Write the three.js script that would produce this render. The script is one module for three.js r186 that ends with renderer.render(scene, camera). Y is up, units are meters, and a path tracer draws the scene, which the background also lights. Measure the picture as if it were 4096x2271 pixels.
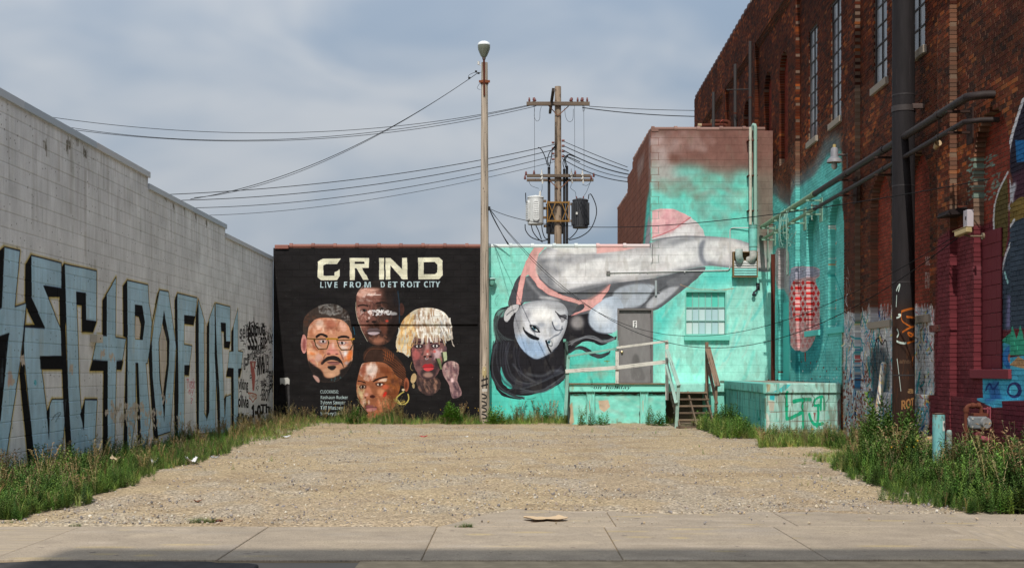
import * as THREE from 'three';
import { mergeGeometries } from 'three/addons/utils/BufferGeometryUtils.js';
import { RoundedBoxGeometry } from 'three/addons/geometries/RoundedBoxGeometry.js';

// ---------------------------------------------------------------- camera, sky, sun, exposure
const scene = new THREE.Scene();
const FOC = 5250, HZ = 1478, CX = 2048, EYE = 1.5;            // focal length and horizon of the photograph, in its pixels
const camera = new THREE.PerspectiveCamera(2 * Math.atan(2271 / 2 / FOC) * 180 / Math.PI, 4096 / 2271, 0.1, 600);
camera.position.set(0, EYE, 0);
camera.lookAt(0, EYE, -10);
camera.setViewOffset(4096, 2271, 0, -(HZ - 1135.5), 4096, 2271);   // level camera with a rising lens
camera.updateProjectionMatrix();

const renderer = new THREE.WebGLRenderer({ antialias: true });
renderer.toneMapping = THREE.LinearToneMapping;
renderer.toneMappingExposure = 1.02;
renderer.shadowMap.enabled = true;

function hash3(x, y, z) { let h = (x * 374761393 + y * 668265263 + z * 1274126177) | 0; h = Math.imul(h ^ (h >>> 13), 1274126177); h = Math.imul(h ^ (h >>> 15), 2246822519); return ((h ^ (h >>> 16)) >>> 0) / 4294967296; }
function vnoise(x, y, z = 0) {
  const ix = Math.floor(x), iy = Math.floor(y), iz = Math.floor(z), fx = x - ix, fy = y - iy, fz = z - iz;
  const u = fx * fx * (3 - 2 * fx), v = fy * fy * (3 - 2 * fy), w = fz * fz * (3 - 2 * fz), L = (a, b, t) => a + (b - a) * t;
  const a = L(L(hash3(ix, iy, iz), hash3(ix + 1, iy, iz), u), L(hash3(ix, iy + 1, iz), hash3(ix + 1, iy + 1, iz), u), v);
  if (fz === 0) return a;
  const b = L(L(hash3(ix, iy, iz + 1), hash3(ix + 1, iy, iz + 1), u), L(hash3(ix, iy + 1, iz + 1), hash3(ix + 1, iy + 1, iz + 1), u), v);
  return L(a, b, w);
}
function fbm(x, y, z = 0, oct = 4) { let s = 0, a = 0.5, n = 0; for (let i = 0; i < oct; i++) { s += a * vnoise(x, y, z); n += a; a *= 0.5; x = x * 2.03 + 17.1; y = y * 2.03 + 5.7; z = z ? z * 2.03 + 3.3 : 0; } return s / n; }
const clamp = (x, a = 0, b = 1) => Math.min(b, Math.max(a, x)), mix = (a, b, t) => a + (b - a) * t, sstep = (a, b, x) => { const t = clamp((x - a) / (b - a)); return t * t * (3 - 2 * t); };
let seedState = 7;
function rng(seed) { let s = seed | 0; return () => { s = (s + 0x6d2b79f5) | 0; let t = Math.imul(s ^ (s >>> 15), 1 | s); t = (t + Math.imul(t ^ (t >>> 7), 61 | t)) ^ t; return ((t ^ (t >>> 14)) >>> 0) / 4294967296; }; }
const R0 = rng(11);

const SUN = new THREE.Vector3(-0.062, 0.745, 0.664).normalize();   // high, behind the camera and a touch to the left
{ // hazy late-summer sky: thin broken cloud over pale blue
  const W = 2048, H = 1024, data = new Float32Array(W * H * 4);
  for (let j = 0; j < H; j++) {
    const el = ((j + 0.5) / H - 0.5) * Math.PI, y = Math.sin(el), ce = Math.cos(el);
    for (let i = 0; i < W; i++) {
      const az = ((i + 0.5) / W - 0.5) * 2 * Math.PI, x = Math.cos(az) * ce, z = Math.sin(az) * ce;
      const up = Math.max(0, y);
      const k = 1 / (up + 0.22);
      const px = x * k * 2.1 + 8.3, pz = z * k * 1.5 - 3.4;
      const wq = fbm(px * 0.8 + 4, pz * 0.8, 0, 3) - 0.5;
      const n = fbm(px + wq * 1.6, pz * 1.25 + wq * 1.2, 0, 5);
      const m = fbm(px * 3.1 + wq * 2 + 9, pz * 3.6, 0, 4);
      const cl = sstep(0.28, 0.72, n * 0.8 + m * 0.2);
      const t = sstep(0, 0.5, up);
      const base = [mix(0.268, 0.36, t), mix(0.348, 0.46, t), mix(0.44, 0.61, t)];
      const cloud = [mix(0.435, 0.72, t), mix(0.475, 0.75, t), mix(0.525, 0.79, t)], halo = 0.55 * Math.pow(Math.max(0, x * SUN.x + y * SUN.y + z * SUN.z), 5);
      const o = (j * W + i) * 4;
      for (let c = 0; c < 3; c++) data[o + c] = y >= 0 ? mix(base[c], cloud[c], cl) + halo : mix(base[c], [0.2, 0.18, 0.15][c], sstep(0, 0.08, -y));
      data[o + 3] = 1;
    }
  }
  const sky = new THREE.DataTexture(data, W, H, THREE.RGBAFormat, THREE.FloatType);
  sky.mapping = THREE.EquirectangularReflectionMapping; sky.magFilter = THREE.LinearFilter; sky.minFilter = THREE.LinearFilter; sky.needsUpdate = true;
  scene.background = sky; scene.environment = sky;
}
{
  const sun = new THREE.DirectionalLight(new THREE.Color(1.0, 0.94, 0.85), 3.4);
  sun.name = 'sun';
  sun.position.copy(SUN).multiplyScalar(60).add(new THREE.Vector3(0, 0, -26)); sun.target.position.set(0, 0, -26);
  sun.castShadow = true; sun.shadow.radius = 1.1; sun.shadow.mapSize.set(4096, 4096);
  Object.assign(sun.shadow.camera, { left: -26, right: 26, top: 34, bottom: -34, near: 1, far: 160 });
  scene.add(sun, sun.target);
}

// ---------------------------------------------------------------- helpers
const W3 = (px, py, s) => new THREE.Vector3((px - CX) / s, EYE + (HZ - py) / s, -FOC / s);   // where a point of the place stands, from its bearing and the metres-to-pixel scale at its distance
const used = new Map();
function numbered(name) { const n = used.get(name) ?? 0; used.set(name, n + 1); return n ? name + '_' + String(n).padStart(3, '0') : name; }
function tag(o, label, category, group) { Object.assign(o.userData, { label, category }); if (group) o.userData.group = group; return o; }
function thing(name, label, category, pos = [0, 0, 0], turn = 0, group) {
  const g = new THREE.Group(); g.name = numbered(name); g.position.set(...pos); g.rotation.y = turn; tag(g, label, category, group); scene.add(g); return g;
}
function part(parent, name, geo, mat) {
  const m = new THREE.Mesh(Array.isArray(geo) ? merge(geo) : geo, mat); m.name = name; m.castShadow = m.receiveShadow = true; (parent ?? scene).add(m); return m;
}
function struct(name, geo, mat) { const m = part(scene, numbered(name), geo, mat); m.userData.kind = 'structure'; return m; }
function merge(list) { return list.length === 1 ? list[0] : mergeGeometries(list.map((g) => { let q = g.index ? g.toNonIndexed() : g; for (const k of Object.keys(q.attributes)) if (!['position', 'normal', 'uv'].includes(k)) q.deleteAttribute(k); return q; })); }
const V = (x, y, z) => new THREE.Vector3(x, y, z);
function box(x0, x1, y0, y1, z0, z1) { const g = new THREE.BoxGeometry(x1 - x0, y1 - y0, z1 - z0); g.translate((x0 + x1) / 2, (y0 + y1) / 2, (z0 + z1) / 2); return g; }
function rbox(x0, x1, y0, y1, z0, z1, r = 0.006, seg = 1) { const g = new RoundedBoxGeometry(x1 - x0, y1 - y0, z1 - z0, seg, r); g.translate((x0 + x1) / 2, (y0 + y1) / 2, (z0 + z1) / 2); return g; }
function cyl(a, b, r0, r1 = r0, seg = 12, open = false) {
  const d = b.clone().sub(a), g = new THREE.CylinderGeometry(r1, r0, d.length(), seg, 1, open);
  g.applyQuaternion(new THREE.Quaternion().setFromUnitVectors(V(0, 1, 0), d.clone().normalize())); g.translate((a.x + b.x) / 2, (a.y + b.y) / 2, (a.z + b.z) / 2); return g;
}
function tube(pts, r, seg = 6, n = 0, closed = false, tension = 0.5) { return new THREE.TubeGeometry(new THREE.CatmullRomCurve3(pts, closed, 'catmullrom', tension), n || Math.max(4, pts.length * 6), r, seg, closed); }
function elbowTube(pts, r, bend, seg = 10) { // straight runs with rounded corners
  const path = new THREE.CurvePath();
  let prev = pts[0];
  for (let i = 1; i < pts.length; i++) {
    if (i < pts.length - 1) {
      const a = pts[i].clone().add(pts[i - 1].clone().sub(pts[i]).setLength(bend)), b = pts[i].clone().add(pts[i + 1].clone().sub(pts[i]).setLength(bend));
      path.add(new THREE.LineCurve3(prev, a)); path.add(new THREE.QuadraticBezierCurve3(a, pts[i].clone(), b)); prev = b;
    } else path.add(new THREE.LineCurve3(prev, pts[i]));
  }
  return new THREE.TubeGeometry(path, pts.length * 14, r, seg, false);
}
function beam(a, b, w, t, up = V(0, 1, 0), r = 0.004) { // a board from a to b, w across `up`, t the other way
  const d = b.clone().sub(a), g = new RoundedBoxGeometry(d.length(), w, t, 1, r), x = d.clone().normalize(), z = x.clone().cross(up).normalize(), y = z.clone().cross(x);
  g.applyMatrix4(new THREE.Matrix4().makeBasis(x, y, z)); g.translate((a.x + b.x) / 2, (a.y + b.y) / 2, (a.z + b.z) / 2); return g;
}
function lathe(prof, seg = 20) { return new THREE.LatheGeometry(prof.map(([x, y]) => new THREE.Vector2(x, y)), seg); }
const rgb = (r, g, b) => new THREE.Color().setRGB(r / 255, g / 255, b / 255, THREE.SRGBColorSpace);
const std = (c, rough = 0.85, extra = {}) => new THREE.MeshPhysicalMaterial({ color: c instanceof THREE.Color ? c : rgb(...c), roughness: rough, specularIntensity: rough > 0.75 ? 0.35 : 0.8, ...extra });

class MB { // collects quads with uv and colour
  constructor() { this.p = []; this.n = []; this.t = []; this.c = []; this.i = []; }
  quad(a, b, c, d, ua, ub, uc, ud, col) {
    const k = this.p.length / 3, e1x = b[0] - a[0], e1y = b[1] - a[1], e1z = b[2] - a[2], e2x = d[0] - a[0], e2y = d[1] - a[1], e2z = d[2] - a[2];
    let nx = e1y * e2z - e1z * e2y, ny = e1z * e2x - e1x * e2z, nz = e1x * e2y - e1y * e2x; const l = Math.hypot(nx, ny, nz) || 1; nx /= l; ny /= l; nz /= l;
    this.p.push(...a, ...b, ...c, ...d); this.t.push(...ua, ...ub, ...uc, ...ud);
    for (let q = 0; q < 4; q++) { this.n.push(nx, ny, nz); if (col) this.c.push(col[0], col[1], col[2]); }
    this.i.push(k, k + 1, k + 2, k, k + 2, k + 3);
  }
  // a block in a wall: x along, y up, z out; chamfered front edge
  block(x0, x1, y0, y1, zf, zb, ch, uv, col, cx = ch) {
    const c = Math.min(ch, (x1 - x0) * 0.3, (y1 - y0) * 0.3), X0 = x0 + Math.min(c, cx), X1 = x1 - Math.min(c, cx), Y0 = y0 + c, Y1 = y1 - c;
    const A = uv(x0, y0), B = uv(x1, y0), C = uv(x1, y1), D = uv(x0, y1);
    const f = [[X0, Y0, zf], [X1, Y0, zf], [X1, Y1, zf], [X0, Y1, zf]], m = zf - c, o = [[x0, y0, m], [x1, y0, m], [x1, y1, m], [x0, y1, m]], uo = [A, B, C, D];
    this.quad(...f, A, B, C, D, col);
    for (let k = 0; k < 4; k++) { const j = (k + 1) % 4; if (c > 0) this.quad(o[k], o[j], f[j], f[k], uo[k], uo[j], uo[j], uo[k], col); }
    if (zb < m - 0.002) for (let k = 0; k < 4; k++) { const j = (k + 1) % 4; this.quad([o[k][0], o[k][1], zb], [o[j][0], o[j][1], zb], o[j], o[k], uo[k], uo[j], uo[j], uo[k], col); }
  }
  build() {
    const g = new THREE.BufferGeometry();
    g.setAttribute('position', new THREE.Float32BufferAttribute(this.p, 3)); g.setAttribute('normal', new THREE.Float32BufferAttribute(this.n, 3)); g.setAttribute('uv', new THREE.Float32BufferAttribute(this.t, 2));
    if (this.c.length) g.setAttribute('color', new THREE.Float32BufferAttribute(this.c, 3));
    g.setIndex(this.i); return g;
  }
}
function canv(w, h) { const c = document.createElement('canvas'); c.width = w; c.height = h; return c; }
function ctex(c, rep) { const t = new THREE.CanvasTexture(c); t.colorSpace = THREE.SRGBColorSpace; t.magFilter = THREE.LinearFilter; if (rep) { t.wrapS = t.wrapT = THREE.RepeatWrapping; t.repeat.set(...rep); } return t; }
function noiseTex(w, h, fn, srgb = false) { // fn(x, y) -> grey or [r,g,b] in 0..1
  const d = new Uint8Array(w * h * 4);
  for (let y = 0; y < h; y++) for (let x = 0; x < w; x++) { const v = fn(x, y), o = (y * w + x) * 4; if (typeof v === 'number') d[o] = d[o + 1] = d[o + 2] = clamp(v) * 255; else for (let c = 0; c < 3; c++) d[o + c] = clamp(v[c]) * 255; d[o + 3] = 255; }
  const t = new THREE.DataTexture(d, w, h); t.magFilter = THREE.LinearFilter; t.minFilter = THREE.LinearFilter; t.wrapS = t.wrapT = THREE.RepeatWrapping; if (srgb) t.colorSpace = THREE.SRGBColorSpace; t.needsUpdate = true; return t;
}
const per = (x, n) => ((x % n) + n) % n;
function tileNoise(x, y, n, f, oct = 4) { // periodic value noise, n pixels wide
  let s = 0, a = 0.5, tot = 0;
  for (let o = 0; o < oct; o++) {
    const px = x / n * f, py = y / n * f, ix = Math.floor(px), iy = Math.floor(py), fx = px - ix, fy = py - iy, u = fx * fx * (3 - 2 * fx), v = fy * fy * (3 - 2 * fy), h = (i, j) => hash3(per(i, f), per(j, f), o * 7 + f);
    s += a * mix(mix(h(ix, iy), h(ix + 1, iy), u), mix(h(ix, iy + 1), h(ix + 1, iy + 1), u), v); tot += a; a *= 0.55; f *= 2;
  }
  return s / tot;
}
// ---------------------------------------------------------------- painted murals (paint on the walls, in wall coordinates)
class Painter {
  constructor(c, map) { this.c = c; this.x = c.getContext('2d'); this.map = map; this.fr = (x, y) => [x, y]; this.k = 1; this.x.lineJoin = this.x.lineCap = 'round'; }
  frame(ox, oy, sc) { this.fr = (x, y) => [ox + x / sc, oy + y / sc]; return this; }
  pt(x, y) { return this.map(...this.fr(x, y)); }
  path(p, smooth, open) {
    const q = []; for (let i = 0; i < p.length; i += 2) q.push(this.pt(p[i], p[i + 1]));
    const x = this.x; x.beginPath();
    if (!smooth) { q.forEach((a, i) => (i ? x.lineTo(...a) : x.moveTo(...a))); if (!open) x.closePath(); return; }
    const n = q.length, mid = (a, b) => [(a[0] + b[0]) / 2, (a[1] + b[1]) / 2];
    if (open) { x.moveTo(...q[0]); for (let i = 1; i < n - 1; i++) x.quadraticCurveTo(...q[i], ...(i === n - 2 ? q[n - 1] : mid(q[i], q[i + 1]))); if (n === 2) x.lineTo(...q[1]); return; }
    x.moveTo(...mid(q[n - 1], q[0])); for (let i = 0; i < n; i++) x.quadraticCurveTo(...q[i], ...mid(q[i], q[(i + 1) % n])); x.closePath();
  }
  poly(p, fill, o = {}) { const x = this.x; x.save(); if (o.blur) x.filter = `blur(${o.blur}px)`; x.globalAlpha = o.a ?? 1; this.path(p, o.s); x.fillStyle = fill; x.fill(); if (o.line) { x.strokeStyle = o.line; x.lineWidth = o.w ?? 2; x.stroke(); } x.restore(); return this; }
  line(p, col, w, o = {}) { const x = this.x; x.save(); if (o.blur) x.filter = `blur(${o.blur}px)`; x.globalAlpha = o.a ?? 1; this.path(p, o.s ?? true, true); x.strokeStyle = col; x.lineWidth = w; x.stroke(); x.restore(); return this; }
  ell(cx, cy, rx, ry, fill, o = {}) { const p = []; for (let i = 0; i < 24; i++) { const a = i / 24 * Math.PI * 2, c = Math.cos(o.r ?? 0), s = Math.sin(o.r ?? 0), ex = Math.cos(a) * rx, ey = Math.sin(a) * ry; p.push(cx + ex * c - ey * s, cy + ex * s + ey * c); } return this.poly(p, fill, o); }
  clip(p, s, fn) { this.x.save(); this.path(p, s); this.x.clip(); fn(); this.x.restore(); }
  dabs(cx, cy, rx, ry, cols, n, len, w, seed, o = {}) { // many short strokes on one layer, softened together
    const r = rng(seed), back = this.x, keep = this.c, lay = canv(keep.width, keep.height); this.x = lay.getContext('2d'); this.x.lineCap = this.x.lineJoin = 'round';
    for (let i = 0; i < n; i++) { const a = r() * 6.28, q = Math.sqrt(r()), X = cx + Math.cos(a) * rx * q, Y = cy + Math.sin(a) * ry * q, t = (o.dir ?? 0) + (r() - 0.5) * (o.spread ?? 3), l = len * (0.4 + r()) * (o.dirty ? 1 : 0.6); this.line([X - Math.cos(t) * l, Y - Math.sin(t) * l, X + (r() - 0.5) * l * 0.6, Y + (r() - 0.5) * l * 0.6, X + Math.cos(t) * l, Y + Math.sin(t) * l], cols[Math.floor(r() * cols.length)], w * (1 + r() * 1.3), { a: (o.a ?? 0.5) * 0.8 }); }
    this.x = back; back.save(); back.filter = `blur(${o.blur ?? 1.2}px)`; back.drawImage(lay, 0, 0); back.restore(); return this;
  }
  text(s, x0, y0, width, height, col, o = {}) { // baseline at (x0, y0) of the frame
    const x = this.x, a = this.pt(x0, y0), b = this.pt(x0 + width, y0 + (o.rise ?? 0)), c = this.pt(x0, y0 - height), W = x.measureText;
    x.save(); x.font = `${o.weight ?? ''} 100px ${o.font ?? 'sans-serif'}`; const tw = x.measureText(s).width;
    x.transform((b[0] - a[0]) / tw, (b[1] - a[1]) / tw, -(c[0] - a[0]) / 73, -(c[1] - a[1]) / 73, a[0], a[1]);
    x.globalAlpha = o.a ?? 1; if (o.blur) x.filter = `blur(${o.blur}px)`; if (o.stroke) { x.strokeStyle = col; x.lineWidth = o.stroke; x.strokeText(s, 0, 0); } else { x.fillStyle = col; x.fillText(s, 0, 0); } x.restore(); return this;
  }
  pixels(fn) { const { width: w, height: h } = this.c, im = this.x.getImageData(0, 0, w, h), d = im.data; for (let y = 0; y < h; y++) for (let x = 0; x < w; x++) { const o = (y * w + x) * 4; fn(x, y, d, o); } this.x.putImageData(im, 0, 0); return this; }
}
const css = (r, g, b) => `rgb(${r | 0},${g | 0},${b | 0})`;

// ---- black wall with four painted portraits
const SB = 144.5, DB = FOC / SB, CO = 0.2028;                         // back walls: scale, distance, block course
const XB0 = (1092 - CX) / SB, XSEAM = (1945 - CX) / SB, XB1 = 7.235, XT = (2603 - CX) / SB, HB = CO * 24, HT = CO * 40;
const cvBlack = canv(1512, 1246), PB = new Painter(cvBlack, (x, y) => [(x - 1092) * 256 / SB, (y - (HZ - (HB - EYE) * SB)) * 256 / SB]);
{
  const P = PB, x = P.x; x.fillStyle = css(27, 25, 26); x.fillRect(0, 0, 1512, 1246);
  P.frame(0, 0, 1).dabs(1500, 1350, 420, 340, [css(40, 38, 38), css(24, 23, 24), css(36, 33, 34)], 260, 30, 14, 5, { dir: 0, spread: 0.8, a: 0.35 });
  P.frame(1150, 980, 3.22);
  const cream = css(218, 215, 190);
  const G = [[450, 175, 685, 172, 635, 242, 495, 242, 458, 262, 458, 392, 490, 400, 605, 395, 605, 350, 668, 312, 668, 400, 635, 450, 430, 452, 385, 415, 388, 215],
    [800, 165, 1048, 165, 1046, 295, 955, 295, 1045, 445, 972, 447, 890, 300, 865, 300, 865, 450, 802, 450], [1180, 165, 1242, 165, 1242, 443, 1180, 443],
    [1260, 165, 1325, 165, 1475, 310, 1475, 165, 1540, 162, 1545, 440, 1480, 440, 1322, 260, 1322, 440, 1265, 443], [1680, 160, 1950, 158, 1995, 200, 1998, 390, 1950, 438, 1685, 440]];
  for (const g of G) { P.poly(g, css(60, 60, 90), { blur: 5, a: 0.6 }); P.poly(g, cream); P.clip(g, false, () => P.dabs(1200, 300, 820, 160, [css(228, 226, 208), css(196, 200, 190), css(190, 186, 160)], 300, 14, 6, 8, { a: 0.35 })); }
  P.poly([865, 215, 990, 215, 990, 240, 865, 240], css(31, 29, 30)); P.poly([1752, 222, 1895, 218, 1930, 250, 1930, 350, 1900, 375, 1757, 375], css(31, 29, 30));
  // ---- upper portrait
  P.frame(1400, 1100, 2.304);
  { const head = [52, 250, 62, 160, 110, 95, 180, 58, 260, 48, 350, 70, 425, 125, 452, 230, 455, 330, 450, 430, 420, 520, 370, 610, 300, 650, 220, 645, 160, 610, 110, 520, 70, 420, 50, 330];
    P.ell(472, 315, 27, 58, css(74, 48, 42)); P.poly(head, css(66, 46, 40), { s: 1 });
    P.clip(head, 1, () => {
      P.poly([40, 110, 300, 120, 290, 230, 200, 300, 190, 420, 150, 560, 60, 500], css(126, 84, 74), { s: 1, blur: 10 }); P.poly([90, 40, 360, 40, 360, 112, 90, 112], css(36, 32, 32), { blur: 6, a: 0.85 });
      P.poly([310, 90, 470, 120, 470, 520, 380, 640, 330, 520, 370, 380, 330, 230], css(40, 31, 29), { s: 1, blur: 9 });
      P.dabs(180, 200, 120, 80, [css(176, 132, 118), css(140, 92, 82), css(98, 62, 56), css(200, 180, 172)], 90, 22, 7, 21, { dir: 0.2, spread: 1, a: 0.45 });
      P.dabs(220, 420, 170, 170, [css(120, 78, 66), css(84, 54, 48), css(56, 42, 40), css(150, 104, 90)], 130, 20, 7, 22, { dir: 1.2, spread: 1, a: 0.4 });
      P.dabs(260, 590, 90, 40, [css(140, 92, 72), css(104, 70, 58)], 40, 16, 6, 23, { a: 0.5 });
      P.line([75, 285, 120, 268, 160, 285], css(36, 26, 24), 10); P.line([240, 262, 300, 240, 350, 262], css(36, 26, 24), 11);
      P.ell(122, 325, 34, 17, css(70, 58, 55)); P.ell(125, 326, 14, 13, css(24, 20, 20)); P.ell(292, 312, 42, 19, css(88, 74, 70)); P.ell(292, 312, 15, 15, css(22, 18, 18));
      P.poly([165, 290, 190, 330, 195, 400, 150, 425, 240, 425, 245, 400, 215, 380, 205, 320], css(104, 68, 60), { s: 1, blur: 3 }); P.ell(160, 428, 14, 9, css(28, 20, 20)); P.ell(220, 432, 22, 10, css(26, 19, 19));
      P.dabs(270, 345, 120, 24, [css(240, 240, 240), css(206, 204, 206)], 60, 11, 5, 24, { a: 1 }); P.dabs(100, 345, 40, 14, [css(210, 208, 208)], 14, 7, 4, 25, { a: 0.7 }); P.dabs(150, 165, 85, 40, [css(232, 214, 206), css(206, 160, 146)], 46, 16, 5, 26, { dir: 0, spread: 0.4, a: 0.9 }); P.dabs(110, 400, 50, 90, [css(196, 150, 136), css(150, 100, 90), css(90, 60, 56)], 40, 12, 5, 27, { dir: 1.2, spread: 0.6, a: 0.7 });
      P.ell(175, 395, 10, 12, css(214, 190, 184), { blur: 2 }); P.ell(340, 424, 14, 10, css(190, 60, 44), { blur: 3 });
      P.poly([140, 520, 180, 485, 215, 492, 250, 484, 290, 515, 250, 528, 180, 530], css(96, 80, 82), { s: 1 }); P.poly([145, 525, 290, 522, 250, 552, 185, 555], css(188, 170, 178), { s: 1 }); P.line([142, 522, 215, 518, 290, 520], css(36, 28, 30), 4);
      P.ell(400, 355, 36, 14, css(214, 214, 214), { blur: 2, a: 0.7 });
      P.poly([70, 150, 130, 120, 210, 118, 290, 124, 250, 150, 180, 160, 130, 190, 80, 230], css(196, 150, 134), { a: 0.8, s: 1, blur: 6 }); P.poly([150, 178, 290, 176, 280, 186, 160, 190], css(226, 210, 202), { a: 0.8 }); P.poly([64, 300, 90, 296, 96, 380, 72, 390], css(176, 128, 114), { s: 1, blur: 6 }); P.poly([186, 320, 200, 320, 196, 385, 182, 390], css(206, 172, 160), { s: 1, blur: 5 }); P.poly([90, 440, 150, 430, 130, 500, 108, 490], css(150, 100, 88), { s: 1, blur: 7 }); P.poly([250, 440, 330, 430, 350, 520, 300, 560, 290, 500], css(104, 64, 52), { s: 1, blur: 7 }); P.poly([200, 585, 300, 575, 330, 600, 270, 640, 210, 630], css(150, 100, 80), { s: 1, blur: 8 }); P.poly([380, 140, 440, 160, 446, 300, 400, 280], css(30, 26, 28), { s: 1, blur: 9 });
    });
    P.line([52, 250, 52, 330, 70, 420, 110, 520, 160, 612], css(206, 200, 176), 3, { a: 0.8 }); P.line([60, 190, 95, 120, 150, 75], css(206, 190, 176), 3, { a: 0.6 }); P.line([440, 150, 458, 240, 455, 440], css(28, 66, 92), 6, { a: 0.7, blur: 1 });
  }
  // ---- portrait with glasses and beard
  P.frame(1150, 1200, 2.746);
  { P.ell(178, 482, 34, 104, css(196, 138, 130)); P.ell(182, 490, 18, 70, css(146, 84, 82), { blur: 4 });
    const hair = [210, 420, 165, 350, 165, 240, 200, 160, 290, 85, 400, 45, 500, 38, 600, 75, 680, 150, 700, 280, 705, 430, 660, 300, 560, 215, 420, 190, 310, 215, 240, 290];
    P.poly(hair, css(62, 52, 47), { s: 1 }); P.clip(hair, 1, () => { P.dabs(480, 100, 150, 60, [css(176, 176, 174), css(110, 108, 106), css(54, 48, 46)], 110, 13, 9, 31, { a: 0.6 }); P.dabs(250, 220, 80, 80, [css(84, 56, 42), css(52, 40, 34)], 60, 15, 8, 32, { a: 0.5 }); P.dabs(640, 200, 50, 60, [css(150, 148, 146), css(40, 36, 34)], 50, 10, 6, 33, { a: 0.5 }); });
    const face = [225, 290, 300, 205, 420, 190, 560, 207, 640, 240, 692, 330, 716, 430, 720, 560, 706, 690, 650, 790, 570, 880, 470, 905, 360, 900, 270, 800, 222, 690, 206, 560, 212, 410];
    P.poly(face, css(196, 140, 110), { s: 1 });
    P.clip(face, 1, () => {
      P.dabs(430, 280, 220, 80, [css(222, 182, 160), css(176, 104, 78), css(212, 152, 126), css(150, 92, 70)], 120, 26, 13, 34, { dir: 1.5, spread: 0.8, a: 0.5 });
      P.dabs(300, 590, 90, 130, [css(226, 190, 162), css(206, 130, 86), css(186, 120, 110), css(150, 88, 62)], 90, 24, 12, 35, { dir: 1.2, spread: 1, a: 0.5 });
      P.dabs(650, 590, 70, 120, [css(206, 120, 72), css(214, 170, 140), css(170, 92, 66), css(190, 170, 170)], 80, 22, 11, 36, { dir: 1.6, spread: 1, a: 0.55 });
      P.poly([215, 640, 260, 700, 380, 770, 400, 860, 520, 850, 560, 770, 640, 740, 710, 640, 720, 760, 620, 880, 480, 940, 330, 900, 230, 800], css(40, 34, 33), { s: 1, blur: 4 });
      P.poly([380, 770, 450, 740, 560, 745, 585, 800, 520, 850, 420, 850], css(202, 156, 126), { s: 1, blur: 4 }); P.poly([430, 720, 540, 715, 520, 760, 480, 775, 450, 755], css(40, 34, 34), { s: 1, blur: 2 });
      P.poly([362, 690, 400, 640, 470, 610, 530, 612, 590, 650, 625, 760, 590, 690, 500, 650, 420, 668, 375, 720], css(36, 31, 31), { s: 1, blur: 1 });
      P.poly([430, 680, 480, 668, 580, 680, 560, 715, 450, 712], css(150, 98, 92), { s: 1 }); P.line([430, 685, 500, 680, 580, 685], css(64, 36, 36), 5);
      P.dabs(560, 880, 80, 40, [css(70, 72, 78), css(30, 28, 30), css(60, 110, 120)], 50, 12, 4, 37, { dir: 1.8, spread: 0.5, a: 0.6 });
      P.line([315, 405, 350, 372, 400, 382, 430, 400], css(40, 30, 28), 16); P.line([560, 410, 620, 392, 668, 410], css(42, 32, 30), 16);
      P.ell(385, 458, 50, 24, css(168, 128, 122)); P.ell(388, 455, 30, 15, css(216, 206, 202)); P.ell(390, 455, 15, 15, css(44, 32, 30)); P.ell(600, 472, 46, 22, css(160, 120, 116)); P.ell(600, 470, 28, 14, css(206, 196, 192)); P.ell(598, 470, 14, 14, css(42, 32, 30));
      P.poly([470, 470, 500, 470, 530, 540, 570, 580, 550, 605, 490, 590, 430, 600, 415, 570, 450, 520], css(214, 146, 130), { s: 1, blur: 4 }); P.ell(450, 590, 20, 10, css(120, 66, 62), { blur: 2 }); P.ell(540, 592, 18, 9, css(120, 66, 62), { blur: 2 });
      P.poly([300, 235, 360, 210, 400, 230, 380, 300, 320, 340], css(232, 200, 182), { s: 1, blur: 6, a: 0.85 }); P.poly([420, 215, 520, 220, 540, 290, 470, 330, 420, 300], css(168, 98, 76), { s: 1, blur: 7, a: 0.8 }); P.poly([560, 230, 640, 250, 660, 330, 600, 360, 570, 300], css(226, 176, 156), { s: 1, blur: 6, a: 0.8 }); P.poly([225, 320, 270, 310, 290, 400, 235, 410], css(176, 112, 82), { s: 1, blur: 7, a: 0.8 }); P.poly([215, 520, 300, 545, 330, 600, 270, 650, 220, 620], css(222, 170, 138), { s: 1, blur: 6 }); P.poly([240, 560, 310, 590, 290, 610, 245, 600], css(216, 116, 60), { s: 1, blur: 6, a: 0.8 }); P.poly([300, 590, 390, 600, 360, 680, 310, 680], css(214, 172, 160), { s: 1, blur: 6, a: 0.8 }); P.poly([610, 560, 660, 555, 650, 610, 610, 620], css(226, 222, 222), { s: 1, blur: 6 }); P.poly([670, 560, 716, 540, 706, 640, 660, 690, 650, 640], css(206, 112, 58), { s: 1, blur: 6 }); P.ell(480, 560, 20, 30, css(232, 150, 138), { s: 1, blur: 7 }); P.ell(500, 500, 10, 36, css(238, 206, 192), { s: 1, blur: 6 }); P.poly([300, 460, 340, 500, 400, 525, 340, 530, 310, 500], css(206, 190, 184), { s: 1, blur: 6, a: 0.8 }); P.poly([560, 500, 640, 510, 690, 500, 660, 535, 590, 535], css(216, 204, 200), { s: 1, blur: 6, a: 0.8 });
      P.line([415, 600, 385, 650, 370, 700], css(110, 70, 64), 7, { blur: 2, a: 0.7 }); P.line([575, 560, 610, 650], css(96, 62, 60), 8, { blur: 2, a: 0.7 });
    });
    P.line([290, 440, 300, 430, 440, 425, 450, 470, 430, 535, 340, 540, 310, 500, 290, 440], css(64, 52, 30), 7, { s: false }); P.line([540, 440, 700, 435, 715, 480, 690, 545, 590, 548, 560, 510, 540, 440], css(64, 52, 30), 7, { s: false });
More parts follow.
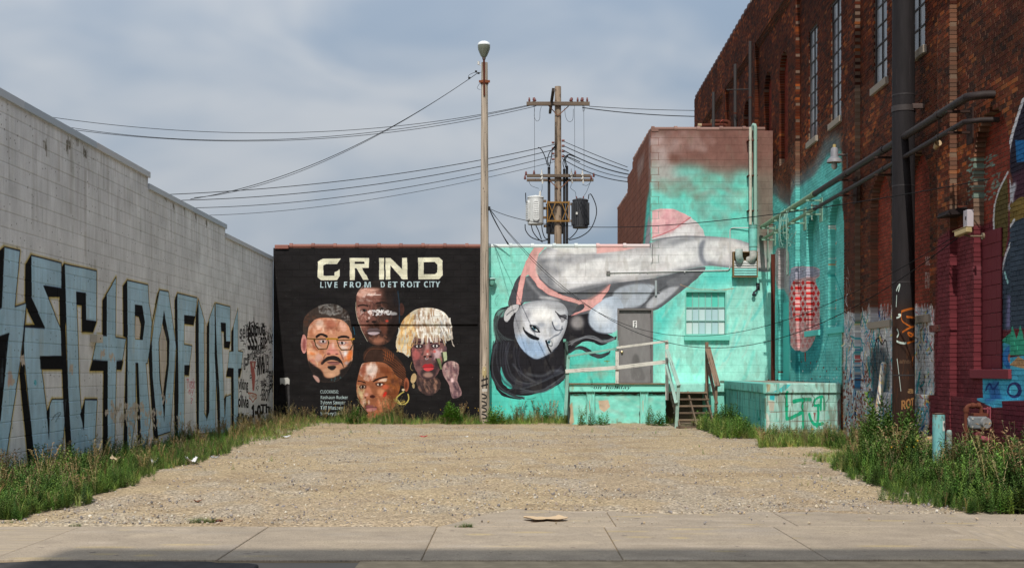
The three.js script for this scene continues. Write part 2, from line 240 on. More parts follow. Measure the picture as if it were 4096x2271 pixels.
    P.line([215, 420, 300, 428], css(96, 70, 24), 9); P.line([430, 425, 490, 420, 550, 428], css(170, 124, 24), 11); P.line([700, 430, 728, 425], css(180, 130, 30), 12);
    P.line([724, 300, 735, 380], css(20, 90, 120), 6, { a: 0.7 }); P.poly([262, 810, 350, 850, 350, 918, 300, 880], css(190, 150, 140), { s: 1, blur: 2 });
    for (const [s, y, w] of [['CLOCKWISE:', 1025, 202], ['Rashaun Rucker', 1086, 303], ['Tylonn Sawyer', 1143, 276], ['Tiff Massey', 1200, 250], ['Sydney James', 1263, 277]]) P.text(s, 358, y, w, 37, css(188, 208, 210));
  }
  // ---- portrait with blonde hair, and her hand
  P.frame(1400, 1100, 2.304);
  { P.poly([612, 890, 660, 940, 790, 930, 850, 990, 810, 1085, 720, 1116, 640, 1075, 608, 1000], css(70, 54, 52), { s: 1 }); P.dabs(720, 1010, 90, 80, [css(150, 110, 94), css(60, 48, 50), css(180, 134, 112), css(44, 38, 40)], 60, 30, 9, 41, { dir: 1.3, spread: 0.7, a: 0.5 });
    P.ell(870, 680, 22, 34, css(96, 74, 80));
    const face = [562, 640, 590, 570, 700, 560, 830, 560, 868, 640, 866, 740, 838, 850, 795, 940, 720, 972, 650, 945, 600, 870, 568, 760];
    P.poly(face, css(112, 78, 78), { s: 1 });
    P.clip(face, 1, () => {
      P.dabs(620, 740, 60, 90, [css(186, 104, 100), css(120, 80, 80), css(70, 52, 54)], 70, 18, 8, 42, { dir: 1.3, spread: 0.8, a: 0.5 }); P.dabs(800, 740, 60, 70, [css(206, 186, 186), css(186, 110, 106), css(100, 76, 84)], 60, 16, 8, 43, { dir: 1.5, spread: 0.8, a: 0.5 });
      P.poly([650, 860, 790, 850, 800, 930, 720, 975, 650, 940], css(60, 46, 48), { s: 1, blur: 5 }); P.ell(720, 920, 46, 26, css(150, 118, 108), { blur: 5 });
      P.line([580, 630, 640, 602, 690, 632], css(30, 24, 26), 9); P.line([745, 625, 800, 598, 850, 620], css(30, 24, 26), 9);
      P.ell(632, 656, 44, 22, css(54, 42, 46)); P.ell(632, 656, 24, 12, css(214, 206, 204)); P.ell(634, 656, 12, 12, css(26, 20, 22)); P.ell(786, 652, 42, 22, css(60, 46, 50)); P.ell(786, 652, 24, 12, css(222, 216, 214)); P.ell(786, 652, 12, 12, css(26, 20, 22));
      P.poly([695, 640, 725, 640, 738, 720, 750, 755, 700, 772, 665, 755, 680, 715], css(166, 110, 104), { s: 1, blur: 3 }); P.ell(690, 752, 15, 9, css(30, 22, 24)); P.ell(740, 752, 15, 9, css(30, 22, 24)); P.ell(715, 728, 9, 10, css(230, 205, 198), { blur: 2 });
      P.poly([655, 852, 690, 815, 715, 825, 745, 812, 785, 845, 745, 845, 700, 850], css(178, 46, 54), { s: 1 }); P.poly([660, 855, 785, 848, 750, 882, 700, 888], css(206, 72, 76), { s: 1 }); P.line([655, 853, 718, 848, 786, 848], css(84, 20, 28), 4);
      P.poly([575, 690, 640, 690, 650, 760, 610, 800, 580, 760], css(196, 108, 106), { s: 1, blur: 7, a: 0.85 }); P.poly([600, 770, 660, 780, 650, 850, 610, 840], css(84, 58, 62), { s: 1, blur: 7, a: 0.8 }); P.poly([760, 680, 840, 690, 835, 760, 780, 780], css(214, 186, 190), { s: 1, blur: 7, a: 0.85 }); P.poly([690, 600, 730, 600, 720, 700, 702, 700], css(196, 160, 160), { s: 1, blur: 6, a: 0.8 }); P.poly([770, 790, 840, 780, 810, 880, 780, 900], css(52, 40, 46), { s: 1, blur: 8, a: 0.85 });
      P.ell(778, 704, 14, 10, css(206, 84, 80), { blur: 3 }); P.ell(715, 700, 12, 14, css(206, 84, 76), { blur: 4, a: 0.7 });
    });
    P.line([700, 760, 690, 775, 705, 778, 722, 765], css(196, 198, 204), 3);
    const hair = [545, 355, 620, 305, 720, 296, 800, 308, 880, 345, 935, 430, 945, 540, 935, 600, 870, 612, 820, 560, 760, 588, 700, 570, 640, 590, 600, 556, 565, 620, 545, 755, 515, 745, 490, 715, 440, 705, 412, 650, 450, 510, 480, 420];
    P.poly(hair, css(206, 196, 176), { s: 1 });
    P.clip(hair, 1, () => { P.dabs(520, 520, 110, 190, [css(226, 192, 132), css(206, 156, 92), css(236, 214, 170), css(170, 120, 76)], 130, 44, 8, 44, { dir: 1.9, spread: 0.4, a: 0.65 }); P.dabs(760, 440, 180, 150, [css(238, 236, 228), css(250, 250, 246), css(206, 196, 184), css(150, 118, 92)], 200, 40, 8, 45, { dir: 1.45, spread: 0.5, a: 0.65 }); P.dabs(880, 500, 60, 100, [css(150, 160, 172), css(224, 226, 228), css(112, 96, 84)], 60, 24, 6, 46, { dir: 1.2, spread: 0.6, a: 0.6 }); P.dabs(470, 640, 60, 60, [css(186, 190, 186), css(226, 200, 160)], 40, 26, 7, 47, { dir: 1.8, spread: 0.4, a: 0.6 }); });
    { const r = rng(71); for (let i = 0; i < 70; i++) { const t = r(), X = 430 + t * 510, top = 330 + Math.abs(t - 0.58) * 230, Y = t < 0.3 ? 480 + r() * 230 : t > 0.85 ? 400 + r() * 210 : r() < 0.5 ? top - 10 : 560 + r() * 30, l = 26 + r() * 34; P.line([X, Y - l * 0.4, X + (r() - 0.5) * 14, Y + l * 0.2, X + (r() - 0.5) * 26 + (t - 0.5) * 20, Y + l], t < 0.3 ? [css(226, 196, 140), css(206, 160, 100), css(200, 200, 190)][i % 3] : [css(238, 236, 228), css(206, 196, 184), css(170, 140, 112)][i % 3], 5 + r() * 6, { a: 0.9 }); } }
    P.line([570, 800, 555, 830, 560, 875, 580, 880], css(140, 120, 80), 4); P.ell(585, 950, 26, 48, css(188, 162, 120), { r: 0.2 }); P.ell(585, 1020, 12, 22, css(170, 150, 110));
    P.poly([848, 708, 888, 705, 895, 780, 858, 800], css(176, 186, 150)); P.poly([840, 710, 856, 708, 868, 800, 850, 810], css(60, 62, 50)); P.poly([790, 765, 830, 765, 850, 870, 826, 868], css(120, 130, 92)); P.poly([786, 768, 800, 765, 836, 868, 822, 866], css(48, 48, 40));
    const hand = [855, 830, 895, 795, 940, 790, 975, 800, 1010, 830, 1005, 900, 985, 960, 1000, 1000, 1035, 1080, 1022, 1115, 985, 1135, 935, 1138, 922, 1040, 900, 985, 865, 940, 848, 880];
    P.poly(hand, css(150, 118, 118), { s: 1 }); P.clip(hand, 1, () => { P.dabs(930, 880, 70, 90, [css(206, 182, 176), css(120, 84, 90), css(170, 132, 130), css(86, 62, 70)], 80, 26, 8, 48, { dir: 1.4, spread: 0.5, a: 0.5 }); P.dabs(975, 1070, 50, 70, [css(90, 66, 76), css(176, 140, 140), css(60, 46, 56)], 50, 26, 8, 49, { dir: 1.4, spread: 0.4, a: 0.5 }); for (const q of [905, 935, 968]) P.line([q, 800, q + 4, 850, q - 4, 885], css(78, 54, 60), 3, { a: 0.7 }); P.ell(942, 968, 16, 20, css(240, 206, 206), { blur: 4 }); });
  }
  // ---- lower portrait with earring
  { const hair = [118, 770, 122, 710, 175, 662, 250, 645, 330, 660, 400, 720, 470, 790, 512, 870, 522, 960, 510, 1040, 440, 1010, 420, 930, 380, 850, 300, 795, 130, 800];
    P.poly(hair, css(58, 40, 33), { s: 1 }); P.clip(hair, 1, () => { for (let i = 0; i < 9; i++) P.line([300 + i * 4, 690 + i * 34, 380 + i * 6, 740 + i * 28, 520, 880 + i * 20], css(136, 72, 40), 5, { a: 0.65 }); P.line([130, 770, 150, 700, 230, 670, 320, 690], css(116, 68, 46), 4, { a: 0.7 }); for (let i = 0; i < 5; i++) P.line([320 + i * 18, 680 + i * 6, 340 + i * 16, 740, 310 + i * 20, 790], css(170, 92, 50), 4, { a: 0.6 }); });
    P.ell(520, 1010, 24, 64, css(150, 84, 58)); P.ell(516, 1015, 11, 40, css(92, 46, 34), { blur: 3 });
    P.poly([150, 1280, 260, 1270, 330, 1290, 420, 1230, 420, 1370, 140, 1370], css(60, 38, 30), { s: 1, blur: 3 }); P.ell(190, 1312, 52, 40, css(176, 112, 84)); P.ell(205, 1350, 34, 26, css(190, 140, 120)); P.dabs(190, 1320, 46, 36, [css(206, 150, 120), css(130, 78, 60)], 26, 14, 6, 51, { a: 0.5 });
    const face = [80, 900, 95, 835, 130, 802, 300, 796, 380, 850, 420, 930, 492, 960, 450, 1060, 440, 1150, 400, 1240, 330, 1290, 250, 1312, 170, 1280, 110, 1210, 70, 1130, 54, 1060, 64, 970];
    P.poly(face, css(150, 92, 64), { s: 1 });
    P.clip(face, 1, () => {
      P.dabs(170, 880, 90, 80, [css(224, 196, 180), css(196, 146, 122), css(236, 216, 204), css(160, 96, 74)], 90, 22, 10, 52, { dir: 1.7, spread: 0.7, a: 0.5 }); P.dabs(390, 1010, 90, 160, [css(130, 72, 40), css(104, 60, 38), css(158, 92, 48), css(80, 48, 34)], 120, 26, 12, 53, { dir: 1.2, spread: 0.9, a: 0.5 });
      P.dabs(100, 1120, 50, 110, [css(216, 176, 150), css(180, 120, 90), css(206, 190, 140)], 60, 18, 9, 54, { dir: 1.5, spread: 0.6, a: 0.5 }); P.dabs(300, 1190, 90, 90, [css(190, 112, 76), css(150, 82, 52), css(206, 136, 100)], 80, 20, 9, 55, { dir: 1.0, spread: 0.8, a: 0.5 });
      P.line([75, 975, 110, 975, 140, 992], css(48, 28, 24), 8); P.line([215, 978, 270, 945, 340, 938], css(44, 26, 22), 11); P.poly([240, 985, 290, 955, 345, 950, 335, 985, 280, 975], css(220, 190, 168), { s: 1, blur: 2 });
      P.ell(118, 1030, 38, 20, css(96, 60, 46)); P.ell(116, 1030, 20, 12, css(206, 186, 170)); P.ell(116, 1030, 12, 12, css(34, 22, 20)); P.ell(275, 1010, 44, 22, css(104, 62, 46)); P.ell(275, 1008, 26, 13, css(222, 208, 196)); P.ell(273, 1008, 13, 13, css(32, 22, 20)); P.line([230, 1000, 275, 988, 320, 1005], css(34, 20, 18), 5);
      P.poly([150, 1010, 185, 1030, 200, 1090, 235, 1120, 215, 1140, 140, 1140, 128, 1110], css(186, 120, 92), { s: 1, blur: 4 }); P.ell(150, 1100, 18, 14, css(224, 170, 154), { blur: 4 }); P.ell(205, 1118, 24, 16, css(70, 34, 28), { blur: 2 }); P.ell(140, 1128, 10, 7, css(80, 40, 34), { blur: 1 });
      P.poly([120, 1228, 155, 1192, 185, 1200, 215, 1198, 262, 1222, 215, 1222, 160, 1226], css(140, 84, 84), { s: 1 }); P.poly([125, 1230, 262, 1222, 225, 1252, 160, 1258], css(196, 130, 128), { s: 1 }); P.line([120, 1228, 190, 1220, 262, 1222], css(70, 34, 36), 4); P.poly([165, 1150, 180, 1150, 182, 1192, 160, 1190], css(214, 176, 156), { s: 1, blur: 3 });
      P.poly([140, 840, 220, 820, 260, 870, 200, 940, 150, 910], css(240, 222, 212), { s: 1, blur: 8, a: 0.9 }); P.poly([95, 850, 130, 815, 150, 860, 110, 930, 85, 920], css(140, 74, 56), { s: 1, blur: 7, a: 0.85 }); P.poly([270, 830, 370, 860, 400, 930, 330, 920, 280, 890], css(120, 64, 38), { s: 1, blur: 8, a: 0.85 }); P.poly([66, 1060, 110, 1060, 120, 1120, 90, 1130], css(222, 196, 150), { s: 1, blur: 6, a: 0.85 }); P.poly([110, 1140, 150, 1150, 145, 1200, 110, 1190], css(226, 190, 168), { s: 1, blur: 6, a: 0.85 }); P.poly([250, 1050, 300, 1040, 330, 1060, 290, 1110, 250, 1100], css(222, 150, 110), { s: 1, blur: 7, a: 0.85 }); P.poly([360, 1080, 430, 1040, 430, 1160, 370, 1230, 340, 1180], css(112, 62, 36), { s: 1, blur: 8, a: 0.9 }); P.poly([260, 1160, 330, 1150, 350, 1210, 290, 1250, 250, 1230], css(206, 130, 92), { s: 1, blur: 7, a: 0.85 }); P.poly([300, 1250, 380, 1230, 340, 1290, 260, 1308], css(100, 56, 40), { s: 1, blur: 8 });
      P.poly([318, 1070, 345, 1080, 325, 1120, 296, 1125], css(202, 44, 32), { s: 1, blur: 3 }); P.ell(325, 1030, 34, 22, css(206, 98, 66), { blur: 6, a: 0.8 }); P.line([262, 1150, 290, 1195, 275, 1200], css(214, 150, 116), 8, { blur: 3, a: 0.8 });
    });
    P.line([495, 1075, 440, 1110, 420, 1150, 450, 1190, 510, 1190, 548, 1145, 535, 1100], css(186, 170, 92), 9); P.line([405, 1150, 430, 1168, 470, 1180, 500, 1165], css(150, 130, 66), 12); P.line([440, 1150, 470, 1190], css(224, 212, 150), 4); P.ell(490, 1056, 14, 12, css(220, 196, 160));
  }
  P.frame(1150, 980, 3.22); // painted over the first head
  for (const [ch, cx, w] of [['L', 412, 48], ['I', 478, 18], ['V', 508, 62], ['E', 594, 52], ['F', 714, 56], ['R', 794, 60], ['O', 870, 78], ['M', 980, 102], ['D', 1190, 68], ['E', 1284, 56], ['T', 1346, 72], ['R', 1452, 58], ['O', 1532, 78], ['I', 1622, 18], ['T', 1640, 68], ['C', 1752, 60], ['I', 1826, 18], ['T', 1846, 54], ['Y', 1902, 66]]) P.text(ch, cx, 548 - (cx - 412) * 0.005, w, 74, css(178, 200, 206), { weight: 'bold' });
  // bare patch where the paint is scraped off, low on the left
  P.frame(0, 0, 1).poly([1118, 1512, 1150, 1510, 1157, 1516, 1156, 1538, 1146, 1534, 1140, 1540, 1128, 1533, 1120, 1538], css(184, 184, 180)); P.poly([1148, 1540, 1157, 1540, 1158, 1640, 1152, 1640], css(96, 96, 98), { a: 0.5, blur: 1 });
  const rr = rng(3); for (let i = 0; i < 130; i++) { const a = PB.map(1100 + rr() * 840, 1000 + rr() * 690); P.x.fillStyle = css(150, 148, 146); P.x.globalAlpha = 0.25 + rr() * 0.5; P.x.fillRect(a[0], a[1], 1 + rr() * 3, 1 + rr() * 4); } P.x.globalAlpha = 1;
  P.pixels((x, y, d, o) => { const n = fbm(x * 0.012, y * 0.03, 0, 3), g = hash3(x, y, 4), k = 0.86 + n * 0.28 + (g - 0.5) * 0.10; for (let c = 0; c < 3; c++) d[o + c] = clamp(d[o + c] * k + (n - 0.5) * 7, 0, 255); });
}

// ---- aqua wall with the painted woman, running up the tower
const cvAqua = canv(1590, 1623), PA = new Painter(cvAqua, (x, y) => [(x - 1945) * 200 / SB, (y - (HZ - (HT - EYE) * SB)) * 200 / SB]);
{
  const P = PA, x = P.x, aq = css(136, 222, 206), aq2 = css(92, 210, 194), aqL = css(166, 228, 216);
  x.fillStyle = aq; x.fillRect(0, 0, 1590, 1623);
  P.frame(1900, 820, 1.5867);
  P.dabs(300, 350, 260, 200, [aqL, css(140, 222, 206), aq], 120, 60, 40, 61, { dir: 0, spread: 1, a: 0.3, blur: 6 });
  P.poly([0, 900, 500, 900, 900, 850, 900, 1300, 0, 1380], aq2, { blur: 30 }); P.poly([1130, 700, 1500, 420, 1700, 420, 1350, 900, 1130, 900], css(90, 212, 202), { blur: 26 }); P.poly([1180, 860, 1330, 540, 1900, 470, 1900, 1200, 1140, 1200], css(162, 230, 216), { blur: 34 });
  for (let i = 0; i < 46; i++) { const a = 1150 + R0() * 720, b = 500 + R0() * 640, l = 60 + R0() * 160; P.line([a, b + l * 0.7, a + l * 0.35, b + l * 0.3, a + l * 0.55, b - l * 0.5], [css(40, 196, 196), css(160, 236, 220), css(84, 212, 196), css(190, 220, 206), css(206, 200, 190)][i % 5], 5 + R0() * 12, { a: 0.28, blur: 3 }); }
  P.dabs(750, 1060, 170, 60, [aq2, css(120, 214, 196), css(150, 170, 156)], 60, 30, 18, 62, { dir: 0, spread: 0.8, a: 0.3, blur: 4 });
  // tower: bare brown block fading into sprayed aqua
  P.frame(2450, 400, 1.586);
  P.poly([240, 190, 1050, 190, 1050, 500, 700, 560, 500, 520, 240, 500], css(128, 92, 84)); P.poly([240, 400, 1050, 470, 1050, 960, 800, 960, 240, 760], css(118, 212, 198), { blur: 26 });
  P.poly([240, 240, 420, 240, 400, 480, 700, 540, 240, 560], css(176, 160, 158), { blur: 28, a: 0.85 }); P.poly([350, 330, 430, 340, 430, 400, 360, 400], css(116, 78, 68), { blur: 14, a: 0.9 }); P.poly([560, 370, 800, 380, 780, 500, 600, 470], css(134, 100, 92), { blur: 24, a: 0.7 }); P.poly([870, 200, 1050, 200, 1050, 960, 920, 960, 900, 600], css(128, 96, 86), { blur: 20, a: 0.85 });
  P.dabs(600, 560, 300, 70, [css(120, 206, 190), css(150, 150, 142), css(96, 212, 194), css(132, 104, 96)], 90, 40, 26, 63, { dir: 0, spread: 0.8, a: 0.32, blur: 7 }); P.dabs(680, 700, 200, 80, [aq, css(70, 206, 188), css(140, 160, 150)], 60, 40, 26, 64, { a: 0.28, blur: 7 }); P.dabs(450, 260, 220, 60, [css(150, 116, 110), css(190, 172, 170), css(120, 84, 76)], 60, 40, 24, 65, { a: 0.3, blur: 8 });
  // the figure
  P.frame(1900, 820, 1.5867);
  const hairD = css(38, 37, 42);
  P.poly([270, 450, 330, 430, 330, 640, 200, 660, 225, 560], css(74, 76, 82), { s: 1 });
  P.poly([200, 640, 130, 670, 112, 760, 140, 830, 118, 880, 92, 1000, 100, 1100, 160, 1180, 250, 1205, 330, 1212, 420, 1190, 520, 1150, 590, 1090, 590, 900, 560, 800, 460, 700, 300, 640], hairD, { s: 1 });
  P.poly([580, 650, 720, 640, 730, 780, 900, 840, 900, 860, 770, 850, 690, 860, 600, 930, 560, 960, 545, 860], hairD, { s: 1 });
  P.poly([100, 1060, 130, 1150, 200, 1210, 330, 1240, 200, 1225, 140, 1190], hairD, { s: 1 });
  P.poly([555, 960, 610, 890, 690, 836, 760, 826, 810, 858, 860, 852, 902, 826, 902, 848, 850, 872, 800, 896, 756, 872, 700, 862, 640, 890, 590, 950], hairD, { s: 1 }); P.poly([590, 950, 650, 890, 706, 898, 745, 944, 795, 964, 842, 950, 862, 902, 854, 950, 800, 978, 738, 962, 690, 920, 640, 915], css(58, 60, 66), { s: 1 });
  { const r = rng(505); for (let i = 0; i < 44; i++) { const j = () => (r() - 0.5) * 26, c = [css(40, 40, 46), css(96, 100, 108), css(66, 70, 76), css(150, 154, 160)][i % 4]; if (i % 2) P.line([600 + j(), 880 + j(), 680 + j(), 836 + j() * 0.5, 760, 838 + j(), 820 + j(), 880 + j(), 880 + j(), 850 + j()], c, 1.5 + r() * 2, { a: 0.6 }); else P.line([600 + j(), 930 + j(), 660, 892 + j() * 0.5, 720, 920 + j(), 780 + j(), 968 + j() * 0.6, 850 + j(), 940 + j()], c, 1.5 + r() * 2, { a: 0.6 }); }
    for (let i = 0; i < 40; i++) { const j = () => (r() - 0.5) * 34; P.line([230 + j(), 650 + j() * 0.4, 140 + j(), 690 + j(), 118 + j() * 0.6, 780 + j(), 150 + j(), 860 + j()], [css(70, 90, 88), css(40, 42, 46), css(100, 116, 114)][i % 3], 1.2 + r() * 2, { a: 0.55 }); P.line([130 + j(), 880 + j(), 96 + j() * 0.5, 1010 + j(), 120 + j() * 0.7, 1120 + j(), 200 + j(), 1200 + j() * 0.5, 300 + j(), 1226 + j() * 0.5], [css(50, 52, 58), css(84, 90, 98), css(36, 36, 40)][i % 3], 1.2 + r() * 2.4, { a: 0.5 }); P.line([300 + j(), 1180 + j(), 400 + j(), 1196 + j() * 0.5, 500 + j(), 1140 + j(), 590 + j() * 0.4, 1070 + j()], [css(48, 50, 56), css(90, 96, 104)][i % 2], 1.2 + r() * 2, { a: 0.5 }); } }
  P.poly([165, 1000, 180, 1090, 250, 1160, 210, 1170, 160, 1110], css(80, 204, 190), { s: 1 }); P.poly([130, 700, 150, 660, 200, 660, 180, 720], css(100, 140, 134), { s: 1, blur: 4 });
  { const r = rng(404); for (let i = 0; i < 34; i++) { const k = r(), j = () => (r() - 0.5) * 40; P.line([150 + k * 130 + j(), 850 + k * 60, 120 + k * 150 + j(), 1000 + k * 20 + j(), 180 + k * 170 + j(), 1150 - k * 40 + j() * 0.6, 330 + k * 180 + j(), 1180 - k * 100, 540 + j(), 1070 - k * 60 + j()], [css(84, 88, 98), css(30, 30, 36), css(62, 64, 74), css(36, 36, 42)][i % 4], 2 + r() * 9, { a: 0.35 }); } }
  for (let i = 0; i < 14; i++) P.line([210 - i * 5, 650 + i * 4, 140 - i, 700 + i * 6, 130 + i * 3, 800 + i * 3, 180 + i * 6, 860], [css(98, 112, 112), css(36, 36, 42), css(74, 82, 86)][i % 3], 3, { a: 0.6 });
  P.line([330, 1070, 420, 1100, 500, 1040, 560, 1060], css(104, 110, 122), 14, { a: 0.5, blur: 4 }); P.line([240, 1010, 300, 1090, 400, 1130], css(96, 100, 112), 10, { a: 0.5, blur: 3 });
  // neck and chest
  P.poly([390, 430, 480, 520, 600, 560, 860, 498, 1140, 462, 1000, 560, 900, 680, 720, 690, 600, 700, 400, 605, 290, 622, 325, 455], css(104, 106, 112));
  P.poly([325, 455, 420, 500, 520, 575, 690, 640, 650, 690, 590, 690, 560, 620, 400, 600, 290, 625, 290, 540], css(92, 94, 100), { s: 1 }); P.poly([380, 590, 450, 575, 560, 610, 500, 605], css(206, 206, 210), { s: 1, blur: 5 }); P.line([330, 470, 370, 540, 440, 590], css(150, 152, 158), 16, { blur: 6, a: 0.7 });
  P.ell(650, 745, 42, 44, css(150, 146, 148), { blur: 9 });
  P.poly([840, 505, 1130, 470, 1390, 400, 1490, 385, 1400, 480, 1270, 580, 1135, 690, 880, 670, 800, 600], css(96, 98, 104), { s: 1 });
  P.poly([860, 560, 960, 500, 1160, 500, 1120, 560, 1060, 650, 900, 660], css(178, 186, 198), { s: 1, blur: 5 }); P.poly([1070, 650, 1140, 570, 1280, 500, 1310, 520, 1130, 670], css(186, 188, 196), { s: 1, blur: 5 }); P.line([1050, 655, 1110, 590, 1190, 530, 1290, 460], css(84, 86, 92), 6, { blur: 1 }); P.poly([1180, 500, 1330, 430, 1420, 430, 1300, 530], css(120, 122, 128), { s: 1, blur: 5 });
  P.poly([720, 690, 750, 640, 820, 590, 920, 570, 960, 700, 905, 800, 850, 822, 780, 812, 735, 775, 716, 730], css(186, 198, 214), { s: 1, blur: 2 }); P.ell(810, 700, 62, 60, css(222, 228, 236), { blur: 16 }); P.line([722, 690, 716, 740, 745, 790, 800, 818, 870, 815], css(96, 104, 118), 5, { blur: 2 });
  // arm
  const arm = [455, 262, 560, 258, 770, 262, 900, 280, 1060, 268, 1125, 232, 1300, 182, 1462, 196, 1620, 208, 1745, 238, 1840, 300, 1880, 430, 1800, 418, 1700, 405, 1590, 398, 1490, 382, 1380, 402, 1160, 462, 1000, 482, 850, 500, 700, 540, 590, 566, 500, 540, 420, 470, 378, 400, 395, 330];
  P.poly(arm, css(214, 214, 217), { s: 1 });
  P.clip(arm, 1, () => {
    P.line([...arm, arm[0], arm[1]], css(104, 106, 114), 30, { blur: 12, a: 0.7 });
    P.poly([470, 350, 560, 300, 900, 320, 1125, 270, 1300, 200, 1460, 200, 1330, 240, 1125, 290, 860, 330, 640, 370, 560, 440, 480, 460], css(150, 152, 158), { s: 1, blur: 10 }); P.poly([385, 380, 420, 330, 500, 330, 470, 430, 520, 520, 450, 510], css(134, 136, 142), { s: 1, blur: 9 });
    P.poly([560, 400, 760, 350, 1100, 330, 1400, 280, 1420, 350, 1150, 420, 800, 460, 640, 500, 570, 470], css(240, 240, 240), { s: 1, blur: 14 }); P.poly([560, 540, 800, 500, 1150, 450, 1480, 378, 1380, 420, 1000, 500, 640, 580], css(126, 128, 134), { s: 1, blur: 6 });
    P.poly([1420, 240, 1470, 210, 1450, 270, 1450, 340, 1490, 385, 1440, 380, 1420, 320], css(132, 136, 146), { s: 1, blur: 6 }); P.poly([1480, 230, 1620, 220, 1740, 260, 1740, 340, 1560, 360, 1470, 330], css(238, 238, 238), { s: 1, blur: 12 }); P.poly([1460, 350, 1560, 390, 1720, 390, 1850, 420, 1850, 440, 1500, 400], css(126, 130, 138), { s: 1, blur: 8 });
    P.dabs(900, 370, 480, 120, [css(232, 232, 232), css(186, 186, 192), css(206, 200, 202)], 130, 60, 24, 66, { dir: -0.12, spread: 0.5, a: 0.28, blur: 4 }); P.dabs(1650, 300, 150, 80, [css(226, 220, 218), css(190, 186, 190)], 40, 40, 18, 67, { dir: 0.1, spread: 0.5, a: 0.3, blur: 4 });
  });
  P.poly([460, 262, 770, 262, 770, 300, 650, 312, 560, 300], css(226, 226, 224), { s: 0, blur: 3 }); P.poly([772, 262, 1062, 262, 940, 290, 772, 310], css(228, 178, 174), { blur: 2 });
  // hip on the tower
  P.poly([1125, 36, 1180, 24, 1260, 26, 1335, 56, 1400, 100, 1445, 150, 1464, 205, 1300, 190, 1125, 225], css(214, 206, 208), { s: 0 }); P.poly([1125, 36, 1180, 24, 1260, 26, 1335, 56, 1368, 80, 1300, 120, 1255, 165, 1125, 206], css(228, 178, 182)); P.dabs(1220, 110, 100, 70, [css(206, 140, 150), css(238, 200, 200), css(216, 160, 166)], 80, 22, 12, 68, { a: 0.4, blur: 2 }); P.line([1125, 208, 1250, 168, 1310, 118, 1368, 80], css(206, 128, 134), 7); P.poly([1250, 175, 1320, 130, 1400, 150, 1420, 190, 1300, 200, 1200, 210], css(232, 230, 232), { s: 1, blur: 8 }); P.line([1125, 226, 1300, 188, 1464, 204], css(112, 114, 122), 6, { blur: 2 });
  // straps of the top
  const pink = css(226, 170, 166), pinkD = css(214, 140, 138);
  P.poly([380, 266, 448, 262, 405, 310, 385, 370, 382, 405, 408, 470, 470, 530, 560, 575, 660, 605, 740, 600, 800, 560, 860, 505, 830, 560, 780, 620, 720, 660, 640, 695, 690, 655, 650, 625, 560, 600, 470, 570, 400, 520, 365, 465, 335, 440, 320, 455, 300, 560, 290, 632, 262, 632, 268, 560, 285, 470, 320, 370, 345, 320], pink, { s: 0, line: pinkD, w: 2 });
  P.poly([640, 604, 740, 600, 800, 560, 858, 504, 850, 540, 800, 610, 730, 664, 610, 702, 690, 655, 700, 640], pink, { line: pinkD, w: 2 });
  P.line([400, 300, 372, 380, 400, 470], css(238, 196, 190), 12, { blur: 3, a: 0.7 }); P.line([700, 610, 780, 580, 850, 510], css(206, 150, 148), 10, { blur: 4, a: 0.7 });
  P.poly([645, 640, 690, 622, 700, 650, 660, 680, 600, 690, 640, 670], css(70, 72, 78), { s: 1 });
  // face, upside down
  const face = [250, 700, 290, 632, 380, 604, 480, 602, 560, 622, 592, 672, 588, 740, 574, 800, 548, 860, 500, 925, 440, 965, 380, 982, 330, 955, 285, 900, 252, 830, 244, 760];
  P.poly(face, css(212, 215, 222), { s: 1 });
  P.clip(face, 1, () => {
    P.line([...face, face[0], face[1]], css(112, 116, 126), 22, { blur: 9, a: 0.75 });
    P.poly([240, 820, 330, 840, 430, 860, 470, 930, 420, 990, 320, 980, 260, 900], css(164, 190, 222), { s: 1, blur: 16 }); P.poly([245, 680, 290, 640, 300, 760, 270, 830, 240, 800], css(150, 152, 160), { s: 1, blur: 10 }); P.poly([300, 630, 560, 615, 590, 660, 540, 680, 420, 640], css(170, 172, 178), { s: 1, blur: 8 }); P.ell(430, 700, 80, 50, css(248, 248, 248), { blur: 16 });
    P.poly([490, 740, 520, 740, 545, 760, 530, 800, 480, 830, 465, 800], css(186, 192, 204), { s: 1, blur: 6 }); P.ell(512, 752, 16, 14, css(226, 228, 232), { blur: 3 }); P.line([490, 742, 498, 780, 530, 802, 556, 786], css(64, 68, 78), 6, { blur: 1 }); P.line([555, 770, 545, 820, 500, 830, 465, 860], css(96, 104, 120), 5, { blur: 2 });
    P.poly([512, 678, 540, 700, 575, 690, 590, 710, 560, 745, 535, 720], css(80, 80, 86), { s: 1, blur: 1 }); P.poly([540, 712, 575, 712, 560, 748, 545, 742], css(150, 150, 156), { s: 1, blur: 1 }); P.line([510, 676, 540, 708, 584, 724], css(26, 26, 32), 5);
    P.ell(380, 785, 32, 22, css(90, 96, 108), { r: 0.5, blur: 3 }); P.ell(381, 784, 24, 14, css(224, 230, 234), { r: 0.6 }); P.ell(378, 780, 13, 13, css(70, 110, 124)); P.ell(378, 780, 6, 6, css(14, 16, 20)); P.line([352, 762, 380, 764, 405, 802], css(22, 22, 28), 4); P.line([352, 770, 372, 800, 408, 804], css(50, 52, 60), 3);
    P.poly([298, 760, 325, 804, 370, 828, 412, 842, 404, 862, 350, 848, 312, 810], css(28, 30, 36), { s: 1, blur: 1 }); P.line([350, 764, 380, 762, 412, 806], css(18, 18, 22), 7); P.line([350, 768, 372, 802, 412, 808], css(40, 42, 50), 5); P.ell(420, 760, 26, 16, css(150, 158, 172), { blur: 7, a: 0.7 }); P.poly([300, 690, 340, 660, 360, 700, 320, 740], css(176, 178, 186), { s: 1, blur: 9, a: 0.8 });
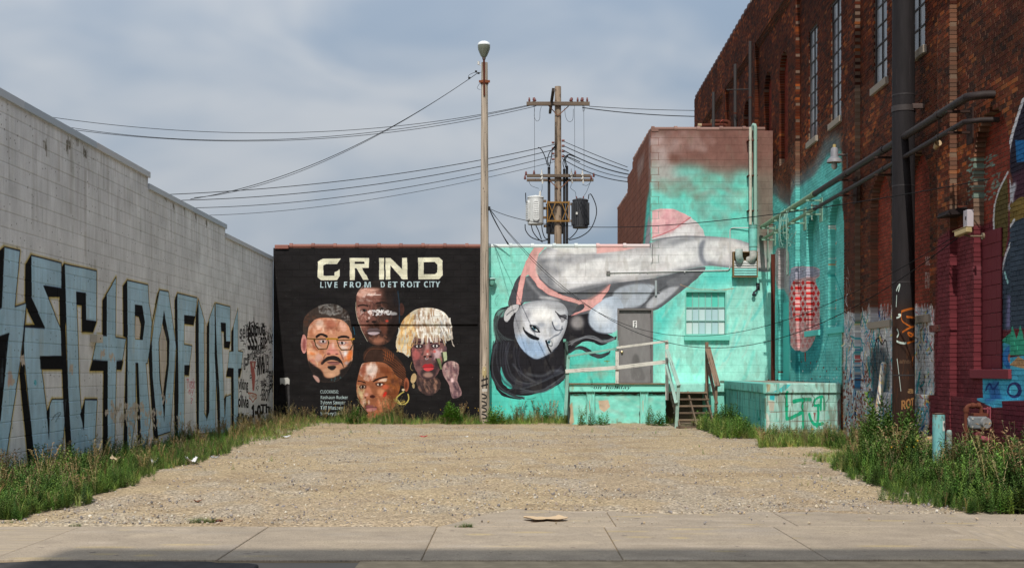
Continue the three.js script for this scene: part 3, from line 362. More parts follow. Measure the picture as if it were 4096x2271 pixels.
    P.ell(474, 876, 26, 14, css(84, 92, 108), { r: 0.9, blur: 2 }); P.ell(474, 874, 20, 10, css(222, 228, 234), { r: 0.9 }); P.ell(470, 870, 9, 9, css(70, 110, 126)); P.ell(470, 870, 4, 4, css(14, 16, 20)); P.line([452, 862, 460, 900, 482, 936], css(22, 24, 30), 10);
  });
  P.poly([180, 720, 190, 665, 240, 630, 288, 632, 270, 680, 240, 690, 215, 740, 190, 742], css(196, 196, 200), { s: 1, line: css(70, 72, 80), w: 2 }); P.line([200, 700, 235, 665, 260, 660], css(84, 86, 94), 4, { blur: 1 });
  P.poly([200, 830, 300, 920, 380, 985, 500, 940, 560, 860, 600, 820, 600, 1000, 420, 1030, 260, 960], hairD, { s: 1, a: 0.0 });
  P.line([285, 905, 340, 965, 400, 985, 470, 955, 520, 905], css(54, 60, 74), 5, { blur: 1.5 });
  // loose strands sprayed thin, and rust/bare marks on the wall
  P.line([140, 640, 110, 600, 150, 570], css(70, 100, 98), 2, { a: 0.6 }); P.line([330, 1235, 365, 1232, 385, 1220], css(50, 60, 62), 2); P.line([250, 1110, 262, 1140, 245, 1170, 200, 1185], css(60, 64, 70), 4);
  P.line([1305, 505, 1400, 540, 1500, 535, 1560, 552, 1640, 528], css(190, 150, 120), 4, { a: 0.7 }); P.line([1520, 540, 1660, 530], css(150, 108, 86), 3, { a: 0.6 });
  P.line([820, 992, 855, 990], css(130, 120, 40), 4, { a: 0.8 }); P.line([838, 985, 840, 1000], css(130, 120, 40), 4, { a: 0.8 });
  P.line([1128, 250, 1126, 330, 1130, 345, 1124, 372], css(60, 56, 58), 3, { s: false }); P.line([1126, 530, 1060, 480], css(120, 110, 110), 2, { a: 0.5 });
  for (const [a, b, l] of [[200, 280, 60], [980, 300, 40], [700, 330, 120], [1330, 560, 60]]) P.line([a, b, a + 3, b + l], css(150, 150, 150), 3, { a: 0.3, blur: 1 });
  P.poly([1790, 250, 1880, 250, 1890, 420, 1800, 420], css(170, 160, 156), { blur: 8, a: 0.7 });
  P.pixels((x, y, d, o) => { const n = fbm(x * 0.016, y * 0.016, 0, 4), m = fbm(x * 0.09, y * 0.05, 0, 2), g = hash3(x, y, 9), k = 0.88 + n * 0.2 + (m - 0.5) * 0.1 + (g - 0.5) * 0.07, dirt = sstep(0.60, 0.75, fbm(x * 0.03 + 40, y * 0.012, 0, 3)) * 0.16; for (let c = 0; c < 3; c++) d[o + c] = clamp(mix(d[o + c] * k, [128, 122, 108][c], dirt), 0, 255); });
}

// ---- white block wall on the left with tall lettering
const AL = 0.1586, LW_D0 = 14.2, LW_D1 = 36.42, LH = 5.3;
const lwx = (d) => -6.305 - 0.009143 * d;                              // where the left wall's face stands at distance d
const cvLeft = canv(2048, 560), PL = new Painter(cvLeft, (px, py) => { const s = AL * (2000 - px), d = FOC / s, h = EYE + (HZ - py) / s; return [(d - LW_D0) / (LW_D1 - LW_D0) * 2048, 560 - h / LH * 560]; });
{
  const P = PL, x = P.x, wall = css(226, 228, 231), blue = css(178, 212, 232), blk = css(13, 13, 18), yel = css(196, 172, 92);
  x.fillStyle = wall; x.fillRect(0, 0, 2048, 560);
  { const rr = rng(77); for (let i = 0; i < 420; i++) { const u = rr() * 2048, top = rr() < 0.6, v = top ? 20 + rr() * 70 : rr() * 560; x.globalAlpha = 0.05 + rr() * 0.10; x.fillStyle = rr() < 0.6 ? css(120, 114, 104) : css(222, 220, 216); x.fillRect(u, v, 2 + rr() * 9, 20 + rr() * (top ? 120 : 70)); } x.globalAlpha = 1;
    for (let i = 0; i < 26; i++) { const p = FOC / (LW_D0 + rr() * 22), px = 2000 - p / AL; const u = rr() * 2048, v = 22 + rr() * 40; x.fillStyle = css(112, 106, 94); x.globalAlpha = 0.55; for (let k = 0; k < 12; k++) x.fillRect(u + (rr() - 0.5) * 14, v + rr() * 16, 1 + rr() * 5, 2 + rr() * 12); } x.globalAlpha = 1; }
  const z3 = (...a) => a.flatMap((v, i) => (i % 2 ? [] : [a[i] / 2.38, a[i + 1] / 2.38 + 940])), z2 = (...a) => a.flatMap((v, i) => (i % 2 ? [] : [a[i] / 1.333, a[i + 1] / 1.333 + 1200])), z4 = (...a) => a.flatMap((v, i) => (i % 2 ? [] : [a[i] / 2.38 + 550, a[i + 1] / 2.38 + 1150]));
  const faces = [
    [...z3(35, 110, 185, 145, 135, 685, 245, 645), ...z2(118, 215, 95, 390, 20, 900, -40, 1000, -90, 700, 45, 180), ...z3(-20, 975, -20, 700, 10, 690)],
    [...z3(290, 190, 580, 265, 580, 505, 410, 480, 575, 905), ...z2(325, 300, 210, 303, 248, 600, 258, 740, 262, 560, 275, 530, 352, 530, 325, 850, 185, 900, 120, 240), ...z3(225, 870, 420, 885, 295, 600)],
    [...z3(610, 275, 915, 340, 912, 820, 815, 805, 810, 550, 720, 540, 735, 940, 750, 1428), ...z2(428, 560, 440, 690, 450, 530, 515, 530, 500, 830, 380, 850, 378, 800, 360, 490), ...z3(630, 1000)],
    [...z3(1100, 400, 1095, 970, 1195, 985, 1160, 1195, 1105, 1200), ...z2(618, 340, 606, 850, 570, 850, 570, 325), ...z3(875, 1190, 920, 950, 1010, 955, 1010, 565)],
    [...z3(1205, 430, 1405, 475), ...z4(105, 150, 132, 330, 110, 600, 90, 715, 75, 720), ...z2(800, 640, 770, 850, 752, 850, 742, 600, 733, 335, 720, 335, 722, 620, 690, 820, 676, 840, 676, 300), ...z3(1210, 900)],
    z4(205, 25, 290, 40, 345, 420, 362, 560, 345, 850, 310, 1370, 190, 1410, 140, 850, 130, 520, 165, 260),
    z4(375, 55, 565, 100, 545, 275, 440, 265, 440, 540, 515, 555, 490, 740, 442, 740, 440, 1440, 380, 1450, 380, 600, 375, 300),
    z4(575, 110, 630, 300, 632, 1190, 655, 1250, 675, 1180, 675, 310, 730, 150, 735, 640, 745, 900, 735, 1380, 580, 1390, 578, 500),
    z4(740, 150, 880, 185, 880, 515, 840, 515, 835, 340, 790, 335, 805, 640, 815, 870, 825, 1240, 840, 1040, 885, 1020, 880, 1390, 785, 1400, 750, 900, 740, 400),
    z4(952, 200, 955, 605, 1000, 615, 985, 770, 955, 775, 955, 1390, 912, 1390, 910, 770, 855, 765, 870, 610, 910, 605, 908, 370)];
  const blacks = [
    z3(-60, 200, 30, 110, 10, 690, -60, 700), [...z3(-20, 965, 80, 930), ...z2(0, 640, -60, 800)],
    z3(235, 290, 290, 185, 296, 600, 424, 888, 225, 862, 325, 858, 245, 690, 232, 620), [...z3(245, 690, 215, 1000), ...z2(100, 390, 150, 900, 188, 900, 130, 400, 125, 235)],
    [...z3(410, 480, 580, 508, 585, 300, 610, 265, 625, 800), ...z2(345, 140, 360, 500, 380, 830, 352, 820, 335, 560, 328, 370, 212, 370, 210, 300, 328, 300, 320, 155), ...z3(580, 910, 565, 870, 560, 590, 450, 590)],
    z2(245, 600, 275, 528, 262, 560, 258, 742), z3(720, 540, 812, 550, 816, 805, 914, 822, 880, 925, 775, 920, 772, 665, 725, 660), z2(425, 610, 450, 528, 445, 690),
    z3(970, 625, 1100, 400, 1012, 565, 1012, 955, 970, 945), [...z3(875, 1190, 1020, 1195), ...z2(572, 860, 545, 840, 548, 378, 475, 378)], z3(1105, 1200, 1168, 1198, 1150, 1285, 1105, 1280),
    [...z3(1165, 490, 1207, 428, 1210, 980), ...z2(678, 330, 676, 840, 655, 840, 660, 600, 672, 200, 655, 190)], [...z2(722, 335, 735, 335, 744, 600, 755, 840, 735, 840, 730, 600)],
    z3(1278, 660, 1350, 670, 1375, 830, 1355, 995, 1280, 990),
    z4(205, 18, 140, 330, 130, 520, 140, 860, 192, 1440, 150, 1440, 105, 740, 100, 640, 130, 480, 135, 330, 180, 80),
    z4(247, 215, 300, 500, 295, 740, 265, 1000, 250, 1290, 232, 1060, 205, 880, 196, 515, 232, 345),
    z4(375, 52, 350, 120, 352, 420, 365, 600, 345, 1000, 350, 1450, 378, 1450, 387, 1000, 382, 560, 375, 300), z4(440, 265, 545, 275, 530, 355, 440, 345), z4(442, 740, 495, 742, 485, 835, 445, 830),
    z4(576, 108, 550, 270, 548, 560, 560, 1390, 580, 1390, 582, 1000, 578, 300), z4(655, 370, 680, 312, 680, 1180, 655, 1270, 648, 1200),
    z4(736, 148, 730, 640, 750, 1000, 765, 1400, 785, 1400, 778, 1000, 752, 600, 744, 380), z4(790, 335, 838, 340, 840, 515, 882, 518, 870, 578, 820, 570, 818, 420, 795, 415), z4(822, 1060, 842, 1018, 830, 1245),
    z4(912, 368, 890, 420, 888, 600, 910, 605), z4(855, 765, 912, 770, 914, 1390, 893, 1390, 888, 850, 840, 845), z4(955, 775, 988, 775, 970, 855, 957, 850)];
  for (const f of [...faces, ...blacks]) P.poly(f, yel, { line: yel, w: 5, blur: 1.6 });
  for (const f of blacks) P.poly(f, blk);
  for (const f of faces) P.poly(f, blue, { line: css(20, 24, 50), w: 1.6 });
  for (const f of blacks) P.poly(f, blk);
  for (const g of [z3(1284, 770, 1315, 780, 1335, 860, 1325, 985, 1282, 985), z4(232, 345, 275, 520, 275, 720, 235, 1030, 215, 880, 202, 515), z4(634, 300, 655, 365, 650, 1205, 634, 1190)]) P.poly(g, css(212, 202, 190), { line: yel, w: 1.5 });
  { const rr = rng(5); for (const f of faces) P.clip(f, false, () => { for (let i = 0; i < 30; i++) { const k = Math.floor(rr() * f.length / 2) * 2, a = P.map(f[k], f[k + 1]); x.globalAlpha = 0.16; x.fillStyle = [css(190, 214, 222), css(140, 184, 204), css(206, 204, 200)][i % 3]; x.fillRect(a[0] + (rr() - 0.5) * 60, a[1] + (rr() - 0.3) * 200, 4 + rr() * 16, 20 + rr() * 60); } x.globalAlpha = 1; }); }
  // paint flaked off
  { const rr = rng(9); const flake = (px, py, n, sp) => { for (let i = 0; i < n; i++) { const a = P.map(px + (rr() - 0.5) * sp, py + (rr() - 0.5) * sp * 1.1); x.fillStyle = css(202, 190, 176); x.beginPath(); for (let k = 0; k < 7; k++) { const t = k / 7 * 6.28, q = 1.5 + rr() * 5; x.lineTo(a[0] + Math.cos(t) * q, a[1] + Math.sin(t) * q * 1.3); } x.fill(); } };
    flake(475, 1650, 26, 70); flake(545, 1635, 26, 60); flake(500, 1700, 22, 80); flake(610, 1680, 20, 70); flake(440, 1640, 10, 40); flake(700, 1690, 16, 70); flake(660, 1590, 8, 30); flake(40, 1520, 8, 24); flake(90, 1440, 6, 20); flake(285, 1475, 5, 14); flake(410, 1420, 6, 20); flake(447, 1428, 6, 20); flake(560, 1700, 30, 160); flake(8, 1850, 10, 40); }
  // tags
  P.frame(550, 1150, 2.38);
  const tk = css(22, 22, 26), tg = (s, a, b, w, h, r, st = 6) => P.text(s, a, b, w, h, tk, { rise: r, stroke: st, blur: 0.4 });
  tg('sellz', 968, 480, 110, 110, -10); tg('AnimuG', 1050, 425, 160, 100, 30, 12); tg('TAY', 1195, 520, 90, 90, 10); tg('SSS.', 1045, 580, 110, 150, 0, 10); tg('RIP', 1165, 580, 60, 100, -10, 10); tg('entsc', 1045, 690, 90, 70, -30); tg('Treseltz', 1100, 650, 100, 70, -30); tg('P', 1000, 780, 60, 110, 0); tg('NVL', 1135, 830, 70, 150, -30, 12); tg('VB', 1190, 800, 60, 160, 0, 5); tg('viking', 960, 960, 90, 90, 10, 8); tg('olivia', 955, 1130, 100, 100, 10, 9); tg('# IkKogi', 945, 1290, 150, 90, 10, 12); tg('seltz', 1170, 940, 55, 70, -10, 7); tg('SBOY', 1175, 1070, 80, 110, 10, 7); tg('TOP', 1245, 900, 45, 100, -10, 9); tg('1-0-', 1080, 1230, 110, 110, 0, 14); tg('Th', 1170, 1190, 90, 80, 0, 9); tg('PT', 1250, 1000, 45, 80, -10, 9);
  { const r = rng(606); for (let i = 0; i < 90; i++) { const a = 965 + r() * 320, b = 330 + r() * 960 * (0.4 + 0.6 * r()), w = 14 + r() * 30, h = 20 + r() * 60; P.line([a, b, a + w * (r() - 0.2), b - h * r(), a + w, b + h * (r() - 0.5), a + w * r(), b + h * r()], tk, 1 + r() * 2.2, { a: 0.75 }); } }
  P.line([1040, 350, 1055, 440], tk, 4, { blur: 1 }); P.line([1105, 290, 1108, 380], tk, 8, { blur: 2, a: 0.7 }); P.line([1240, 400, 1250, 520], tk, 4, { blur: 1 });
  P.poly([1068, 700, 1125, 705, 1110, 780, 1118, 840, 1108, 980, 1092, 980, 1085, 850, 1075, 790], css(170, 70, 60), { a: 0.75, blur: 1 }); P.poly([1085, 715, 1110, 715, 1098, 770], css(214, 190, 180)); P.line([1050, 1000, 1065, 1030, 1055, 1050, 1080, 1060, 1095, 1100, 1110, 1060, 1135, 1050, 1130, 1010, 1050, 1000], css(166, 80, 50), 3); P.text('Traker', 1062, 1050, 70, 40, css(190, 110, 60), {});
  P.text('Tysk', 465, 960, 75, 90, css(196, 90, 110), { stroke: 4 }); P.text('?', 500, 1100, 22, 50, css(196, 90, 110), {}); P.text('oy', 480, 1010, 50, 50, css(196, 90, 110), { stroke: 3 });
  P.frame(0, 1200, 1.333); P.line([270, 640, 300, 600, 330, 600, 300, 630, 290, 650], css(90, 110, 120), 1.2); P.text('AT', 280, 635, 40, 26, css(80, 90, 100), { stroke: 2 });
  P.poly([40, 380, 58, 380, 58, 455, 36, 455], css(206, 170, 156), { a: 0.6 }); P.ell(185, 440, 7, 16, css(110, 196, 216));
  P.pixels((x, y, d, o) => { const n = fbm(x * 0.02, y * 0.02, 0, 4), m = fbm(x * 0.16, y * 0.022, 0, 2), g = hash3(x, y, 2), k = 0.90 + n * 0.16 + (m - 0.5) * 0.12 + (g - 0.5) * 0.06, sp = hash3(x >> 1, y >> 1, 6) > 0.9955 ? 0.6 : 1; for (let c = 0; c < 3; c++) d[o + c] = clamp(d[o + c] * k * sp, 0, 255); });
}
// ---------------------------------------------------------------- walls of block and brick
const fineBump = noiseTex(256, 256, (x, y) => 0.35 * tileNoise(x, y, 256, 16, 3) + 0.65 * hash3(x, y, 1) * 0.6);
function wallMat(c, rough, bump = 0.003, rep = [6, 6]) { const b = fineBump.clone(); b.repeat.set(...rep); b.needsUpdate = true; return new THREE.MeshPhysicalMaterial({ map: ctex(c), vertexColors: true, roughness: rough, specularIntensity: 0.25, bumpMap: b, bumpScale: bump }); }
// lays running-bond blocks over [x0,x1] x [0,top] round rectangular openings; the `single` largest become parts of their own
function blockWall(g, { x0, x1, y0 = 0, rows, course, len, uv, mat, tops, holes = [], gap = 0.005, ch = 0.006, seed = 1, single = 300, rank, jit = 0.06, gx = gap, cx = ch }) {
  const r = rng(seed), list = [];
  for (let k = 0; k < rows; k++) {
    const a = y0 + k * course, b = a + course;
    const cuts = [a, b]; for (const h of holes) for (const v of [h[2], h[3]]) if (v > a + 0.02 && v < b - 0.02) cuts.push(v);
    cuts.sort((p, q) => p - q);
    for (let q = 0; q + 1 < cuts.length; q++) {
      const lo = cuts[q], hi = cuts[q + 1], m = (lo + hi) / 2, hs = holes.filter((h) => m > h[2] && m < h[3]);
      for (let c = Math.floor(x0 / len) - 1; c < x1 / len + 1; c++) {
        let spans = [[Math.max(x0, c * len + (k % 2) * len / 2), Math.min(x1, (c + 1) * len + (k % 2) * len / 2)]];
        if (spans[0][1] - spans[0][0] < 0.03) continue;
        if (tops && m > tops((spans[0][0] + spans[0][1]) / 2)) continue;
        for (const h of hs) spans = spans.flatMap(([p, t]) => [[p, Math.min(t, h[0])], [Math.max(p, h[1]), t]].filter(([u, v]) => v - u > 0.02));
        for (const [p, t] of spans) list.push([p, t, lo, hi, (r() - 0.5) * 0.003, 1 - r() * jit, (t - p) * (hi - lo)]);
      }
    }
  }
  const score = rank ?? ((q) => -Math.hypot((q[0] + q[1]) / 2 - (x0 + x1) / 2, (q[2] + q[3]) / 2 - course * rows / 2) * 0.001 + (q[6] > len * course * 0.9 ? 1 : 0));
  list.sort((p, q) => score(q) - score(p));
  const rest = new MB();
  list.forEach((q, i) => {
    const [p, t, lo, hi, dz, tone] = q, mb = i < single ? new MB() : rest, e = gap / 2;
    mb.block(p + gx / 2, t - gx / 2, lo + e, hi - e, dz, dz - 0.012, ch, uv, [tone, tone, tone], cx);
    if (i < single) part(g, 'block', mb.build(), mat);
  });
  if (list.length > single) { const m = part(g, 'block_field', rest.build(), mat); m.userData.kind = 'stuff'; }
}
function plate(x0, x1, y0, y1, zf, zb, uv) { const m = new MB(); m.block(x0, x1, y0, y1, zf, zb, 0.004, uv, [0.93, 0.93, 0.93]); return m; }

// ---- left: white block building
{
  const g = thing('white_block_building', 'long white concrete block building with tall pale blue lettering sprayed on its side', 'building', [lwx(LW_D0), 0, -LW_D0], Math.PI / 2 + Math.atan(0.009143));
  const L = LW_D1 - LW_D0, C = 0.2068, top = (u) => (u + LW_D0 < 23.5 ? 24 : u + LW_D0 < 30.1 ? 23 : 22) * C, uv = (x, y) => [x / L, y / LH], mat = wallMat(cvLeft, 0.92, 0.004, [40, 10]);
  blockWall(g, { x0: 0, x1: L, rows: 24, course: C, len: 0.4064, uv, mat, tops: top, seed: 4, rank: (q) => (q[0] > 2.5 ? -q[0] : -100 - q[0]), jit: 0.05, gap: 0.009, gx: 0.0006, cx: 0.0006 });
  const bed = new MB(), segs = [[0, 9.3, 24], [9.3, 15.9, 23], [15.9, L, 22]];
  for (const [a, b, n] of segs) bed.block(a, b, 0, n * C, -0.0045, -0.25, 0, uv, [0.8, 0.8, 0.8]);
  part(g, 'mortar', bed.build(), mat);
  part(g, 'roof_body', [box(0.01, L - 0.01, -0.02, 4.2, -9, -0.26)], std([150, 148, 145]));
  const capM = [std([188, 196, 205], 0.5), std([176, 188, 200], 0.5), std([196, 200, 205], 0.55)];
  let i = 0;
  for (const [a, b, n] of segs) { const m = Math.max(1, Math.round((b - a) / 3.05)); for (let k = 0; k < m; k++) { const u0 = a + (b - a) * k / m, u1 = a + (b - a) * (k + 1) / m; part(g, 'coping_strip', [rbox(u0 + 0.003 - (k ? 0 : 0.02), u1 - 0.003 + (k === m - 1 ? 0.03 : 0), n * C - 0.03 + (i % 2) * 0.002, n * C + 0.075, -0.29, 0.035, 0.006)], capM[i++ % 3]); } }
  const fx = part(g, 'junction_box', [rbox(0.25 - 0.28, 0.25 + 0.02, -0.065, 0.065, 0.0, 0.11, 0.008)], std([196, 190, 178], 0.7)); fx.position.set(FOC / (AL * (2000 - 360)) - LW_D0, EYE + (HZ - 1353) / (AL * (2000 - 360)), 0.001);
  part(fx, 'screw', [cyl(V(0.13, 0.0, 0.11), V(0.13, 0, 0.117), 0.012)], std([90, 86, 80], 0.5));
}

// ---- back: black building with the portraits
const ZB = -DB;
const coping = (r, len) => { const p = [], n = 9; const g = new THREE.CylinderGeometry(r, r, len, 14, 1, false, 0, Math.PI * 2); g.rotateZ(Math.PI / 2); return g; };
function copingRun(g, x0, x1, y, z, step, mats, name = 'coping_tile', axis = 'x', skip) {
  const n = Math.round((x1 - x0) / step), st = (x1 - x0) / n;
  for (let i = 0; i < n; i++) {
    const a = coping(0.058, st * 0.99), b = coping(0.078, 0.09); b.translate(-st / 2 + 0.05, 0.004, 0);
    const lip = box(-st / 2 + 0.003, st / 2 - 0.003, -0.075, 0, -0.16, 0.035);
    const m = part(g, name, [a, b, lip], mats[(i * 7 + (i >> 1)) % mats.length]); m.position.set(axis === 'x' ? x0 + st * (i + 0.5) : z, y + 0.055 + Math.sin(i * 2.3) * 0.003, axis === 'x' ? z : x0 + st * (i + 0.5)); if (axis !== 'x') m.rotation.y = -Math.PI / 2;
  }
}
const terra = [std([132, 84, 72], 0.55), std([118, 74, 64], 0.6), std([142, 94, 80], 0.5)], paleTile = [std([206, 214, 212], 0.6), std([190, 200, 200], 0.6), std([214, 212, 210], 0.6)], pinkTile = [std([214, 176, 172], 0.6), std([206, 190, 188], 0.6)], brownTile = [std([124, 92, 82], 0.65), std([140, 108, 98], 0.6)];
{
  const g = thing('black_mural_building', 'black painted block building with four painted portraits under the word GRIND', 'building', [0, 0, ZB]);
  const W = XSEAM - XB0, uv = (x, y) => [(x - XB0) / W, y / HB], mat = wallMat(cvBlack, 0.7, 0.003, [12, 10]);
  blockWall(g, { x0: XB0, x1: XSEAM, rows: 24, course: CO, len: 0.406, uv, mat, seed: 8 });
  const bed = new MB(); bed.block(XB0, XSEAM, 0, HB, -0.004, -0.3, 0, uv, [0.85, 0.85, 0.85]); part(g, 'mortar', bed.build(), mat);
  part(g, 'roof_body', [box(XB0 + 0.01, XSEAM - 0.003, -0.02, HB - 0.35, -9, -0.31)], std([120, 118, 116]));
  const x0 = (1403 - CX) / SB, x1 = (1911 - CX) / SB; part(g, 'lintel_beam', plate(x0, x1, EYE + (HZ - 1297) / SB, EYE + (HZ - 1261) / SB, 0.05, 0.001, uv).build(), mat);
  copingRun(g, (1155 - CX) / SB, XSEAM + 0.02, HB, -0.06, 0.606, terra);
  part(g, 'coping_end', [rbox((1107 - CX) / SB - 0.06, (1155 - CX) / SB - 0.004, HB - 0.03, HB + 0.085, -0.22, 0.06, 0.02, 2)], terra[0]);
}
// ---- back: aqua building and its tower
const aquaUV = (x, y) => [(x - XSEAM) / 7.95, y / 8.115];
const aquaMat = wallMat(cvAqua, 0.85, 0.003, [16, 16]);
{
  const g = thing('aqua_mural_building', 'aqua block building with a block tower, painted with an upside down woman', 'building', [0, 0, ZB]);
  const door = [(2470 - CX) / SB, (2613 - CX) / SB, 1.13, EYE + (HZ - 1233) / SB], win = [(2741 - CX) / SB, (2907 - CX) / SB, EYE + (HZ - 1340) / SB, EYE + (HZ - 1162) / SB];
  blockWall(g, { x0: XSEAM, x1: XB1, rows: 24, course: CO, len: 0.406, uv: aquaUV, mat: aquaMat, holes: [door, win], seed: 15, jit: 0.05, single: 200 });
  blockWall(g, { x0: XT, x1: XB1, y0: HB, rows: 16, course: CO, len: 0.406, uv: aquaUV, mat: aquaMat, seed: 16, jit: 0.06, single: 100 });
  const bed = new MB(), B = (a, b, c, d) => bed.block(a, b, c, d, -0.004, -0.3, 0, aquaUV, [0.88, 0.88, 0.88]);
  B(XSEAM, door[0], 0, HB); B(door[0], door[1], 0, door[2]); B(door[0], door[1], door[3], HB); B(door[1], win[0], 0, HB); B(win[0], win[1], 0, win[2]); B(win[0], win[1], win[3], HB); B(win[1], XB1, 0, HB); B(XT, XB1, HB + 0.0005, HT);
  part(g, 'mortar', bed.build(), aquaMat);
  part(g, 'roof_body', [box(XSEAM + 0.003, XT - 0.01, -0.02, HB - 0.35, -9, -0.31), box(XT + 0.27, XB1, -0.02, HT - 1.2, -11.4, -0.31)], std([120, 112, 106]));
  const y0 = EYE + (HZ - 1171) / SB, y1 = EYE + (HZ - 1132) / SB; part(g, 'lintel_beam', plate((2231 - CX) / SB, (2640 - CX) / SB, y0, y1, 0.032, 0.001, aquaUV).build(), aquaMat);
  // side of the tower, brown block running back, with painted overspray near the corner
  { const cs = canv(1024, 512), P = new Painter(cs, (u, v) => [u / 11.4 * 1024, 512 - (v - 4) / 4.2 * 512]), x = P.x; x.fillStyle = css(128, 82, 66); x.fillRect(0, 0, 1024, 512);
    P.dabs(4, 6, 5, 2, [css(140, 92, 76), css(112, 70, 58), css(120, 78, 62)], 160, 0.4, 14, 71, { a: 0.35, blur: 3 }); P.poly([0, 4, 0, 6.6, 1.0, 6.3, 1.8, 5.4, 2.6, 4.8, 3.4, 4], css(96, 202, 186), { blur: 14 }); P.poly([0, 4, 0, 5.9, 0.8, 5.7, 1.6, 5.1, 2.4, 4], css(190, 182, 184), { blur: 8 }); P.poly([0, 6.6, 0, 8.2, 0.5, 8.2, 0.6, 6.6], css(160, 132, 124), { blur: 12, a: 0.7 }); P.poly([1.6, 7.8, 4.0, 7.8, 3.6, 7.2, 2, 7.4], css(170, 160, 156), { blur: 10, a: 0.5 });
    P.pixels((x, y, d, o) => { const k = 0.86 + fbm(x * 0.03, y * 0.03, 0, 3) * 0.26 + (hash3(x, y, 3) - 0.5) * 0.1; for (let c = 0; c < 3; c++) d[o + c] = clamp(d[o + c] * k, 0, 255); });
    const mat = wallMat(cs, 0.9, 0.003, [20, 10]), sg = new THREE.Group(); sg.name = 'tower_side_wall'; g.add(sg); sg.position.set(XT, 0, 0.0); sg.rotation.y = -Math.PI / 2;   // local x runs towards the camera
    const uv = (x, y) => [-x / 11.4, (y - 4) / 4.2], tops = (x) => (x > -5.4 ? HT : x > -7.2 ? HT - CO : HT - CO * 4);
    blockWall(sg, { x0: -11.4, x1: -0.002, y0: CO * 22, rows: 18, course: CO, len: 0.406, uv, mat, tops, seed: 23, single: 300, rank: (q) => q[1], holes: [[-7.6, -6.9, 4.6, 5.3]] });
    const b2 = new MB(); b2.block(-5.4, -0.002, 4.4, HT, -0.004, -0.25, 0, uv, [0.8, 0.8, 0.8]); b2.block(-7.2, -5.4, 4.4, HT - CO, -0.004, -0.25, 0, uv, [0.8, 0.8, 0.8]); b2.block(-11.4, -7.6, 4.4, HT - CO * 4, -0.004, -0.25, 0, uv, [0.8, 0.8, 0.8]); b2.block(-7.6, -7.2, 5.3, HT - CO * 4, -0.004, -0.25, 0, uv, [0.8, 0.8, 0.8]); part(sg, 'mortar', b2.build(), mat);
    copingRun(sg, -5.2, 0.02, HT, -0.06, 0.606, brownTile); copingRun(sg, -11.4, -7.3, HT - CO * 4, -0.06, 0.606, brownTile);
  }
  copingRun(g, XSEAM + 0.02, (2385 - CX) / SB, HB, -0.06, 0.606, paleTile); copingRun(g, (2385 - CX) / SB, XT - 0.02, HB, -0.06, 0.606, pinkTile);
  copingRun(g, XT + 0.02, 7.02, HT, -0.06, 0.606, brownTile);
  // door
  { const c = canv(256, 512), P = new Painter(c, (u, v) => [u * 256, v * 512]), x = P.x; x.fillStyle = css(124, 121, 121); x.fillRect(0, 0, 256, 512);
    P.poly([0.36, 0.98, 0.38, 0.75, 0.42, 0.63, 0.52, 0.58, 0.62, 0.64, 0.66, 0.76, 0.78, 0.86, 0.86, 0.97], css(104, 101, 101), { s: 1, blur: 6, a: 0.8 }); P.poly([0.42, 0.66, 0.5, 0.6, 0.6, 0.62, 0.64, 0.7, 0.55, 0.76, 0.44, 0.75], css(92, 90, 90), { s: 1, blur: 5, a: 0.8 }); P.dabs(0.4, 0.85, 0.3, 0.1, [css(140, 137, 136), css(116, 113, 112)], 40, 0.03, 3, 81, { dir: 1.6, spread: 0.4, a: 0.4 });
    P.pixels((x, y, d, o) => { const k = 0.93 + fbm(x * 0.05, y * 0.02, 0, 3) * 0.14 + (hash3(x, y, 5) - 0.5) * 0.05; for (let q = 0; q < 3; q++) d[o + q] *= k; });
    const [a, b, lo, hi] = door, fm = std([112, 108, 107], 0.55), leafM = new THREE.MeshStandardMaterial({ map: ctex(c), roughness: 0.55 });
    const leaf = new MB(); leaf.block(a + 0.055, b - 0.055, lo + 0.012, hi - 0.055, -0.07, -0.11, 0.003, (x, y) => [(x - a - 0.05) / (b - a - 0.1), (y - lo) / (hi - lo - 0.05)]);
    const dr = part(g, 'door', leaf.build(), leafM), dx = b - a;
    part(dr, 'frame', [box(a, a + 0.05, lo, hi, -0.16, 0.012), box(b - 0.05, b, lo, hi, -0.12, 0.012), box(a + 0.051, b - 0.051, hi - 0.05, hi, -0.12, 0.011), box(a + 0.051, b - 0.051, lo - 0.02, lo + 0.008, -0.12, 0.02)], fm);
    for (const y of [1.95, 2.1]) { const k = lathe([[0, 0.06], [0.026, 0.055], [0.03, 0.04], [0.014, 0.025], [0.014, 0.01], [0.04, 0.006], [0.04, 0]], 16); k.rotateX(Math.PI / 2); const q = part(dr, y > 2 ? 'deadbolt' : 'knob', [k], std([176, 160, 120], 0.3, { metalness: 0.8 })); q.position.set(a + 0.13, y + 0.03, -0.07); if (y > 2) q.scale.set(0.8, 0.8, 0.5); }
    for (const y of [1.4, 2.1, 2.95]) part(dr, 'hinge', [cyl(V(b - 0.056, y, -0.064), V(b - 0.056, y + 0.11, -0.064), 0.012, 0.012, 8)], std([84, 80, 78], 0.5));
    const st = canv(64, 96), S = new Painter(st, (u, v) => [u, v]), X = S.x; X.fillStyle = css(230, 230, 228); X.fillRect(0, 0, 64, 96); S.poly([14, 14, 50, 8, 54, 26, 16, 30], css(24, 24, 26)); S.poly([20, 34, 30, 34, 28, 48, 40, 44, 48, 34, 52, 50, 40, 60, 22, 58], css(30, 30, 32)); S.poly([22, 66, 48, 62, 40, 84, 16, 88], css(26, 26, 28)); S.line([26, 72, 40, 70], css(220, 220, 220), 3); S.line([18, 20, 48, 16], css(220, 220, 220), 2);
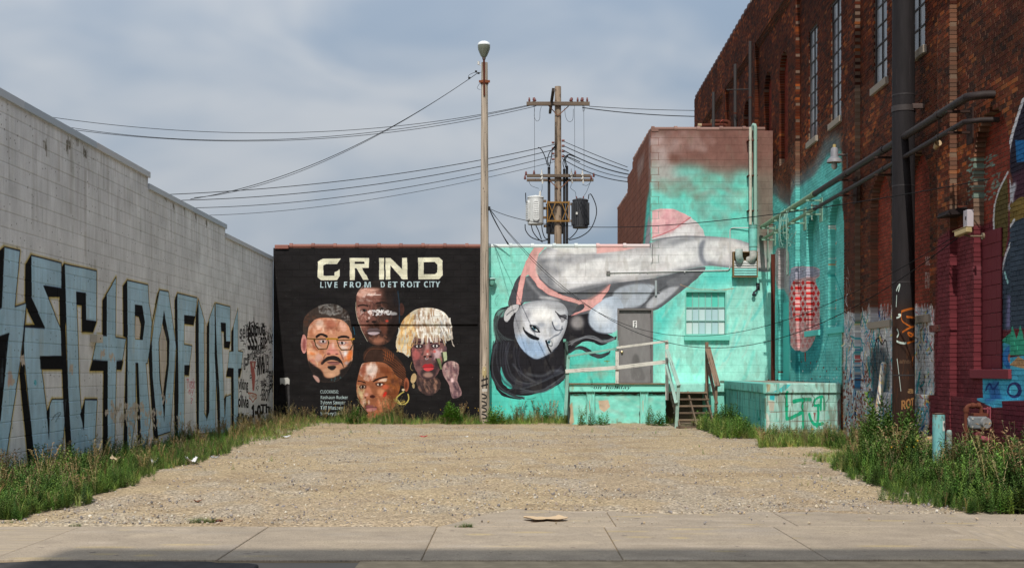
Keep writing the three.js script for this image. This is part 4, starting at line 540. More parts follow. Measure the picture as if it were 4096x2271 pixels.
    const sm = new THREE.Mesh(new THREE.PlaneGeometry(0.11, 0.2), new THREE.MeshStandardMaterial({ map: ctex(st), roughness: 0.6 })); sm.name = 'sticker'; sm.position.set((2541 - CX) / SB, EYE + (HZ - 1296) / SB, -0.0675); dr.add(sm);
  }
  // barred window
  { const [a, b, lo, hi] = win, w = new THREE.Group(); w.name = 'window'; g.add(w); const fr = std([120, 190, 176], 0.7), bar = std([136, 176, 168], 0.7);
    part(w, 'frame', [box(a, a + 0.035, lo, hi, -0.14, 0.004), box(b - 0.035, b, lo, hi, -0.14, 0.004), box(a + 0.036, b - 0.036, hi - 0.04, hi, -0.14, 0.003), box(a + 0.036, b - 0.036, lo, lo + 0.03, -0.14, 0.003)], fr);
    const paneM = [[96, 206, 188], [120, 212, 196], [196, 220, 222], [178, 208, 214], [210, 224, 222], [150, 190, 196]].map((c) => std(c, 0.25)), nx = 6, cw = (b - a - 0.07) / nx, ys = [lo + 0.03, lo + 0.40, lo + 0.77, hi - 0.04], rr = rng(17);
    for (let j = 0; j < 3; j++) for (let i = 0; i < nx; i++) { const p = part(w, 'pane', [box(-cw / 2 + 0.006, cw / 2 - 0.006, 0.004, ys[j + 1] - ys[j] - 0.004, -0.004, 0.004)], paneM[j === 2 ? Math.floor(rr() * 2) : 2 + Math.floor(rr() * 4)]); p.position.set(a + 0.035 + cw * (i + 0.5), ys[j], -0.125 + rr() * 0.006); p.rotation.set((rr() - 0.5) * 0.02, (rr() - 0.5) * 0.05, 0); }
    for (let i = 1; i < nx; i++) part(w, 'bar', [box(a + 0.035 + cw * i - 0.009, a + 0.035 + cw * i + 0.009, lo + 0.031, hi - 0.041, -0.115, -0.085)], bar);
    for (const y of [ys[1], ys[2]]) part(w, 'crossbar', [box(a + 0.036, b - 0.036, y - 0.014, y + 0.014, -0.114, -0.08)], bar);
    part(w, 'sill', [rbox(a - 0.03, b + 0.07, lo - 0.15, lo - 0.012, -0.05, 0.12, 0.012)], std([120, 206, 190], 0.85));
  }
  // concrete ledge running from the platform to the dock
  const led = new MB(); led.block(4.145, 5.71, 0.9, 1.13, 1.3, 0.001, 0.012, (x, y) => [(x - XSEAM) / 7.95, 0.02 + y / 8.115], [0.9, 0.9, 0.9]); led.block(5.2, 5.71, 0, 0.898, 1.2, 0.001, 0.004, (x, y) => [(x - XSEAM) / 7.95, y / 8.115], [0.8, 0.82, 0.8]); part(g, 'foundation', [box(4.145, 5.198, 0, 0.897, 0.002, 0.55)], std([104, 94, 84], 0.95)); part(g, 'concrete_ledge', led.build(), aquaMat);
}

// ---- right: brick warehouse
const AR = 0.1533, rwx = (d) => 6.523 + 0.01943 * d, RD0 = 13.5, RPH = 7.2, RPD = 24, BC = 0.0677, BLN = 0.212, RTOP = 12.55;
const cvRight = canv(2048, 1024), PR = new Painter(cvRight, (px, py) => { const s = AR * (px - 2150), d = FOC / s, h = EYE + (HZ - py) / s; return [(d - RD0) / RPD * 2048, 1024 - h / RPH * 1024]; });
const PIL = [14.6, 20.7, 26.8, 32.9, 39, 45.1, 51.2], bayC = [17.65, 23.75, 29.85, 35.95, 42.05, 48.15];
const openings = []; // [d0, d1, h0, spring, radius or 0, depth, kind]
for (const c of bayC) for (const s of [-1, 1]) {
  const m = c + s * 1.2;
  if (c < 37) openings.push([m - 0.75, m + 0.75, m > 34 && m < 36 ? 1.25 : c < 18 ? 1.5 : 2.42, 4.5, 0.75, -0.15, 'arch']);
  if (c < 18) continue; if (c < 32) openings.push([m - 0.48, m + 0.48, 6.95, 9.6, 0, null, 'window']); else openings.push([m - 0.6, m + 0.6, 6.95, 9.32, 0.6, -0.14, 'arch']);
}
{
  const g = thing('brick_warehouse', 'tall old red brick warehouse with arched bays, partly painted teal and maroon', 'building', [rwx(RD0), 0, -RD0], -Math.PI / 2 - Math.atan(0.01943));
  const rr = rng(31), bricks = [], strips = [];
  const offset = (d, h) => { for (const p of PIL) if (Math.abs(d - p) < 0.31 && h < 11.3) return 0.11; if (h > 11.12) return 0.11; if (h > 11.05) return 0.075; if (h > 10.98) return 0.04; if (h < 1.05 && d < 27) return 0.09; return 0; };
  const nRow = Math.floor(RTOP / BC);
  for (let k = 0; k < nRow; k++) {
    const lo = k * BC, hi = lo + BC, m = (lo + hi) / 2, dEnd = m < 7.4 ? 36.65 : 53.6, br = [RD0, dEnd];
    for (const p of PIL) if (m < 11.3) br.push(p - 0.31, p + 0.31); if (m < 1.05) br.push(27);
    const ops = [];
    for (const o of openings) { if (m < o[2] || m > o[3] + o[4]) continue; let hw = (o[1] - o[0]) / 2, c = (o[0] + o[1]) / 2; if (m > o[3]) hw = Math.sqrt(Math.max(0, o[4] * o[4] - (m - o[3]) ** 2)); if (hw < 0.03) continue; br.push(c - hw, c + hw); ops.push([c - hw, c + hw, o[5]]); }
    const bs = br.filter((v) => v >= RD0 && v <= dEnd).sort((a, b) => a - b);
    for (let i = 0; i + 1 < bs.length; i++) {
      const a = bs[i], b = bs[i + 1]; if (b - a < 0.012) continue;
      const mid = (a + b) / 2, o = ops.find((q) => mid > q[0] && mid < q[1]); if (o && o[2] === null) continue;
      const n = o ? o[2] : offset(mid, m); strips.push([a, b, lo, hi, n]);
      const head = k % 6 === 5, bl = head ? BLN / 2 : BLN;
      for (let c = Math.floor(a / bl) - 1; c < b / bl + 1; c++) {
        const p = Math.max(a, (c + (k % 2) * 0.5) * bl), t = Math.min(b, (c + 1 + (k % 2) * 0.5) * bl); if (t - p < 0.02) continue;
        bricks.push([p, t, lo, hi, n, p - a < 0.001 || b - t < 0.001, o ? 1 : 0]); const z = bricks[bricks.length - 1]; z[8] = p - a < 0.001; z[9] = b - t < 0.001;
      }
    }
  }
  const pal = [[132, 66, 42], [122, 58, 38], [112, 55, 38], [142, 74, 44], [98, 54, 40], [126, 68, 44], [80, 50, 40]], hot = [[186, 98, 50], [168, 84, 46], [178, 104, 58]], infill = [[134, 58, 44], [144, 64, 48], [124, 54, 42]];
  const colour = (q) => { const [p, t, lo, hi, n, , inf] = q, c = (p + t) / 2, v = fbm(c * 1.1, lo * 1.3, 0, 3), z = rr(); if (inf) return infill[Math.floor(rr() * 3)]; const hotp = v > 0.62 ? 0.24 : 0.03; const s = z < hotp ? hot[Math.floor(rr() * 3)] : pal[Math.min(6, Math.floor(rr() * 7))]; const k = 0.58 + v * 0.40; return s.map((w) => w * k); };
  for (const q of bricks) q[7] = colour(q);
  // paint
  const P = PR, x = P.x; x.fillStyle = css(132, 112, 96); x.fillRect(0, 0, 2048, 1024);
  for (const q of bricks) if (q[1] > RD0 && q[0] < RD0 + RPD && q[2] < RPH) { const X0 = (q[0] - RD0) / RPD * 2048, X1 = (q[1] - RD0) / RPD * 2048, Y0 = 1024 - q[3] / RPH * 1024, Y1 = 1024 - q[2] / RPH * 1024; x.fillStyle = css(...q[7]); x.fillRect(X0 + 0.5, Y0 + 0.6, X1 - X0 - 1, Y1 - Y0 - 1.2); }
  P.frame(0, 0, 1);
  const teal = css(112, 206, 198);
  P.poly([3060, 720, 3120, 735, 3160, 760, 3200, 700, 3260, 650, 3300, 560, 3340, 530, 3366, 545, 3366, 900, 3060, 1000], css(120, 150, 156), { blur: 14, a: 0.7 });
  P.poly([3040, 760, 3100, 780, 3160, 830, 3200, 745, 3260, 700, 3310, 620, 3366, 600, 3371, 700, 3371, 1545, 3200, 1760, 3040, 1760], teal, { blur: 7 });
  P.poly([3100, 700, 3170, 720, 3190, 800, 3120, 800], css(110, 62, 46), { blur: 14, a: 0.45 }); P.poly([3371, 560, 3440, 560, 3440, 1240, 3374, 1240], css(90, 46, 38), { blur: 3, a: 0.35 });
  { const r2 = rng(91); for (let i = 0; i < 60; i++) { const a = 3100 + r2() * 260, b = 900 + r2() * 600; P.line([a, b, a + 10 * (r2() - 0.5), b + 60 + r2() * 100], [css(60, 176, 176), css(130, 222, 212), css(48, 160, 170), css(100, 206, 200)][i % 4], 4 + r2() * 8, { a: 0.3, blur: 2 }); } }
  P.line([3310, 1090, 3355, 1210, 3365, 1330, 3358, 1480], css(36, 150, 146), 5, { a: 0.7, blur: 1 }); P.line([3270, 1480, 3305, 1380, 3330, 1290], css(46, 160, 158), 5, { a: 0.6 });
  P.poly([3100, 990, 3130, 990, 3150, 1070, 3150, 1215, 3128, 1180, 3100, 1130], css(186, 178, 178), { s: 1, blur: 3 });
  P.poly([3150, 1200, 3160, 1420, 3200, 1500, 3260, 1490, 3290, 1400, 3300, 1250], css(28, 120, 126), { s: 1, blur: 4, a: 0.7 });
  P.poly([3148, 1130, 3165, 1085, 3205, 1060, 3262, 1075, 3258, 1105, 3230, 1120, 3275, 1200, 3276, 1300, 3255, 1375, 3222, 1412, 3190, 1398, 3165, 1350, 3155, 1280, 3150, 1200], css(218, 178, 176), { s: 1 });
  P.clip([3152, 1150, 3175, 1110, 3230, 1115, 3275, 1200, 3276, 1300, 3255, 1375, 3222, 1412, 3190, 1398, 3165, 1350, 3155, 1280], 1, () => { for (let j = 0; j < 14; j++) for (let i = 0; i < 8; i++) { const a = 3150 + i * 18 + (j % 2) * 9, b = 1110 + j * 21, near = Math.hypot((a - 3215) / 40, (b - 1200) / 90) < 1; P.poly([a, b - 11, a + 7, b, a, b + 11, a - 7, b], near ? css(206, 44, 44) : css(206, 120, 120), { a: near ? 0.95 : 0.65 }); } });
  P.poly([3150, 1140, 3165, 1085, 3205, 1062, 3262, 1078, 3255, 1105, 3200, 1112, 3175, 1150, 3160, 1180], css(168, 168, 184), { s: 1, blur: 2 }); P.poly([3160, 1220, 3185, 1215, 3188, 1270, 3170, 1275], css(130, 140, 156), { s: 1, blur: 3 }); P.line([3222, 1412, 3222, 1440], css(160, 60, 40), 10);
  // bare brick showing through the flaking paint low down
  { const r2 = rng(92); for (let i = 0; i < 60; i++) { const a = P.map(3085 + r2() * 285, 1440 + r2() * 90); x.fillStyle = r2() < 0.5 ? css(120, 58, 46) : css(206, 214, 210); x.globalAlpha = 0.8; x.fillRect(a[0], a[1], 2 + r2() * 9, 2 + r2() * 5); } x.globalAlpha = 1; for (let i = 0; i < 26; i++) { const b = 900 + r2() * 500; const a = P.map(3318 + r2() * 4, b); x.fillStyle = [css(226, 226, 222), css(206, 150, 110), css(190, 220, 216)][i % 3]; x.fillRect(a[0], a[1], 8, 5); } }
  // graffiti zone: pale ground with hundreds of strokes
  P.poly([3376, 1262, 3400, 1246, 3440, 1252, 3466, 1240, 3480, 1292, 3520, 1280, 3560, 1274, 3590, 1232, 3640, 1226, 3690, 1240, 3724, 1262, 3736, 1420, 3738, 1620, 3730, 1790, 3380, 1790], css(204, 210, 214), { blur: 2, a: 0.72 });
  { const r3 = rng(95); for (let i = 0; i < 500; i++) { const a = 3376 + r3() * 360, t = 1215 + r3() * 90 + (a < 3470 ? 30 : 0), b = t + 60 + r3() * 480; P.line([a, t, a + (r3() - 0.5) * 8, (t + b) / 2, a + (r3() - 0.5) * 10, b], [css(206, 207, 210), css(190, 194, 200), css(218, 218, 216), css(176, 184, 190)][i % 4], 2 + r3() * 4, { a: 0.6 }); } }
  { const r2 = rng(93), cols = [css(110, 176, 204), css(40, 150, 156), css(230, 230, 232), css(214, 216, 220), css(150, 130, 100), css(176, 84, 80), css(30, 84, 140), css(220, 200, 100), css(44, 44, 52), css(236, 236, 236), css(70, 176, 186)]; for (let i = 0; i < 900; i++) { const a = 3376 + r2() * 358, b = 1230 + r2() * 520, l = 10 + r2() * 50; P.line([a, b, a + (r2() - 0.5) * 22, b + l * 0.5, a + (r2() - 0.5) * 30, b + l], cols[Math.floor(r2() * cols.length)], 1.5 + r2() * 3.5, { a: 0.85 }); }
    for (let i = 0; i < 70; i++) { const a = 3385 + r2() * 335, b = 1290 + r2() * 420, w = (r2() - 0.5) * 40; P.line([a, b, a + w * 0.4, b + 30 + r2() * 40, a + w, b + 70 + r2() * 60], [css(36, 160, 168), css(226, 232, 234), css(60, 130, 180), css(238, 240, 240), css(24, 130, 140)][i % 5], 4 + r2() * 5, { a: 0.85 }); }
    for (let i = 0; i < 40; i++) { const b = 1250 + r2() * 480; P.line([3725 + r2() * 10, b, 3742 + r2() * 8, b - 30 - r2() * 20], css(200, 200, 206), 2, { a: 0.8 }); }
    P.poly([3480, 1390, 3560, 1380, 3565, 1600, 3500, 1620, 3485, 1500], css(40, 50, 56), { s: 1, blur: 8, a: 0.7 }); P.line([3500, 1400, 3510, 1330, 3530, 1390, 3545, 1340, 3555, 1420], css(30, 32, 36), 5, { a: 0.8 }); P.line([3430, 1310, 3440, 1300, 3450, 1315, 3440, 1330, 3430, 1310], css(220, 220, 216), 4); P.line([3426, 1345, 3450, 1350, 3452, 1400, 3430, 1420, 3440, 1450], css(60, 150, 160), 6, { a: 0.8 });
    for (let i = 0; i < 150; i++) { const a = 3378 + r2() * 110, b = 1480 + r2() * 250, c = P.map(a, b); x.fillStyle = css(124, 56, 44); x.globalAlpha = 0.75; x.fillRect(c[0], c[1], 4 + r2() * 12, 3 + r2() * 6); } x.globalAlpha = 1;
    for (let i = 0; i < 26; i++) { const a = 3385 + r2() * 40, b = 1060 + r2() * 180; P.line([a, b, a + 3, b + 26], css(190, 186, 188), 2.5, { a: 0.5 }); } P.line([3388, 1110, 3398, 1130, 3408, 1105], css(200, 200, 204), 3, { a: 0.8 }); P.ell(3396, 1200, 12, 26, 'rgba(0,0,0,0)', { line: css(206, 206, 208), w: 3 }); }
  // maroon field
  const mar = css(108, 49, 55);
  P.poly([3752, 985, 3800, 940, 3850, 900, 3890, 905, 3960, 860, 4096, 800, 4400, 700, 4400, 1900, 3735, 1900, 3744, 1620, 3740, 1420, 3745, 1200], mar, { blur: 3 }); P.poly([3740, 1000, 3770, 930, 3760, 1300, 3738, 1300], css(104, 48, 46), { blur: 6, a: 0.6 });
  { const r2 = rng(94); for (let i = 0; i < 90; i++) { const a = 3880 + r2() * 84, b = 610 + r2() * 190, c = P.map(a, b); x.fillStyle = css(120, 146, 136); x.globalAlpha = 0.8; x.fillRect(c[0], c[1], 5 + r2() * 8, 4); } x.globalAlpha = 1; P.text('MO', 3668, 1060, 22, 34, css(190, 170, 166), { stroke: 5 }); P.text('ENC', 3666, 1150, 26, 60, css(190, 170, 166), { stroke: 5 }); }
  // painted figure at the near end
  P.poly([4060, 480, 4100, 380, 4200, 400, 4200, 800, 4060, 760, 4030, 620], css(40, 36, 50), { s: 1 }); P.line([4095, 400, 4040, 560, 4030, 680, 4045, 760, 4062, 830], css(206, 206, 210), 10); P.poly([4062, 560, 4140, 560, 4140, 640, 4070, 650], css(34, 104, 160)); P.poly([4050, 700, 4120, 660, 4120, 900, 4060, 860], css(70, 42, 56), { blur: 3 });
  P.poly([3988, 690, 3950, 760, 3934, 860, 3940, 960, 3968, 1050, 3990, 980, 3994, 800], css(96, 84, 48), { s: 1 }); P.line([3990, 690, 3948, 770, 3932, 870, 3942, 980, 3966, 1054], css(206, 206, 206), 6); P.poly([3992, 810, 4030, 790, 4060, 720, 4072, 740, 4040, 830, 3992, 850], css(190, 192, 200), { s: 1, blur: 2 }); P.poly([4010, 850, 4110, 760, 4110, 890, 4030, 960], css(120, 100, 52), { s: 1 });
  P.poly([3996, 960, 4050, 890, 4120, 860, 4180, 1310, 3946, 1320, 3944, 1200, 3964, 1110], css(58, 70, 84), { s: 0 }); P.line([3966, 1180, 3962, 1100, 3995, 970, 4060, 880], css(206, 206, 210), 6); P.poly([3990, 1180, 4012, 1180, 4018, 1300, 3984, 1320], css(140, 136, 180), { blur: 4 }); P.line([3980, 1090, 3990, 1130], css(150, 196, 196), 6); P.line([4022, 990, 4030, 1035], css(170, 200, 206), 7); P.poly([3922, 1195, 3936, 1215, 3942, 1210, 3940, 1300, 3926, 1380], css(40, 150, 140)); P.line([3922, 1195, 3934, 1250, 3926, 1375], css(206, 216, 206), 3); P.poly([3900, 1080, 3962, 1020, 3958, 1160], css(200, 200, 206), { blur: 12, a: 0.7 });
  P.poly([4010, 1320, 4040, 1350, 4052, 1300, 4068, 1355, 4085, 1300, 4100, 1360, 4200, 1330, 4200, 1420, 3990, 1420, 3960, 1370], css(60, 160, 130)); P.poly([3945, 1400, 3975, 1370, 4020, 1385, 4040, 1430, 4110, 1420, 4300, 1430, 4300, 1620, 4000, 1630, 3935, 1600, 3930, 1470], css(80, 176, 206), { s: 0 }); P.ell(4000, 1430, 30, 46, css(60, 130, 196)); P.ell(4005, 1432, 14, 22, css(206, 130, 110)); P.poly([4040, 1460, 4075, 1425, 4120, 1450, 4120, 1480], css(190, 150, 110)); P.ell(4060, 1560, 30, 32, css(54, 60, 110)); P.ell(4056, 1560, 18, 22, css(90, 190, 214)); P.poly([3950, 1540, 3990, 1520, 4010, 1600, 3970, 1610], css(64, 120, 176), { blur: 3 }); P.line([3945, 1560, 3960, 1520, 3975, 1570, 3995, 1530], css(40, 70, 130), 5);
  P.poly([4036, 1604, 4400, 1590, 4400, 1800, 4050, 1800], css(100, 40, 52));
  P.pixels((x, y, d, o) => { const n = fbm(x * 0.03, y * 0.03, 0, 4), k = 0.84 + n * 0.3 + (hash3(x, y, 7) - 0.5) * 0.12; for (let c = 0; c < 3; c++) d[o + c] = clamp(d[o + c] * k, 0, 255); });
  const mPaint = wallMat(cvRight, 0.88, 0.003, [40, 14]), grainT = noiseTex(256, 256, (x, y) => 0.74 + 0.26 * tileNoise(x, y, 256, 12, 4), true), mRaw = new THREE.MeshPhysicalMaterial({ vertexColors: true, roughness: 0.9, specularIntensity: 0.2, map: grainT });
  const uvP = (x, y) => [-x / RPD, y / RPH], uvR = (x, y) => [x * 1.3, y * 1.3], lin = (c) => { const q = rgb(...c); return [q.r, q.g, q.b]; };
  // parts: local x runs towards the camera, so x = RD0 - d
  const isP = (q) => q[1] <= RD0 + RPD && q[2] < RPH - 0.07;
  const order = bricks.map((q, i) => i).filter((i) => { const q = bricks[i]; return q[0] > 17.75 && q[2] > 0.7 && q[2] < 5.5 && q[1] - q[0] > 0.15 && !q[6]; }).sort((a, b) => bricks[a][0] - bricks[b][0]).slice(0, 300);
  const solo = new Set(order), fP = new MB(), fR = new MB();
  bricks.forEach((q, i) => {
    const [d0, d1, lo, hi, n, end] = q, pnt = isP(q), e = 0.005, jz = (hash3(i, 3, 1) - 0.5) * 0.007, zb = end ? -0.3 : n - 0.014, one = solo.has(i), mb = one ? new MB() : pnt ? fP : fR, t = 0.9 + hash3(i, 1, 8) * 0.1;
    mb.block(RD0 - d1 + (q[9] ? 0 : e), RD0 - d0 - (q[8] ? 0 : e), lo + e, hi - e, n + jz, zb, 0, pnt ? uvP : uvR, pnt ? [t, t, t] : lin(q[7]));
    if (one) part(g, 'brick', mb.build(), pnt ? mPaint : mRaw);
  });
  for (const [mb, mt] of [[fP, mPaint], [fR, mRaw]]) part(g, 'brick_field', mb.build(), mt).userData.kind = 'stuff';
  const sP = new MB(), sR = new MB(), mort = lin([126, 104, 90]);
  for (const q of strips) { const pnt = isP(q); (pnt ? sP : sR).block(RD0 - q[1] + 0.009, RD0 - q[0] - 0.009, q[2], q[3], q[4] - 0.009, -0.32, 0, pnt ? uvP : uvR, pnt ? [0.8, 0.8, 0.8] : mort); }
  part(g, 'mortar', sP.build(), mPaint); part(g, 'mortar', sR.build(), mRaw);
  part(g, 'roof_body', [box(RD0 - 53.6, 0, -0.02, RTOP - 0.5, -12, -0.45)], std([80, 56, 48]));
  // sills, windows
  const stone = std([150, 140, 128], 0.9), steel = std([52, 46, 46], 0.7), glassM = [[126, 130, 134], [112, 116, 122], [138, 141, 144], [98, 102, 108]].map((c) => std(c, 0.22)), gr = rng(41);
  for (const o of openings) {
    const a = RD0 - o[1], b = RD0 - o[0];
    if (o[6] === 'arch') { if (o[2] > 1.4 && o[2] < 3) part(g, 'sill', [rbox(a - 0.06, b + 0.06, o[2] - 0.13, o[2] + 0.005, -0.16, 0.045, 0.008)], o[0] > 27 ? std([96, 196, 188], 0.9) : o[0] < 20.7 ? std([122, 54, 62], 0.9) : stone); continue; }
    const w = new THREE.Group(); w.name = 'window'; g.add(w); const lo = o[2], hi = o[3], nr = 7;
    part(w, 'sill', [rbox(a - 0.09, b + 0.09, lo - 0.14, lo - 0.002, -0.2, 0.06, 0.01)], stone);
    part(w, 'frame', [box(a, a + 0.04, lo, hi, -0.09, -0.03), box(b - 0.04, b, lo, hi, -0.09, -0.03), box(a + 0.041, b - 0.041, hi - 0.04, hi, -0.09, -0.03), box(a + 0.041, b - 0.041, lo, lo + 0.04, -0.09, -0.03)], steel);
    for (let j = 0; j < nr; j++) for (let i = 0; i < 2; i++) { const ph = (hi - lo - 0.08) / nr, pw = (b - a - 0.08) / 2, p = part(w, 'pane', [box(-pw / 2 + 0.01, pw / 2 - 0.01, 0.01, ph - 0.01, -0.003, 0.003)], glassM[Math.floor(gr() * 4)]); p.position.set(a + 0.04 + pw * (i + 0.5), lo + 0.04 + ph * j, -0.06); p.rotation.set((gr() - 0.5) * 0.02, (gr() - 0.5) * 0.03, 0); if (j) { if (!i) part(w, 'glazing_bar', [box(a + 0.041, b - 0.041, lo + 0.04 + ph * j - 0.013, lo + 0.04 + ph * j + 0.013, -0.07, -0.04)], steel); } }
    part(w, 'mullion', [box((a + b) / 2 - 0.014, (a + b) / 2 + 0.014, lo + 0.041, hi - 0.041, -0.071, -0.036)], steel);
  }
  // roof tiles along the parapet
  for (let i = 0; i < 34; i++) { const m = part(g, 'coping_tile', [coping(0.075, 0.585), (() => { const q = coping(0.10, 0.1); q.translate(-0.25, 0, 0); return q; })()], i > 22 && i < 28 ? std([130, 128, 126], 0.7) : std([70, 50, 52], 0.7)); m.position.set(RD0 - 53.3 + i * 0.6 + 0.3, Math.floor(RTOP / BC) * BC + 0.06, 0.02); }
  // maroon steel plate filling the near arch, and a teal door set in the far arch
  for (let j = 0; j < 10; j++) for (let i = 0; i < 4; i++) { const a = RD0 - 19.58 + (j % 2) * -0.2 + i * 0.406, p = Math.max(a, RD0 - 19.58), t = Math.min(a + 0.4, RD0 - 18.8); if (t - p > 0.05) part(g, 'infill_block', [rbox(p, t, 1.515 + j * 0.203, 1.712 + j * 0.203, -0.145, -0.12, 0.005)], std([110, 48, 55], 0.9)); }
  part(g, 'door', [rbox(RD0 - 35.35, RD0 - 34.3, 1.22, 3.3, -0.148, -0.1, 0.01), box(RD0 - 34.32, RD0 - 34.28, 1.22, 3.3, -0.099, -0.09)], std([84, 196, 186], 0.8));
}
// ---------------------------------------------------------------- shared materials
const woodT = noiseTex(128, 512, (x, y) => { const n = tileNoise(x, y / 14, 128, 16, 4), k = hash3(Math.floor(x / 2), Math.floor(y / 40), 2), c = 0.68 + 0.38 * n - (n < 0.36 ? 0.22 : 0) + (k - 0.5) * 0.06; return [c, c * 0.985, c * 0.96]; }, true);
const woodMat = (c, rep = [1, 1], rough = 0.9) => { const t = woodT.clone(); t.repeat.set(...rep); t.needsUpdate = true; return new THREE.MeshStandardMaterial({ color: rgb(...c), map: t, bumpMap: t, bumpScale: 0.004, roughness: rough }); };
const grimeT = noiseTex(256, 256, (x, y) => 0.8 + 0.3 * tileNoise(x, y, 256, 6, 5), true);
const grime = (c, rough = 0.8, rep = [1, 1], extra = {}) => { const t = grimeT.clone(); t.repeat.set(...rep); t.needsUpdate = true; return new THREE.MeshPhysicalMaterial({ color: rgb(...c), map: t, roughness: rough, specularIntensity: rough > 0.75 ? 0.3 : 0.8, ...extra }); };
const blackRubber = std([22, 22, 24], 0.7), rust = grime([128, 74, 50], 0.9), rustDark = grime([92, 50, 38], 0.9), galv = grime([170, 172, 172], 0.55, [2, 2], { metalness: 0.2 }), porcelain = std([110, 60, 54], 0.35), whiteCer = std([206, 204, 198], 0.4), cableM = std([26, 26, 28], 0.8);

// ---------------------------------------------------------------- loading dock, platform, stairs
{
  const g = thing('loading_dock', 'aqua concrete loading dock with green spray letters against the brick wall', 'loading dock');
  const c = canv(1024, 512), P = new Painter(c, (x, y) => [(x - 3063) / 310 * 1024, (y - 1525) / 235 * 512]), x = P.x; x.fillStyle = css(166, 212, 200); x.fillRect(0, 0, 1024, 512); P.frame(3050, 1500, 5.492);
  P.dabs(1000, 800, 900, 600, [css(160, 200, 192), css(136, 204, 190), css(176, 200, 196), css(150, 190, 182)], 140, 80, 30, 101, { a: 0.35, blur: 5 });
  P.poly([220, 390, 420, 270, 500, 180, 640, 180, 560, 290, 430, 390], css(86, 200, 200)); P.poly([180, 450, 300, 440, 290, 560, 180, 540], css(60, 190, 196)); const gr = css(34, 172, 130);
  P.line([555, 400, 560, 800, 560, 960], gr, 36); P.line([560, 960, 640, 960, 760, 890, 880, 830], gr, 34); P.line([720, 580, 900, 530, 1100, 540], gr, 34); P.line([920, 540, 920, 900, 940, 1170], gr, 30); P.line([1070, 860, 1110, 1020, 1220, 1110, 1370, 1060], gr, 32); P.line([1180, 670, 1170, 560, 1260, 490, 1370, 450, 1410, 560, 1405, 760], gr, 22); P.line([1180, 670, 1330, 660], gr, 24); P.line([1270, 660, 1270, 1000, 1240, 1120], gr, 34); P.line([1330, 480, 1330, 760], gr, 30);
  P.line([945, 190, 960, 230, 990, 200, 1010, 235], css(40, 60, 60), 3); P.poly([140, 560, 290, 590, 270, 800, 170, 790], css(190, 186, 170)); P.poly([60, 820, 130, 840, 180, 1030, 120, 1340], css(214, 210, 196), { a: 0.8 }); P.poly([90, 180, 170, 180, 150, 370, 90, 380], css(190, 170, 130), { blur: 3, a: 0.8 }); P.poly([1160, 820, 1210, 820, 1190, 1000, 1180, 900], css(150, 110, 104)); P.poly([1700, 600, 1760, 500, 1760, 1100, 1710, 1100], css(130, 100, 100), { a: 0.7, blur: 2 });
  for (const b of [795, 1012]) P.line([180, b + 20, 900, b, 1720, b - 20], css(150, 100, 90), 3, { a: 0.6 });
  P.pixels((x, y, d, o) => { const k = 0.82 + fbm(x * 0.02, y * 0.01, 0, 4) * 0.3 + (hash3(x, y, 5) - 0.5) * 0.07, dirt = sstep(0.52, 0.7, fbm(x * 0.03, y * 0.006 + 9, 0, 3)) * 0.5; for (let q = 0; q < 3; q++) d[o + q] = clamp(mix(d[o + q] * k, [110, 106, 92][q], dirt), 0, 255); });
  const mat = wallMat(c, 0.9, 0.004, [8, 4]), ZF = -28.1, X0 = 5.43, X1 = 7.06, H = 1.21, uv = (x, y) => [clamp((x - X0) / (X1 - X0)), clamp(1 - ((HZ - (y - EYE) * 186.8) - 1525) / 235)];
  const fr = new THREE.Group(); fr.name = 'front_wall'; fr.position.z = ZF - 0.05; g.add(fr);
  blockWall(fr, { x0: X0 + 0.03, x1: X1, rows: 5, course: 0.198, len: 0.406, uv, mat, seed: 44, gap: 0.006, ch: 0.006 }); part(fr, 'mortar', (() => { const m = new MB(); m.block(X0 + 0.03, X1, 0, 0.99, -0.008, -0.3, 0, uv, [0.82, 0.82, 0.8]); return m.build(); })(), mat);
  const sl = new MB(); sl.block(X0, X1, 0.992, H, ZF, ZF - 0.4, 0.02, uv, [1, 1, 1]); part(g, 'slab_edge', sl.build(), mat);
  // left side, running back to the ledge
  const lx = 5.71, lz = -35.03, len = Math.hypot(lx - X0, lz - ZF), ang = Math.atan2(X0 - lx, ZF - lz), sd = new THREE.Group(); sd.name = 'side_wall'; sd.position.set(lx, 0, lz); sd.rotation.y = ang - Math.PI / 2; g.add(sd);
  const cs = canv(512, 128), Q = new Painter(cs, (u, v) => [u * 512, v * 128]), y = Q.x; y.fillStyle = css(112, 190, 178); y.fillRect(0, 0, 512, 128); { const r = rng(6); for (let i = 0; i < 120; i++) { const u = r(), v = r() * 0.3; Q.line([u, v, u + 0.002, v + 0.1 + r() * 0.5], [css(24, 40, 40), css(70, 96, 88), css(40, 160, 160), css(120, 110, 90)][i % 4], 1 + r() * 3, { a: 0.5 }); } Q.line([0.82, 0.4, 0.86, 0.9, 0.9, 0.5], css(30, 150, 130), 5); Q.line([0.9, 0.85, 0.88, 0.3], css(20, 22, 24), 3); }
  const sm = wallMat(cs, 0.9, 0.004, [14, 3]), suv = (x, y) => [x / len, y / H];
  blockWall(sd, { x0: 0, x1: len - 0.06, rows: 5, course: 0.198, len: 0.406, uv: suv, mat: sm, seed: 45, gap: 0.005, ch: 0.005 }); part(sd, 'mortar', (() => { const m = new MB(); m.block(0, len - 0.065, 0, 0.99, -0.008, -0.3, 0, suv, [0.84, 0.84, 0.82]); m.block(0, len - 0.01, 0.992, H - 0.002, 0.045, -0.3, 0.015, suv, [1, 1, 1]); return m.build(); })(), sm);
